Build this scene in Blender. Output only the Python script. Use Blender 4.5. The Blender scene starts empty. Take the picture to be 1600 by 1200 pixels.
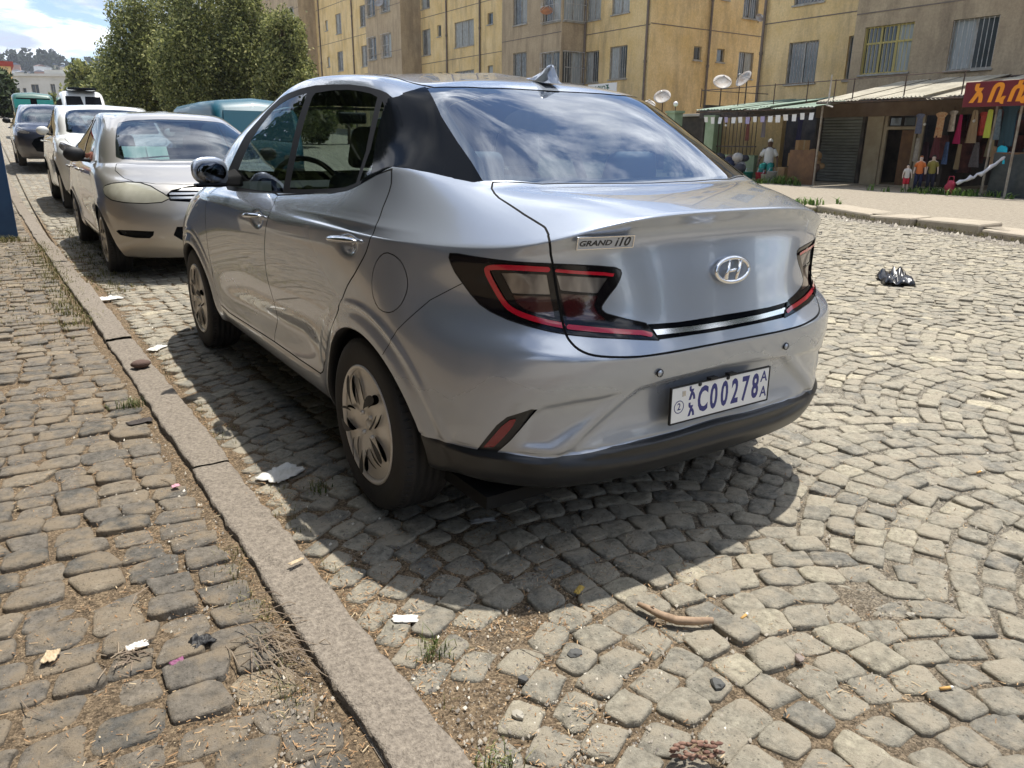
import bpy, math, random
import numpy as np
from mathutils import Vector, Matrix
R = math.radians
sc = bpy.context.scene
col = sc.collection
rng = np.random.default_rng(7)
random.seed(7)

# ------------------------------------------------------------------ camera
CAM = np.array([-1.729, -2.185, 1.179]); AZ, PT, RO, FPX = .589, .310, .010, 1178.5
cd = bpy.data.cameras.new('camera'); cam = bpy.data.objects.new('camera', cd); col.objects.link(cam)
fw = np.array([math.sin(AZ)*math.cos(PT), math.cos(AZ)*math.cos(PT), -math.sin(PT)])
rt = np.array([math.cos(AZ), -math.sin(AZ), 0.]); up = np.cross(rt, fw)
rt2 = math.cos(RO)*rt + math.sin(RO)*up; up2 = -math.sin(RO)*rt + math.cos(RO)*up
cam.matrix_world = Matrix(((rt2[0], up2[0], -fw[0], CAM[0]), (rt2[1], up2[1], -fw[1], CAM[1]), (rt2[2], up2[2], -fw[2], CAM[2]), (0, 0, 0, 1)))
cd.sensor_width = 36; cd.lens = FPX*36/1600; cd.clip_start = .05; cd.clip_end = 4000
sc.camera = cam
def project(P):
    d = np.asarray(P, float)-CAM; w = d@fw; w = np.where(w < .05, .05, w)
    return np.stack([800+FPX*(d@rt2)/w, 600-FPX*(d@up2)/w, d@fw], -1)

# ------------------------------------------------------------------ light
SUN = Vector((.27, .13, 1)).normalized()
sun_el = math.asin(SUN.z); sun_az = math.atan2(SUN.x, SUN.y)
w = bpy.data.worlds.new('World'); sc.world = w; w.use_nodes = True
nt = w.node_tree; nt.nodes.clear()
def N(t, tree=None, **k):
    n = (tree or nt).nodes.new(t)
    for a, b in k.items(): setattr(n, a, b)
    return n
out = N('ShaderNodeOutputWorld'); bg = N('ShaderNodeBackground'); sky = N('ShaderNodeTexSky')
sky.sky_type = 'NISHITA'; sky.sun_disc = False; sky.sun_elevation = sun_el; sky.sun_rotation = sun_az
sky.altitude = 2300; sky.air_density = 1.15; sky.dust_density = .5; sky.ozone_density = 1.8
tc = N('ShaderNodeTexCoord'); sep = N('ShaderNodeSeparateXYZ'); nt.links.new(tc.outputs['Generated'], sep.inputs[0])
mx = N('ShaderNodeMath', operation='MAXIMUM'); nt.links.new(sep.outputs[2], mx.inputs[0]); mx.inputs[1].default_value = .0
ad = N('ShaderNodeMath', operation='ADD'); nt.links.new(mx.outputs[0], ad.inputs[0]); ad.inputs[1].default_value = .22
dv = N('ShaderNodeVectorMath', operation='DIVIDE'); nt.links.new(tc.outputs['Generated'], dv.inputs[0])
cb = N('ShaderNodeCombineXYZ')
for i in range(3): nt.links.new(ad.outputs[0], cb.inputs[i])
nt.links.new(cb.outputs[0], dv.inputs[1])
fl = N('ShaderNodeVectorMath', operation='MULTIPLY'); nt.links.new(dv.outputs[0], fl.inputs[0]); fl.inputs[1].default_value = (1, 1.25, 0)
of = N('ShaderNodeVectorMath', operation='ADD'); nt.links.new(fl.outputs[0], of.inputs[0]); of.inputs[1].default_value = (3.1, 1.7, .4)
n1 = N('ShaderNodeTexNoise'); n1.inputs['Scale'].default_value = 1.9; n1.inputs['Detail'].default_value = 12; n1.inputs['Roughness'].default_value = .60; n1.inputs['Distortion'].default_value = .5
nt.links.new(of.outputs[0], n1.inputs['Vector'])
cr = N('ShaderNodeValToRGB'); cr.color_ramp.elements[0].position = .45; cr.color_ramp.elements[1].position = .58
nt.links.new(n1.outputs[0], cr.inputs[0])
n2 = N('ShaderNodeTexNoise'); n2.inputs['Scale'].default_value = 3.2; n2.inputs['Detail'].default_value = 6
nt.links.new(of.outputs[0], n2.inputs['Vector'])
cc = N('ShaderNodeValToRGB'); cc.color_ramp.elements[0].color = (4.2, 4.75, 6.0, 1); cc.color_ramp.elements[1].color = (15.5, 15.8, 16.3, 1); cc.color_ramp.elements[0].position = .38; cc.color_ramp.elements[1].position = .66
nt.links.new(n2.outputs[0], cc.inputs[0])
mix = N('ShaderNodeMix', data_type='RGBA'); nt.links.new(cr.outputs[0], mix.inputs[0]); nt.links.new(sky.outputs[0], mix.inputs[6]); nt.links.new(cc.outputs[0], mix.inputs[7])
nt.links.new(mix.outputs[2], bg.inputs[0]); bg.inputs[1].default_value = .135
nt.links.new(bg.outputs[0], out.inputs[0])
sl = bpy.data.lights.new('sun', 'SUN'); sl.energy = 5.0; sl.angle = R(.6); sl.color = (1, .955, .88)
so = bpy.data.objects.new('sun', sl); col.objects.link(so); so.rotation_euler = SUN.to_track_quat('Z', 'Y').to_euler(); so.location = (3, 2, 20)
vs = sc.view_settings; vs.view_transform = 'Standard'; vs.look = 'None'; vs.exposure = 0.30; vs.gamma = 1; vs.use_curve_mapping = False
sc.cycles.max_bounces = 8; sc.cycles.transparent_max_bounces = 16; sc.cycles.caustics_reflective = False; sc.cycles.caustics_refractive = False

# ------------------------------------------------------------------ materials
def principled(name):
    m = bpy.data.materials.new(name); m.use_nodes = True
    return m, m.node_tree, m.node_tree.nodes['Principled BSDF']
def mat(name, c, rough=.6, metal=0., c2=None, scale=8., bump=0., bscale=None, coat=0., spec=None, contrast=.5, dark_back=False, emis=None, detail=6, stretch=None, trans=0):
    m, t, b = principled(name)
    b.inputs['Base Color'].default_value = (*c, 1); b.inputs['Roughness'].default_value = rough; b.inputs['Metallic'].default_value = metal
    b.inputs['Coat Weight'].default_value = coat; b.inputs['Coat Roughness'].default_value = .04
    if trans: b.inputs['Transmission Weight'].default_value = trans
    if spec is not None: b.inputs['Specular IOR Level'].default_value = spec
    if emis: b.inputs['Emission Color'].default_value = (*emis, 1); b.inputs['Emission Strength'].default_value = 1
    if c2 or bump:
        co = N('ShaderNodeTexCoord', t); mp = N('ShaderNodeMapping', t); t.links.new(co.outputs['Object'], mp.inputs[0])
        if stretch: mp.inputs['Scale'].default_value = stretch
        oi = N('ShaderNodeObjectInfo', t); t.links.new(oi.outputs['Random'], mp.inputs['Location'])
        nz = N('ShaderNodeTexNoise', t); nz.inputs['Scale'].default_value = scale; nz.inputs['Detail'].default_value = detail; nz.inputs['Roughness'].default_value = .6
        t.links.new(mp.outputs[0], nz.inputs['Vector'])
    if c2:
        rp = N('ShaderNodeValToRGB', t); rp.color_ramp.elements[0].color = (*c, 1); rp.color_ramp.elements[1].color = (*c2, 1)
        rp.color_ramp.elements[0].position = .5-contrast*.3; rp.color_ramp.elements[1].position = .5+contrast*.3
        t.links.new(nz.outputs[0], rp.inputs[0]); t.links.new(rp.outputs[0], b.inputs['Base Color'])
        last = rp.outputs[0]
    if bump:
        nb = N('ShaderNodeTexNoise', t); nb.inputs['Scale'].default_value = bscale or scale*6; nb.inputs['Detail'].default_value = 5
        t.links.new(mp.outputs[0], nb.inputs['Vector'])
        bp = N('ShaderNodeBump', t); bp.inputs['Strength'].default_value = 1; bp.inputs['Distance'].default_value = bump
        t.links.new(nb.outputs[0], bp.inputs['Height']); t.links.new(bp.outputs[0], b.inputs['Normal'])
    if dark_back:
        ge = N('ShaderNodeNewGeometry', t); d = N('ShaderNodeBsdfDiffuse', t); d.inputs[0].default_value = (.03, .03, .03, 1)
        ms = N('ShaderNodeMixShader', t); o = t.nodes['Material Output']
        t.links.new(ge.outputs['Backfacing'], ms.inputs[0]); t.links.new(b.outputs[0], ms.inputs[1]); t.links.new(d.outputs[0], ms.inputs[2]); t.links.new(ms.outputs[0], o.inputs[0])
    return m
def paint(name, c, metal=.55, rough=.32, dirt=.25, flake=True, coat=1.):
    """metallic car paint: flakes, clear coat, dust that gathers low down"""
    m, t, b = principled(name)
    co = N('ShaderNodeTexCoord', t)
    b.inputs['Metallic'].default_value = metal; b.inputs['Roughness'].default_value = rough; b.inputs['Coat Weight'].default_value = coat; b.inputs['Coat Roughness'].default_value = .03
    nz = N('ShaderNodeTexNoise', t); nz.inputs['Scale'].default_value = 3; nz.inputs['Detail'].default_value = 8; t.links.new(co.outputs['Object'], nz.inputs['Vector'])
    sp = N('ShaderNodeSeparateXYZ', t); t.links.new(co.outputs['Object'], sp.inputs[0])
    mr = N('ShaderNodeMapRange', t); mr.inputs[1].default_value = .75; mr.inputs[2].default_value = .2; mr.inputs[3].default_value = .0; mr.inputs[4].default_value = 1; t.links.new(sp.outputs[2], mr.inputs[0])
    mu = N('ShaderNodeMath', t, operation='MULTIPLY'); t.links.new(mr.outputs[0], mu.inputs[0]); t.links.new(nz.outputs[0], mu.inputs[1])
    m2 = N('ShaderNodeMath', t, operation='MULTIPLY'); t.links.new(mu.outputs[0], m2.inputs[0]); m2.inputs[1].default_value = dirt*1.6
    mx = N('ShaderNodeMix', t, data_type='RGBA'); mx.inputs[6].default_value = (*c, 1); mx.inputs[7].default_value = (.23, .19, .145, 1)
    t.links.new(m2.outputs[0], mx.inputs[0]); t.links.new(mx.outputs[2], b.inputs['Base Color'])
    r2 = N('ShaderNodeMapRange', t); r2.inputs[3].default_value = rough; r2.inputs[4].default_value = .7; t.links.new(m2.outputs[0], r2.inputs[0]); t.links.new(r2.outputs[0], b.inputs['Roughness'])
    c3 = N('ShaderNodeMapRange', t); c3.inputs[3].default_value = coat; c3.inputs[4].default_value = coat*.7; t.links.new(m2.outputs[0], c3.inputs[0]); t.links.new(c3.outputs[0], b.inputs['Coat Weight'])
    if flake:
        vo = N('ShaderNodeTexVoronoi', t); vo.inputs['Scale'].default_value = 900; t.links.new(co.outputs['Object'], vo.inputs['Vector'])
        bp = N('ShaderNodeBump', t); bp.inputs['Strength'].default_value = .05; bp.inputs['Distance'].default_value = .001; t.links.new(vo.outputs['Color'], bp.inputs['Height']); t.links.new(bp.outputs[0], b.inputs['Normal'])
        ge = N('ShaderNodeNewGeometry', t)
    ge = N('ShaderNodeNewGeometry', t); d = N('ShaderNodeBsdfDiffuse', t); d.inputs[0].default_value = (.03, .03, .03, 1)
    ms = N('ShaderNodeMixShader', t); o = t.nodes['Material Output']
    t.links.new(ge.outputs['Backfacing'], ms.inputs[0]); t.links.new(b.outputs[0], ms.inputs[1]); t.links.new(d.outputs[0], ms.inputs[2]); t.links.new(ms.outputs[0], o.inputs[0])
    return m
def glass(name, tint=(.35, .42, .42), boost=0.04, rough=0.0, fres=1.2):
    m, t, b = principled(name); t.nodes.remove(b); o = t.nodes['Material Output']
    tr = N('ShaderNodeBsdfTransparent', t); tr.inputs[0].default_value = (*tint, 1)
    gl = N('ShaderNodeBsdfGlossy', t); gl.inputs['Roughness'].default_value = rough; gl.inputs[0].default_value = (.93, .96, 1, 1)
    fr = N('ShaderNodeFresnel', t); fr.inputs[0].default_value = 1.5
    # both faces of the pane reflect
    a = N('ShaderNodeMath', t, operation='MULTIPLY_ADD'); t.links.new(fr.outputs[0], a.inputs[0]); a.inputs[1].default_value = fres; a.inputs[2].default_value = boost; a.use_clamp = True
    ge = N('ShaderNodeNewGeometry', t); iv = N('ShaderNodeMath', t, operation='SUBTRACT'); iv.inputs[0].default_value = 1; t.links.new(ge.outputs['Backfacing'], iv.inputs[1])
    a2 = N('ShaderNodeMath', t, operation='MULTIPLY'); t.links.new(a.outputs[0], a2.inputs[0]); t.links.new(iv.outputs[0], a2.inputs[1])
    a3 = N('ShaderNodeMath', t, operation='MAXIMUM'); t.links.new(a2.outputs[0], a3.inputs[0]); a3.inputs[1].default_value = .04
    ms = N('ShaderNodeMixShader', t); t.links.new(a3.outputs[0], ms.inputs[0]); t.links.new(tr.outputs[0], ms.inputs[1]); t.links.new(gl.outputs[0], ms.inputs[2]); t.links.new(ms.outputs[0], o.inputs[0])
    return m
M = dict(
 paint=paint('silver_blue_paint', (.42, .463, .53), .5, .22, .36),
 gloss=mat('gloss_black', (.004, .005, .007), .10, spec=.06, dark_back=True), gap=mat('gap_black', (.004, .004, .004), .9),
 plastic=mat('grey_black_plastic', (.012, .0135, .016), .34, c2=(.020, .021, .023), scale=5, dark_back=True),
 rubber=mat('tyre_rubber', (.016, .016, .017), .78, c2=(.034, .031, .028), scale=9, bump=.001, contrast=1.2),
 trim=mat('interior_dark', (.03, .03, .032), .8), seat=mat('seat_grey', (.10, .10, .105), .9, bump=.002, scale=40), cover=mat('white_cloth_cover', (.62, .62, .60), .9),
 chrome=mat('chrome', (.86, .86, .86), .14, 1.), steel=mat('brushed_steel', (.5, .5, .5), .35, 1.),
 hub=mat('silver_wheel_cover', (.80, .78, .74), .36, .25, c2=(.55, .50, .43), scale=7, contrast=1.6, coat=.3),
 red=mat('red_lens', (.50, .010, .028), .10, coat=1.), reflector=mat('dark_red_reflector', (.20, .004, .012), .2, coat=.6), darkred=mat('dark_red_lens', (.045, .006, .009), .1, coat=1.), clear=mat('clear_lens', (.30, .285, .27), .12, .5, c2=(.09, .08, .08), scale=11, contrast=.7, coat=.6, stretch=(2.5, .6, .8), detail=2),
 lampblack=mat('lamp_black', (.007, .006, .008), .08, coat=.15, spec=.35), rearglass=glass('rear_glass', (.30, .37, .41), .20, fres=1.3), glass=glass('side_glass', (.36, .42, .39), .0, fres=.75), frontglass=glass('windscreen', (.55, .62, .62), .08),
 white=mat('white_sheet', (.78, .78, .76), .35), blue=mat('plate_blue', (.025, .03, .17), .4), black=mat('black_matt', (.012, .012, .013), .6),
 badge=mat('badge_silver', (.55, .55, .55), .25, .9),
)

# ------------------------------------------------------------------ mesh helpers
def link(o, parent=None, label=None, cat=None, group=None, kind=None):
    col.objects.link(o)
    if parent: o.parent = parent
    tag(o, label, cat, group, kind)
    return o
def tag(o, label=None, cat=None, group=None, kind=None):
    for k, v in (('label', label), ('category', cat), ('group', group), ('kind', kind)):
        if v: o[k] = v
    return o
def empty(name, loc=(0, 0, 0), rz=0, **k):
    o = bpy.data.objects.new(name, None); o.empty_display_size = .1; o.location = loc; o.rotation_euler = (0, 0, rz)
    return link(o, **k)
def mesh(name, V, F, m, parent=None, smooth=False, normals=None, attr=None, loc=None, **k):
    me = bpy.data.meshes.new(name)
    if isinstance(F, np.ndarray):
        V = np.asarray(V, np.float32); nf, n = F.shape
        me.vertices.add(len(V)); me.vertices.foreach_set('co', V.ravel())
        me.loops.add(nf*n); me.loops.foreach_set('vertex_index', F.astype(np.int32).ravel())
        me.polygons.add(nf); me.polygons.foreach_set('loop_start', np.arange(0, nf*n, n, dtype=np.int32)); me.polygons.foreach_set('loop_total', np.full(nf, n, np.int32))
        me.update(calc_edges=True); me.validate()
    else:
        me.from_pydata([tuple(map(float, v)) for v in V], [], F); me.update()
    if attr is not None:
        a = me.attributes.new('tone', 'FLOAT', 'POINT'); a.data.foreach_set('value', np.asarray(attr, np.float32))
    if smooth:
        me.polygons.foreach_set('use_smooth', np.ones(len(me.polygons), bool))
    if normals is not None: me.normals_split_custom_set_from_vertices(normals)
    if m is not None: me.materials.append(m)
    o = bpy.data.objects.new(name, me)
    if loc is not None: o.location = loc
    return link(o, parent, **k)
def bevel(o, wd=.01, seg=2, ang=30):
    b = o.modifiers.new('bevel', 'BEVEL'); b.width = wd; b.segments = seg; b.limit_method = 'ANGLE'; b.angle_limit = R(ang)
    return o
class MB:
    def __init__(s): s.V = []; s.F = []
    def add(s, V, F):
        n = len(s.V); s.V += [tuple(map(float, v)) for v in V]; s.F += [tuple(i+n for i in f) for f in F]; return s
    def box(s, x0, x1, y0, y1, z0, z1):
        return s.add([(x0, y0, z0), (x1, y0, z0), (x1, y1, z0), (x0, y1, z0), (x0, y0, z1), (x1, y0, z1), (x1, y1, z1), (x0, y1, z1)],
                     [(3, 2, 1, 0), (4, 5, 6, 7), (0, 1, 5, 4), (1, 2, 6, 5), (2, 3, 7, 6), (3, 0, 4, 7)])
    def hexa(s, P): # 8 points bottom ring then top ring
        return s.add(P, [(3, 2, 1, 0), (4, 5, 6, 7), (0, 1, 5, 4), (1, 2, 6, 5), (2, 3, 7, 6), (3, 0, 4, 7)])
    def tube(s, path, r, n=8, cap=True, closed=False, flat=1.):
        path = [Vector(p) for p in path]; k = len(path); rs = r if hasattr(r, '__len__') else [r]*k
        V = []; pn = None
        for i, p in enumerate(path):
            a = path[(i-1) % k if closed else max(i-1, 0)]; b = path[(i+1) % k if closed else min(i+1, k-1)]
            d = (b-a).normalized()
            if pn is None: pn = d.orthogonal().normalized() if abs(d.z) > .9 else d.cross(Vector((0, 0, 1))).normalized()
            pn = (pn-d*pn.dot(d)).normalized(); q = d.cross(pn)
            for j in range(n):
                t = 2*math.pi*j/n; V.append(p+pn*math.cos(t)*rs[i]+q*math.sin(t)*rs[i]*flat)
        F = []
        for i in range(k if closed else k-1):
            for j in range(n): a = i*n; b = ((i+1) % k)*n; F.append((a+j, a+(j+1) % n, b+(j+1) % n, b+j))
        if cap and not closed: F.append(tuple(range(n))[::-1]); F.append(tuple((k-1)*n+j for j in range(n)))
        return s.add(V, F)
    def lathe(s, prof, c=(0, 0, 0), axis='z', n=24, closed=False): # prof: (r, h)
        V = []
        for r, h in prof:
            for j in range(n):
                t = 2*math.pi*j/n; a, b = r*math.cos(t), r*math.sin(t)
                V.append({'z': (c[0]+a, c[1]+b, c[2]+h), 'x': (c[0]+h, c[1]+a, c[2]+b), 'y': (c[0]+b, c[1]+h, c[2]+a)}[axis])
        F = []; k = len(prof)
        for i in range(k if closed else k-1):
            for j in range(n): a = i*n; b = ((i+1) % k)*n; F.append((a+j, a+(j+1) % n, b+(j+1) % n, b+j))
        return s.add(V, F)
    def prism(s, poly, h0, h1, f): # poly 2D, f(u,v,h)->xyz
        n = len(poly); V = [f(u, v, h0) for u, v in poly]+[f(u, v, h1) for u, v in poly]
        F = [tuple(range(n))[::-1], tuple(range(n, 2*n))]+[(i, (i+1) % n, n+(i+1) % n, n+i) for i in range(n)]
        return s.add(V, F)
    def ball(s, c, r, n=10, m=6):
        r = r if hasattr(r, '__len__') else (r, r, r)
        V = [(c[0]+r[0]*math.sin(math.pi*i/m)*math.cos(2*math.pi*j/n), c[1]+r[1]*math.sin(math.pi*i/m)*math.sin(2*math.pi*j/n), c[2]+r[2]*math.cos(math.pi*i/m)) for i in range(m+1) for j in range(n)]
        F = [(i*n+j, (i+1)*n+j, (i+1)*n+(j+1) % n, i*n+(j+1) % n) for i in range(m) for j in range(n)]
        return s.add(V, F)
    def make(s, name, m, parent=None, smooth=False, **k): return mesh(name, s.V, s.F, m, parent, smooth, **k)
def text(name, body, size, m, parent, mw, ext=.0015, shear=0, offset=0, sx=1.):
    """lettering turned into mesh; mw maps text plane (x right, y up, z out) into the parent's space"""
    cu = bpy.data.curves.new(name, 'FONT'); cu.body = body; cu.size = size; cu.extrude = ext; cu.shear = shear; cu.offset = offset
    cu.align_x = 'CENTER'; cu.align_y = 'CENTER'; cu.resolution_u = 3
    o = bpy.data.objects.new(name, cu); col.objects.link(o); bpy.context.view_layer.update()
    me = bpy.data.meshes.new_from_object(o.evaluated_get(bpy.context.evaluated_depsgraph_get())); bpy.data.objects.remove(o)
    me.transform(mw @ Matrix.Diagonal((sx, 1, 1, 1))); me.materials.clear(); me.materials.append(m)
    return link(bpy.data.objects.new(name, me), parent)
def frame(o, x, z):
    """4x4 from origin, x dir, outward normal"""
    x = Vector(x).normalized(); z = Vector(z).normalized(); y = z.cross(x).normalized(); x = y.cross(z)
    return Matrix(((x.x, y.x, z.x, o[0]), (x.y, y.y, z.y, o[1]), (x.z, y.z, z.z, o[2]), (0, 0, 0, 1)))

# ------------------------------------------------------------------ surface cutting
def smoothline(P, closed=False, k=4):
    P = np.asarray(P, float); n = len(P); out = []
    for i in range(n if closed else n-1):
        p0 = P[(i-1) % n] if closed else P[max(i-1, 0)]; p1 = P[i]; p2 = P[(i+1) % n]; p3 = P[(i+2) % n] if closed else P[min(i+2, n-1)]
        for j in range(k):
            t = j/k; out.append(.5*((2*p1)+(-p0+p2)*t+(2*p0-5*p1+4*p2-p3)*t*t+(-p0+3*p1-3*p2+p3)*t**3))
    if not closed: out.append(P[-1])
    return np.array(out)
def sdpoly(poly, Q, margin=.06):
    """signed distance (negative inside) to a polygon; far points get +margin"""
    poly = np.asarray(poly, float); s = np.full(len(Q), margin)
    lo = poly.min(0)-margin; hi = poly.max(0)+margin
    k = np.nonzero(((Q > lo) & (Q < hi)).all(1))[0]
    if not len(k): return s
    q = Q[k]; a = poly; b = np.roll(poly, -1, 0); best = np.full(len(k), 1e9); ins = np.zeros(len(k), bool)
    for (ax, ay), (bx, by) in zip(a, b):
        ex, ey = bx-ax, by-ay; L = ex*ex+ey*ey
        if L < 1e-14: continue
        wx, wy = q[:, 0]-ax, q[:, 1]-ay; t = np.clip((wx*ex+wy*ey)/L, 0, 1)
        best = np.minimum(best, (wx-ex*t)**2+(wy-ey*t)**2)
        c = (ay > q[:, 1]) != (by > q[:, 1])
        if ey != 0: ins ^= c & (q[:, 0] < ex*(q[:, 1]-ay)/ey+ax)
    d = np.sqrt(best); s[k] = np.where(ins, -d, d)
    return s
def sdline(P, Q, margin=.06):
    """unsigned distance to a polyline"""
    P = np.asarray(P, float); s = np.full(len(Q), margin); lo = P.min(0)-margin; hi = P.max(0)+margin
    k = np.nonzero(((Q > lo) & (Q < hi)).all(1))[0]
    if not len(k): return s
    q = Q[k]; best = np.full(len(k), margin**2)
    for a, b in zip(P[:-1], P[1:]):
        e = b-a; L = (e*e).sum()
        if L < 1e-14: continue
        w_ = q-a; t = np.clip(w_@e/L, 0, 1); best = np.minimum(best, ((w_-t[:, None]*e)**2).sum(1))
    s[k] = np.sqrt(best); return s
class Surf:
    def __init__(s, V, F, Nn): s.V, s.F, s.N = V, F, Nn
    def cut(s, fn):
        v = fn(s.V); v = np.where(np.abs(v) < 2e-5, 2e-5, v); sg = v > 0
        c = sg[s.F].sum(1); mix_ = (c == 1) | (c == 2)
        if not mix_.any(): return
        Fm = s.F[mix_]; cm = c[mix_]; S = sg[Fm]; odd = np.where((cm == 1)[:, None], S, ~S); k = odd.argmax(1); r = np.arange(len(Fm))
        a, b, d = Fm[r, k], Fm[r, (k+1) % 3], Fm[r, (k+2) % 3]
        E = np.concatenate([np.stack([a, b], 1), np.stack([a, d], 1)]); E = np.sort(E, 1)
        U, inv = np.unique(E, axis=0, return_inverse=True); inv = inv.ravel()
        lo, hi = s.V[U[:, 0]], s.V[U[:, 1]]; t0 = np.zeros(len(U)); t1 = np.ones(len(U)); s0 = v[U[:, 0]] > 0
        for _ in range(11):
            t = (t0+t1)/2; sm = fn(lo+(hi-lo)*t[:, None]) > 0; same = sm == s0
            t0 = np.where(same, t, t0); t1 = np.where(same, t1, t)
        t = ((t0+t1)/2)[:, None]; n0 = len(s.V)
        nv = lo+(hi-lo)*t; nn = s.N[U[:, 0]]*(1-t)+s.N[U[:, 1]]*t; nn /= np.linalg.norm(nn, axis=1)[:, None]+1e-9
        s.V = np.concatenate([s.V, nv]); s.N = np.concatenate([s.N, nn])
        ab = n0+inv[:len(a)]; ad = n0+inv[len(a):]
        s.F = np.concatenate([s.F[~mix_], np.stack([a, ab, ad], 1), np.stack([ab, b, d], 1), np.stack([ab, d, ad], 1)])
    def cen(s): return s.V[s.F].mean(1)
    def part(s, sel, name, m, parent, push=0, fn=None, **k):
        F = s.F[sel]
        if not len(F): return None
        u, inv = np.unique(F, return_inverse=True); V = s.V[u].copy(); Nn = s.N[u]
        if fn is not None: V = V-Nn*fn(V)[:, None]
        if push: V = V-Nn*push
        return mesh(name, V, inv.reshape(-1, 3), m, parent, True, normals=Nn.astype(np.float32), **k)
def cage_surface(G, crease, lv):
    """closed shell from a half cage of rows (bottom to top) by columns (rear centre to front centre), mirrored and subdivided"""
    nr, nc = G.shape[:2]; L = G.copy(); L[:, :, 0] *= -1; full = np.concatenate([L, G[:, ::-1][:, 1:-1]], 1); K = full.shape[1]
    V = []; idx = np.zeros((nr, K), int)
    for i in range(nr):
        for j in range(K):
            if i == nr-1 and j > nc-1: idx[i, j] = idx[i, K-j]; continue
            idx[i, j] = len(V); V.append(tuple(full[i, j]))
    F = [(idx[i, j], idx[i+1, j], idx[i+1, (j+1) % K], idx[i, (j+1) % K]) for i in range(nr-1) for j in range(K)]
    m = bpy.data.meshes.new('shell'); m.from_pydata(V, [], F); m.update()
    ca = m.attributes.new('crease_edge', 'FLOAT', 'EDGE'); em = {tuple(sorted(e.vertices)): e.index for e in m.edges}
    for r, wt in crease.items():
        for j in range(K):
            v = wt[j if j < nc-1 else K-1-j]
            if v > 0: ca.data[em[tuple(sorted((idx[r, j], idx[r, (j+1) % K])))]].value = v
    o = bpy.data.objects.new('shell', m); col.objects.link(o)
    s = o.modifiers.new('s', 'SUBSURF'); s.levels = lv; s.render_levels = lv; s.boundary_smooth = 'ALL'
    me = bpy.data.meshes.new_from_object(o.evaluated_get(bpy.context.evaluated_depsgraph_get())); bpy.data.objects.remove(o)
    n = len(me.vertices); V = np.zeros(n*3); me.vertices.foreach_get('co', V); V = V.reshape(-1, 3)
    q = np.zeros(len(me.loops), np.int32); me.loops.foreach_get('vertex_index', q); q = q.reshape(-1, 4)
    F = np.concatenate([q[:, [0, 1, 2]], q[:, [0, 2, 3]]])
    # drop faces folded flat onto the centre seam
    A = np.linalg.norm(np.cross(V[F[:, 1]]-V[F[:, 0]], V[F[:, 2]]-V[F[:, 0]]), axis=1); F = F[A > 1e-10]
    return V, F
def vnormals(V, F):
    fn = np.cross(V[F[:, 1]]-V[F[:, 0]], V[F[:, 2]]-V[F[:, 0]]); Nn = np.zeros_like(V)
    for i in range(3): np.add.at(Nn, F[:, i], fn)
    Nn /= np.linalg.norm(Nn, axis=1)[:, None]+1e-12
    return Nn
def sstep(x): x = np.clip(x, 0, 1); return x*x*(3-2*x)

# ------------------------------------------------------------------ ground
def gz(x, y):
    """height of the street: level near the camera, climbing gently beyond the second parked car"""
    t = np.maximum(0, np.asarray(y, float)-9); return np.where(t < 8, t*t*.0028, .1792+(t-8)*.0448)*np.where(t < 120, 1, 1)
def noise2(x, y, s=1., seed=0):
    """cheap smooth value noise"""
    x = np.asarray(x, float)*s+seed*17.3; y = np.asarray(y, float)*s-seed*9.1
    def h(i, j): v = np.sin(i*127.1+j*311.7+seed*3.7)*43758.5453; return v-np.floor(v)
    i, j = np.floor(x), np.floor(y); fx, fy = x-i, y-j; fx = fx*fx*(3-2*fx); fy = fy*fy*(3-2*fy)
    return (h(i, j)*(1-fx)+h(i+1, j)*fx)*(1-fy)+(h(i, j+1)*(1-fx)+h(i+1, j+1)*fx)*fy
def kerbL(y): return -1.300-.0155*np.clip(y, -3, 60)
def kerbR(y): return -1.150-.0150*np.clip(y, -3, 60)
def fark(y): y = np.asarray(y, float); return np.where(y < 12, 9.04+(y-2.29)*.38, 12.73+(y-12)*.12)
def grid(name, xs, ys, zf, m, **k):
    X, Y = np.meshgrid(xs, ys, indexing='ij'); Z = zf(X, Y); V = np.stack([X, Y, Z], -1).reshape(-1, 3); a, b = X.shape
    i, j = np.meshgrid(np.arange(a-1), np.arange(b-1), indexing='ij'); q = (i*b+j).ravel()
    return mesh(name, V, np.stack([q, q+b, q+b+1, q+1], 1), m, None, True, **k)
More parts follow.
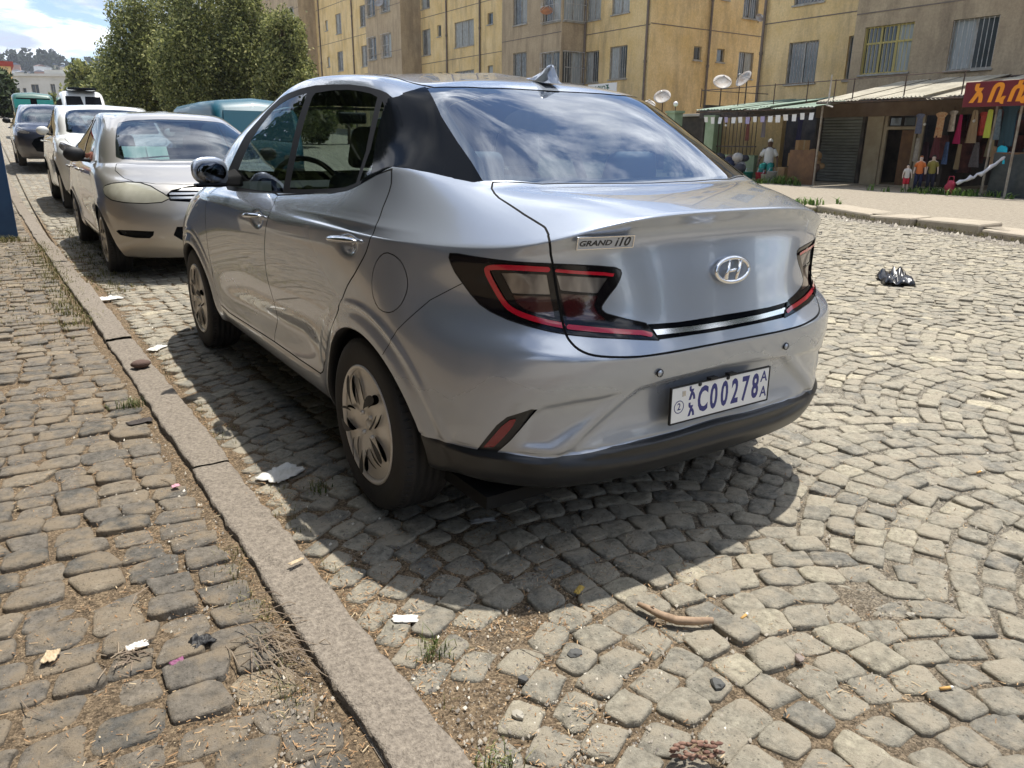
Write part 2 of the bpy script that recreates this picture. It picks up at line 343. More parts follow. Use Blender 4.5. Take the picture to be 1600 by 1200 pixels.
def stone_mat(name, cols, dust, scale=1.):
    m, t, b = principled(name)
    at = N('ShaderNodeAttribute', t, attribute_name='tone'); rp = N('ShaderNodeValToRGB', t); e = rp.color_ramp.elements
    while len(e) < len(cols): e.new(.5)
    for i, (p, c) in enumerate(cols): e[i].position = p; e[i].color = (*c, 1)
    t.links.new(at.outputs['Fac'], rp.inputs[0])
    co = N('ShaderNodeNewGeometry', t)
    n_ = N('ShaderNodeTexNoise', t); n_.inputs['Scale'].default_value = 38; n_.inputs['Detail'].default_value = 8; n_.inputs['Roughness'].default_value = .7; t.links.new(co.outputs['Position'], n_.inputs['Vector'])
    r1 = N('ShaderNodeMapRange', t); r1.inputs[1].default_value = .3; r1.inputs[2].default_value = .7; r1.inputs[3].default_value = .50; r1.inputs[4].default_value = 1.42; t.links.new(n_.outputs[0], r1.inputs[0])
    mu = N('ShaderNodeVectorMath', t, operation='SCALE'); t.links.new(rp.outputs[0], mu.inputs[0]); t.links.new(r1.outputs[0], mu.inputs['Scale'])
    n3 = N('ShaderNodeTexNoise', t); n3.inputs['Scale'].default_value = 11; n3.inputs['Detail'].default_value = 6; n3.inputs['Roughness'].default_value = .65; t.links.new(co.outputs['Position'], n3.inputs['Vector'])
    r3 = N('ShaderNodeMapRange', t); r3.inputs[1].default_value = .44; r3.inputs[2].default_value = .60; r3.inputs[3].default_value = 0; r3.inputs[4].default_value = .85; t.links.new(n3.outputs[0], r3.inputs[0])
    mx_ = N('ShaderNodeMix', t, data_type='RGBA'); t.links.new(r3.outputs[0], mx_.inputs[0]); t.links.new(mu.outputs[0], mx_.inputs[6]); mx_.inputs[7].default_value = (*dust, 1)
    # pits
    vo = N('ShaderNodeTexVoronoi', t); vo.inputs['Scale'].default_value = 62; t.links.new(co.outputs['Position'], vo.inputs['Vector'])
    rv = N('ShaderNodeMapRange', t); rv.inputs[1].default_value = .08; rv.inputs[2].default_value = .2; rv.inputs[3].default_value = .5; rv.inputs[4].default_value = 1.; t.links.new(vo.outputs['Distance'], rv.inputs[0])
    m4 = N('ShaderNodeVectorMath', t, operation='SCALE'); t.links.new(mx_.outputs[2], m4.inputs[0]); t.links.new(rv.outputs[0], m4.inputs['Scale'])
    t.links.new(m4.outputs[0], b.inputs['Base Color']); b.inputs['Roughness'].default_value = .82; b.inputs['Specular IOR Level'].default_value = .3
    n4 = N('ShaderNodeTexNoise', t); n4.inputs['Scale'].default_value = 75; n4.inputs['Detail'].default_value = 9; n4.inputs['Roughness'].default_value = .75; t.links.new(co.outputs['Position'], n4.inputs['Vector'])
    ad_ = N('ShaderNodeMath', t, operation='MULTIPLY_ADD'); t.links.new(n3.outputs[0], ad_.inputs[0]); ad_.inputs[1].default_value = 2.2; t.links.new(n4.outputs[0], ad_.inputs[2])
    bp = N('ShaderNodeBump', t); bp.inputs['Strength'].default_value = 1; bp.inputs['Distance'].default_value = .0085; t.links.new(ad_.outputs[0], bp.inputs['Height']); t.links.new(bp.outputs[0], b.inputs['Normal'])
    return m
M['stone_road'] = stone_mat('street_stone', [(0, (.180, .172, .148)), (.3, (.245, .228, .186)), (.6, (.315, .286, .222)), (.85, (.40, .360, .268)), (1, (.49, .435, .315))], (.36, .315, .24))
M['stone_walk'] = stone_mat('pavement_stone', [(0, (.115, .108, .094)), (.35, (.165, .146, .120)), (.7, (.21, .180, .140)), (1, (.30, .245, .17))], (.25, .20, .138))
def soil_mat():
    m, t, b = principled('joint_soil'); g_ = N('ShaderNodeNewGeometry', t)
    def no(s, d=8, r=.65):
        n_ = N('ShaderNodeTexNoise', t); n_.inputs['Scale'].default_value = s; n_.inputs['Detail'].default_value = d; n_.inputs['Roughness'].default_value = r; t.links.new(g_.outputs['Position'], n_.inputs['Vector']); return n_
    n1_, n2_, n3_ = no(3.), no(60, 8, .8), no(160, 3)
    r1 = N('ShaderNodeValToRGB', t); e = r1.color_ramp.elements; e[0].position = .34; e[0].color = (.10, .075, .05, 1); e[1].position = .66; e[1].color = (.36, .27, .17, 1); e.new(.5); e[1].color = (.21, .155, .10, 1)
    t.links.new(n2_.outputs[0], r1.inputs[0])
    r2 = N('ShaderNodeValToRGB', t); e = r2.color_ramp.elements; e[0].position = .34; e[0].color = (.15, .135, .108, 1); e[1].position = .66; e[1].color = (.37, .33, .26, 1); t.links.new(n2_.outputs[0], r2.inputs[0])
    sp = N('ShaderNodeSeparateXYZ', t); t.links.new(g_.outputs['Position'], sp.inputs[0])
    a = N('ShaderNodeMath', t, operation='MULTIPLY_ADD'); t.links.new(n1_.outputs[0], a.inputs[0]); a.inputs[1].default_value = 2.2; t.links.new(sp.outputs[0], a.inputs[2])
    mr = N('ShaderNodeMapRange', t); mr.inputs[1].default_value = .3; mr.inputs[2].default_value = 1.9; t.links.new(a.outputs[0], mr.inputs[0])
    mx_ = N('ShaderNodeMix', t, data_type='RGBA'); t.links.new(mr.outputs[0], mx_.inputs[0]); t.links.new(r1.outputs[0], mx_.inputs[6]); t.links.new(r2.outputs[0], mx_.inputs[7])
    vo = N('ShaderNodeTexVoronoi', t); vo.inputs['Scale'].default_value = 8.2; mp = N('ShaderNodeMapping', t); mp.inputs['Scale'].default_value = (1, 1.15, 0); t.links.new(g_.outputs['Position'], mp.inputs[0]); t.links.new(mp.outputs[0], vo.inputs['Vector']); vo.feature = 'DISTANCE_TO_EDGE'; vo.inputs['Randomness'].default_value = .55
    v2 = N('ShaderNodeTexVoronoi', t); v2.inputs['Scale'].default_value = 8.2; t.links.new(mp.outputs[0], v2.inputs['Vector']); v2.inputs['Randomness'].default_value = .55
    # beyond the laid stones the joints become relief of the sheet
    le = N('ShaderNodeVectorMath', t, operation='DISTANCE'); t.links.new(g_.outputs['Position'], le.inputs[0]); le.inputs[1].default_value = (-1.7, -2.2, 0)
    far = N('ShaderNodeMapRange', t); far.inputs[1].default_value = 12.5; far.inputs[2].default_value = 14.5; t.links.new(le.outputs['Value'], far.inputs[0])
    sp2 = N('ShaderNodeSeparateXYZ', t); t.links.new(v2.outputs['Color'], sp2.inputs[0])
    cs = N('ShaderNodeValToRGB', t); cs.color_ramp.elements[0].color = (.19, .185, .165, 1); cs.color_ramp.elements[1].color = (.38, .35, .28, 1); t.links.new(sp2.outputs[0], cs.inputs[0])
    jr = N('ShaderNodeMapRange', t); jr.inputs[1].default_value = .03; jr.inputs[2].default_value = .09; t.links.new(vo.outputs['Distance'], jr.inputs[0])
    mf = N('ShaderNodeMix', t, data_type='RGBA'); t.links.new(jr.outputs[0], mf.inputs[0]); t.links.new(mx_.outputs[2], mf.inputs[6]); t.links.new(cs.outputs[0], mf.inputs[7])
    mz = N('ShaderNodeMix', t, data_type='RGBA'); t.links.new(far.outputs[0], mz.inputs[0]); t.links.new(mx_.outputs[2], mz.inputs[6]); t.links.new(mf.outputs[2], mz.inputs[7])
    vg = N('ShaderNodeTexVoronoi', t); vg.inputs['Scale'].default_value = 210; t.links.new(g_.outputs['Position'], vg.inputs['Vector']); sg_ = N('ShaderNodeSeparateXYZ', t); t.links.new(vg.outputs['Color'], sg_.inputs[0])
    gr = N('ShaderNodeMapRange', t); gr.inputs[3].default_value = .55; gr.inputs[4].default_value = 1.55; t.links.new(sg_.outputs[0], gr.inputs[0]); gm = N('ShaderNodeVectorMath', t, operation='SCALE'); t.links.new(mz.outputs[2], gm.inputs[0]); t.links.new(gr.outputs[0], gm.inputs['Scale'])
    t.links.new(gm.outputs[0], b.inputs['Base Color']); b.inputs['Roughness'].default_value = .95; b.inputs['Specular IOR Level'].default_value = .15
    ad_ = N('ShaderNodeMath', t, operation='ADD'); t.links.new(n2_.outputs[0], ad_.inputs[0]); t.links.new(n3_.outputs[0], ad_.inputs[1])
    bp = N('ShaderNodeBump', t); bp.inputs['Distance'].default_value = .012; t.links.new(ad_.outputs[0], bp.inputs['Height']); t.links.new(bp.outputs[0], b.inputs['Normal'])
    return m
M['soil'] = soil_mat()
M['concrete'] = mat('rough_concrete', (.15, .125, .098), .92, c2=(.31, .265, .21), scale=75, bump=.008, bscale=150, contrast=.6, detail=12)
M['earth'] = mat('dusty_earth', (.20, .168, .125), .95, c2=(.42, .365, .28), scale=16, bump=.03, bscale=40, contrast=.9, detail=12)
M['slab'] = mat('worn_slab', (.33, .28, .21), .92, c2=(.44, .38, .29), scale=5, bump=.006, bscale=60, contrast=.8)

# the street: one sheet per surface
WALK = .030
def road_z(X, Y):
    near = np.exp(-np.maximum(0, X-kerbR(Y))/.45)
    return gz(X, Y)-.0098-.002*near+.007*(noise2(X, Y, 9, 1)-.5)+.006*(noise2(X, Y, 3.1, 2)-.5)*(.4+near)
xs = np.concatenate([np.arange(-1.25, 2.2, .03), np.arange(2.2, 10, .14), np.arange(10, 24, .8)])
ys = np.concatenate([np.arange(-2.4, 4, .03), np.arange(4, 14, .12), np.arange(14, 60, 1.), np.arange(60, 125, 6)])
def road_sheet(X, Y):
    z = road_z(X, Y); kr = fark(Y)
    return np.where(X > kr+.3, gz(X, Y)-.06, z)
grid('road', xs, ys, road_sheet, M['soil'], kind='structure')
road = bpy.data.objects['road']
xs = np.concatenate([[-14, -11, -9, -7, -5, -4], np.arange(-3.4, -1.20, .03)]); ys = np.concatenate([np.arange(-2.4, 3, .03), np.arange(3, 14, .12), np.arange(14, 60, 2.)])
grid('pavement', xs, ys, lambda X, Y: gz(X, Y)+np.where(X < kerbL(Y)+.06, WALK-.0105+.011*(noise2(X, Y, 8, 3)-.5)+.008*(noise2(X, Y, 25, 4)-.5), -.05), M['soil'], kind='structure')
pavement = bpy.data.objects['pavement']
ground = grid('ground', np.linspace(-1500, 1800, 67), np.concatenate([[-60, -30, -10], np.linspace(0, 64, 33), np.linspace(80, 2600, 50)]), lambda X, Y: np.where(Y < 60, gz(X, Y)-.35, gz(X, np.minimum(Y, 60))-.35+0*X), M['earth'], kind='structure')

def stones(cx, cy, a, b, th, z, n=10, seed=0):
    """rounded setts: rows of points; returns V (N, k, 3) local to each centre and the shared face list"""
    r = np.random.default_rng(seed); N_ = len(cx); t = np.arange(n)*2*math.pi/n+math.pi/n
    e = .30+r.random((N_, 1))*.15; c_, s_ = np.cos(t)[None], np.sin(t)[None]
    X = np.sign(c_)*np.abs(c_)**e; Y = np.sign(s_)*np.abs(s_)**e
    X = X*(1+r.normal(0, .060, X.shape)); Y = Y*(1+r.normal(0, .060, X.shape))
    skew = r.normal(0, .10, (N_, 1)); tap = r.normal(0, .09, (N_, 1)); X, Y = X*(1+tap*Y)+skew*Y, Y*(1+r.normal(0, .07, (N_, 1))*X)
    tiltx, tilty = r.normal(0, .028, (N_, 1)), r.normal(0, .028, (N_, 1))
    L = []
    for sc_, h in ((1.0, -.045), (1.0, -.0072), (.972, -.0024), (.88, -.0003), (.45, .0006)):
        j = 1+r.normal(0, .02, X.shape)*(sc_ < 1)
        px, py = X*sc_*a[:, None]*j, Y*sc_*b[:, None]*j
        pz = h+(px*tiltx+py*tilty)+(r.normal(0, .0009, X.shape) if h > -.02 else 0)
        L.append(np.stack([px, py, pz], -1))
    L.append(np.stack([np.zeros((N_, 1))]*2+[np.full((N_, 1), .0012)], -1))
    V = np.concatenate(L, 1); co, si = np.cos(th)[:, None], np.sin(th)[:, None]
    V = np.stack([V[..., 0]*co-V[..., 1]*si, V[..., 0]*si+V[..., 1]*co, V[..., 2]], -1)
    F = []
    for k in range(4):
        for j in range(n): p, q = k*n+j, k*n+(j+1) % n; F += [(p, q, q+n), (p, q+n, p+n)]
    for j in range(n): F.append((4*n+j, 4*n+(j+1) % n, 5*n))
    return V, np.array(F)
def lay(cx, cy, a, b, th, z, tone, parent, name, m, n1=300, seed=0):
    P = project(np.stack([cx, cy, z], 1)); ok = (P[:, 2] > .3) & (P[:, 0] > -330) & (P[:, 0] < 1930) & (P[:, 1] < 1560) & (P[:, 1] > 0)
    cx, cy, a, b, th, z, tone, P = [q[ok] for q in (cx, cy, a, b, th, z, tone, P)]
    V, F = stones(cx, cy, a, b, th, z, 12, seed); W = V+np.stack([cx, cy, z], 1)[:, None]
    inside = (P[:, 0] > -20) & (P[:, 0] < 1620) & (P[:, 1] < 1215); size = np.where(inside, 1/P[:, 2], 0); order = np.argsort(-size)
    for i in order[:n1]:
        mesh(name, V[i], F, m, parent, True, attr=np.full(V.shape[1], tone[i]), loc=(cx[i], cy[i], z[i]))
    rest = order[n1:]; k = V.shape[1]
    FF = (F[None]+(np.arange(len(rest))*k)[:, None, None]).reshape(-1, 3)
    mesh('paving_stones', W[rest].reshape(-1, 3), FF, m, parent, True, attr=np.repeat(tone[rest], k), kind='stuff')
    return len(cx)
# street: courses laid in shallow arcs
BAY = 1.36; px_, py_ = .105, .100
A_ = []
r = np.random.default_rng(11)
for kx in range(-1, 9):
    x0 = -1.12+kx*BAY
    for row in range(-34, 176):
        nst = 13; u0 = (row*.37) % 1*.0
        for i in range(nst):
            u = (i+.5)/nst; x = x0+u*BAY; arc = .26*(1-(2*u-1)**2) if kx >= 0 else 0
            slope = -.26*4*(2*u-1)/BAY
            A_.append((x, row*py_+arc+(kx % 2)*.05, math.atan(slope)))
A_ = np.array(A_); cx = A_[:, 0]+r.normal(0, .006, len(A_)); cy = A_[:, 1]+r.normal(0, .006, len(A_)); th = A_[:, 2]+r.normal(0, .07, len(A_))
d = np.hypot(cx+1.7, cy+2.2)
keep = (cx > kerbR(cy)+.065) & (cx < fark(cy)-.35) & (d < 14.5) & (r.random(len(cx)) > .008+.02*np.exp(-(cx+1.12)/.3))
cx, cy, th, d = cx[keep], cy[keep], th[keep], d[keep]
near = np.exp(-(cx-kerbR(cy))/.5); n = len(cx)
a = (.0503+r.normal(0, .0028, n))/np.cos(np.clip(np.abs(th), 0, .75))**.75; b = (.0478+r.normal(0, .0026, n))*np.cos(np.abs(th))**.9; a *= 1-.05*near
sml = r.random(n) < .10; a[sml] *= .84; b[sml] *= .88
z = gz(cx, cy)+r.normal(0, .0035, n)-.0035*near
tone = np.clip(r.normal(.47, .19, n)+.10*(noise2(cx, cy, .8, 5)-.5)+.14*sstep((cx-.2)/2.5)-.10*near, 0, 1)
lay(cx, cy, a, b, th, z, tone, road, 'cobblestone', M['stone_road'], 300, 3)
# pavement: straight courses square to the kerb
A_ = []; r = np.random.default_rng(5)
row = 0; y = -2.6
while y < 13:
    h = r.uniform(.092, .118); x = kerbL(y)-.025-r.uniform(0, .02)
    while x > -4.2:
        w0 = r.uniform(.105, .158); A_.append((x-w0/2, y+h/2+(x+1.3)*-.10+.02*math.sin(x*3+y), w0/2-.0052, h/2-.0046)); x -= w0
    y += h
A_ = np.array(A_); n = len(A_); cx, cy = A_[:, 0], A_[:, 1]+r.normal(0, .004, n)
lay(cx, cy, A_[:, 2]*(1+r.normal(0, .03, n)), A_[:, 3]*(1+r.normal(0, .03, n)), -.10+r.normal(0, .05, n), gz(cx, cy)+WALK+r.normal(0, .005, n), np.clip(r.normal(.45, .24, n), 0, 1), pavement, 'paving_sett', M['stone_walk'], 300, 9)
# kerb of long concrete blocks
kerb = mesh('kerb', *(lambda m: (m.V, m.F))(MB().box(-1.28, -1.20, -2.2, 5, -.2, .025)), M['concrete'], kind='structure')
y = -2.3; r = np.random.default_rng(21)
while y < 34:
    L = r.uniform(.8, 1.15) if y < 20 else 3.; y1 = y+L-.004
    nx, ny = 20, max(6, int(L/.016)); U, Vv = np.meshgrid(np.linspace(0, 1, nx), np.linspace(0, 1, ny), indexing='ij')
    dzb, dxb = r.normal(0, .006), r.normal(0, .006)
    Y = y+U*0+Vv*(y1-y); Lx, Rx = kerbL(Y)+dxb, kerbR(Y)+dxb
    rag = .012*(noise2(Y, Y*0, 18, 3)-.5)+.009*(noise2(Y, Y*0+5, 5, 4)-.5)
    edge = np.minimum(U, 1-U)*2*.155
    X = Lx+(Rx-Lx)*U+rag*(U < .5)*(1-2*U)+(.012*(noise2(Y, Y*0+9, 20, 8)-.5)+.009*(noise2(Y, Y*0, 6, 9)-.5))*(U > .5)*(2*U-1)
    Z = gz(X, Y)+.046+dzb*.6-.014*np.exp(-edge/.010)-.005*np.exp(-np.minimum(Vv, 1-Vv)*L/.006)+.007*(noise2(X, Y, 22, 6)-.5)+.006*(noise2(X, Y, 55, 7)-.5)
    Z[0] = Z[-1] = gz(0, y)-.12; X[0] = X[1]+.004; X[-1] = X[-2]-.004
    V = np.stack([X, Y, Z], -1).reshape(-1, 3); i, j = np.meshgrid(np.arange(nx-1), np.arange(ny-1), indexing='ij'); q = (i*ny+j).ravel()
    o_ = np.array([(kerbL(y)+kerbR(y))/2, y, 0.])
    mesh('kerb_stone', V-o_, np.stack([q, q+ny, q+ny+1, q+1], 1), M['concrete'], kerb, True, loc=tuple(o_))
    y = y1+.004
# loose litter of needles and grit
def scatter_quads(name, P, L, Wd, ang, lift, m, parent=None, kind='stuff', tone=None, tri=False):
    n = len(P); ca, sa = np.cos(ang), np.sin(ang); dx = np.stack([ca, sa, lift], 1)*L[:, None]/2; dy = np.stack([-sa, ca, 0*sa], 1)*Wd[:, None]/2
    V = np.stack([P-dx-dy, P+dx-dy, P+dx+dy, P-dx+dy], 1).reshape(-1, 3); F = (np.arange(n)*4)[:, None]+np.arange(4)
    return mesh(name, V, F, m, parent, attr=None if tone is None else np.repeat(tone, 4), kind=kind)
def tonemat(name, cols, rough=.9):
    m, t, b = principled(name); at = N('ShaderNodeAttribute', t, attribute_name='tone'); rp = N('ShaderNodeValToRGB', t); e = rp.color_ramp.elements
    while len(e) < len(cols): e.new(.5)
    for i, (p, c) in enumerate(cols): e[i].position = p; e[i].color = (*c, 1)
    t.links.new(at.outputs['Fac'], rp.inputs[0]); t.links.new(rp.outputs[0], b.inputs['Base Color']); b.inputs['Roughness'].default_value = rough; return m
M['needle'] = tonemat('dry_needles', [(0, (.12, .07, .035)), (.5, (.33, .19, .09)), (.8, (.42, .28, .15)), (1, (.52, .42, .27))])
M['grit'] = tonemat('grit', [(0, (.10, .09, .08)), (.5, (.26, .23, .19)), (.85, (.40, .36, .29)), (1, (.62, .58, .5))])
r = np.random.default_rng(31)
n = 90000; yy = -2.2+r.random(n)**1.7*12; side = r.random(n)
xx = np.where(side < .42, kerbR(yy)+r.exponential(.42, n), np.where(side < .72, kerbL(yy)-r.exponential(.55, n), -1.2+r.exponential(1.1, n)))
c_ = noise2(xx, yy, 3.5, 12)*.7+noise2(xx, yy, 12, 13)*.5; k = (c_ > .36+.34*r.random(n)) & (xx > -3.2) & (xx < 3); k &= ~((xx > kerbL(yy)) & (xx < kerbR(yy)) & (r.random(n) < .93))
xx, yy = xx[k], yy[k]; n = len(xx); onk = (xx > kerbL(yy)) & (xx < kerbR(yy))
zz = gz(xx, yy)+np.where(onk, .056, np.where(xx < kerbL(yy), WALK, 0.))-.004+r.random(n)*.008
scatter_quads('dry_needles', np.stack([xx, yy, zz], 1), .003+r.random(n)**3*.019, .0010+r.random(n)*.0018, r.random(n)*6.3, r.normal(0, .12, n), M['needle'], tone=r.random(n))
n = 42000; d_ = 9*r.random(n)**1.25; an = r.uniform(-.1, 1.45, n); xx, yy = -1.73+d_*np.sin(an)+.3, -2.2+d_*np.cos(an)+.6
k = (xx > kerbR(yy)+.01) | (xx < kerbL(yy)-.01); k &= (noise2(xx, yy, 5, 22) > .28); xx, yy = xx[k], yy[k]; n = len(xx)
s = .0013+.0052*r.random(n)**4; T_ = np.array([(1, 0, -.4), (-.5, .87, -.4), (-.5, -.87, -.4), (.3, .2, .9)]); 
V = T_[None]*s[:, None, None]*(1+r.normal(0, .25, (n, 4, 3)))+np.stack([xx, yy, gz(xx, yy)+np.where(xx < kerbL(yy), WALK, 0)-.005+s*.5], 1)[:, None]
F = (np.arange(n)*4)[:, None, None]+np.array([(0, 1, 3), (1, 2, 3), (2, 0, 3)]); mesh('grit', V.reshape(-1, 3), F.reshape(-1, 3), M['grit'], kind='stuff', attr=np.repeat(np.clip(r.normal(.5, .25, n), 0, 1), 4))

# ------------------------------------------------------------------ the silver saloon in the foreground
CAGE = """0,-563,200 275,-553,200 445,-525,198 590,-466,210 666,-370,222 707,-208,222 699,-6,212 700,375,186 700,781,190 700,1180,190 700,1583,190 700,1971,188 698,2278,202 719,2609,204 607,2885,176 458,2986,180 259,3058,180 0,3076,180
0,-700,249 291,-690,248 511,-660,252 672,-572,270 765,-452,284 809,-261,264 804,-10,250 783,376,232 786,780,235 786,1180,235 786,1583,235 785,1971,233 792,2278,244 802,2601,218 707,2924,194 506,3085,199 277,3160,199 0,3177,199
0,-743,363 291,-732,353 508,-701,362 675,-609,371 772,-478,393 827,-270,357 831,-6,322 815,376,292 816,780,291 817,1180,292 816,1583,291 814,1972,292 830,2274,331 846,2624,319 761,2951,296 540,3141,286 287,3214,288 0,3231,288
0,-713,445 289,-703,454 519,-674,467 688,-605,479 792,-490,485 835,-272,476 846,-23,455 806,378,416 796,780,407 794,1180,409 795,1583,407 810,1972,415 842,2270,462 852,2648,431 772,2986,412 547,3174,386 283,3237,390 0,3245,390
0,-743,563 289,-732,561 519,-715,556 691,-621,558 787,-495,564 838,-279,555 848,-20,565 819,378,540 814,780,530 816,1180,532 816,1583,530 828,1972,539 844,2268,572 858,2660,529 784,2998,512 561,3168,488 281,3241,492 0,3259,492
0,-756,622 291,-747,619 511,-716,634 675,-620,658 767,-494,669 838,-281,666 847,-20,669 835,378,650 828,780,639 829,1180,641 830,1583,639 837,1972,651 842,2268,671 858,2660,615 783,2984,600 561,3160,576 281,3233,580 0,3249,580
0,-731,704 284,-720,703 453,-665,705 586,-590,731 682,-455,749 827,-270,762 842,-22,771 839,378,749 837,780,746 838,1180,748 838,1583,747 836,1972,752 838,2268,768 851,2668,706 783,2964,693 546,3126,667 283,3200,672 0,3217,672
0,-712,831 287,-700,832 456,-653,833 619,-585,844 722,-447,849 809,-258,850 834,-24,859 835,378,844 835,780,840 836,1180,843 834,1583,835 833,1972,835 833,2271,843 818,2646,791 752,2920,765 539,3091,758 287,3166,752 0,3182,753
0,-688,953 286,-676,948 461,-647,934 620,-576,886 728,-449,878 800,-249,911 829,-25,907 827,379,910 824,780,894 825,1180,888 824,1583,881 824,1972,883 818,2281,882 802,2620,846 717,2862,826 516,3008,824 273,3088,817 0,3104,818
0,-744,1007 289,-729,1004 441,-686,978 597,-602,926 702,-470,912 800,-257,911 821,-29,908 813,374,911 808,779,911 809,1180,923 809,1584,916 804,1977,918 799,2264,916 777,2557,883 681,2754,856 509,2886,860 277,2957,860 0,2975,860
0,-564,1043 288,-557,1045 450,-517,1046 585,-433,1005 684,-317,989 762,-147,976 798,61,988 792,404,964 783,789,957 784,1180,944 784,1570,940 780,1972,938 770,2226,934 744,2477,930 664,2632,934 500,2713,942 279,2760,950 0,2783,949
0,-380,1057 287,-370,1057 460,-338,1061 579,-307,1054 662,-165,1078 734,-39,1119 752,147,1058 764,412,1005 766,800,979 766,1180,967 767,1560,960 762,1959,961 750,2165,964 713,2376,969 629,2504,972 492,2568,971 281,2609,971 0,2616,971
0,-133,1208 271,-128,1212 445,-104,1215 528,-58,1199 578,-4,1199 616,77,1192 677,204,1199 692,446,1188 700,788,1184 702,1168,1178 700,1520,1180 696,1848,1181 678,1983,1183 647,2097,1188 582,2168,1197 465,2227,1199 257,2270,1205 0,2278,1203
0,174,1383 213,169,1379 321,154,1366 416,140,1359 489,163,1347 532,231,1344 564,338,1359 573,537,1391 581,847,1411 583,1121,1416 579,1366,1407 571,1546,1361 561,1657,1346 548,1731,1338 502,1788,1340 424,1840,1373 255,1878,1383 0,1886,1390
0,273,1396 156,265,1395 282,256,1389 375,269,1378 442,300,1372 475,364,1377 542,447,1401 557,604,1415 565,861,1429 566,1110,1434 559,1312,1408 549,1465,1399 535,1548,1392 510,1604,1387 468,1658,1409 393,1683,1414 234,1719,1423 0,1730,1428
0,450,1424 100,450,1421 180,455,1418 250,460,1413 300,480,1408 335,510,1406 355,570,1410 365,690,1425 370,880,1436 370,1070,1438 365,1220,1434 355,1330,1423 335,1400,1418 310,1440,1416 270,1470,1417 200,1490,1420 110,1500,1423 0,1505,1425
0,600,1454 0,610,1451 0,630,1456 0,650,1458 0,670,1463 0,700,1464 0,740,1465 0,810,1465 0,920,1464 0,1040,1463 0,1130,1462 0,1200,1462 0,1240,1462 0,1270,1461 0,1290,1459 0,1310,1457 0,1320,1454 0,1330,1454"""
G0 = np.array([[tuple(int(a)/1000 for a in p.split(',')) for p in r.split()] for r in CAGE.split('\n')])
def pad(*a): return list(a)+[0.]*(18-len(a))
CR = {1: [.7]*18, 2: pad(.6, .6, .5, .4, .3), 5: pad(.55, .55, .45, .3, .15), 8: pad(*[.25]*5), 9: pad(.85, .85, .85, .8, .7, .55, .4, .25, .15)[:9]+[.1]*9, 11: [.6]*18}

def P2(t): return np.array([[float(a) for a in p.split(',')] for p in t.split()])
def YZ(V): return V[:, 1:3]
AX = lambda V: np.abs(V[:, 0])
def AZm(V):  # (distance round the tail, height): unrolls the rear corner
    return np.stack([np.arctan2(AX(V), .3-V[:, 1])*.95, V[:, 2]], 1)
def az(x, y, z): return (math.atan2(abs(x), .3-y)*.95, z)
def AZ3(t): return np.array([az(*[float(a) for a in p.split(',')]) for p in t.split()])
def masked(f, mk, val=.06):
    def g(V):
        m = mk(V); s = np.full(len(V), val)
        if m.any(): s[m] = f(V[m])
        return s
    return g
belt = P2("1.889,.966 1.777,.947 1.603,.947 1.32,.957 1.037,.970 .644,.990 .376,1.008 .236,1.026 .158,1.046 .048,1.081 -.019,1.106")
cplow = P2("-.083,1.102 -.139,1.093 -.193,1.082 -.244,1.074 -.279,1.0695")
gedge = P2("-.255,1.071 -.188,1.110 -.092,1.165 .042,1.243 .15,1.305 .219,1.340")
wtop = P2(".235,1.349 .250,1.335 .262,1.322 .280,1.318 .330,1.336 .374,1.346 .478,1.362 .621,1.376 .780,1.384 .963,1.390 1.115,1.386 1.30,1.374 1.407,1.360 1.55,1.315 1.746,1.205 1.827,1.10 1.875,1.03 1.91,.985")
dlo = np.concatenate([belt, cplow, gedge, wtop])
fgl = smoothline(P2("1.70,.972 1.69,1.03 1.60,1.18 1.47,1.285 1.35,1.33 1.207,1.352 1.06,1.362 1.02,1.355 1.007,1.275 .968,1.127 .945,.985 .96,.98 1.327,.967 1.66,.964"), True, 2)
rgl = P2(".865,.997 .890,1.128 .925,1.273 .94,1.345 .925,1.360 .752,1.362 .62,1.358 .521,1.350 .42,1.337 .367,1.324 .31,1.305 .285,1.290 .195,1.17 .114,1.095 .105,1.083 .113,1.074 .176,1.054 .274,1.033 .40,1.022 .518,1.014 .69,1.003")
qdiv = P2(".351,1.33 .282,1.24 .219,1.149 .185,1.05")
rglass = np.array([(.478, .219), (.52, .042), (.537, -.092), (.546, -.188), (.559, -.272), (.54, -.284), (.40, -.339), (.2, -.362), (0, -.371), (-.1, -.371), (-.1, .14), (0, .14), (.12, .142), (.30, .148), (.40, .17), (.45, .2)])
wsg = np.array([(-.1, 2.60), (0, 2.60), (.3, 2.585), (.48, 2.54), (.60, 2.47), (.64, 2.40), (.60, 2.2), (.55, 2.0), (.51, 1.87), (.46, 1.885), (.3, 1.925), (0, 1.94), (-.1, 1.94)])
rdoorL = smoothline(P2("-.023,1.099 -.047,1.058 -.052,1.020 -.052,.99 -.060,.950 -.058,.912 -.037,.861 .004,.817 .048,.777 .096,.740 .139,.697 .189,.644 .265,.575 .337,.510 .403,.442 .439,.388 .466,.352 .505,.334"), False, 2)
fdoorL = smoothline(P2(".978,.965 .975,.946 .955,.921 .957,.883 .977,.839 1.007,.770 1.037,.692 1.051,.636 1.046,.589 1.031,.536 1.036,.485 1.070,.427 1.092,.366 1.087,.328"), False, 2)
ffront = P2("1.86,.312 2.02,.33 2.06,.42 2.075,.6 2.07,.75 2.06,.84 2.03,.91 1.97,.965")
bl = lambda a, b: belt[(belt[:, 0] <= a) & (belt[:, 0] >= b)]
rdoor = np.concatenate([rdoorL, P2(".742,.329"), fdoorL[::-1], bl(.97, 0)])
fdoor = np.concatenate([fdoorL, ffront, bl(1.95, .99)])
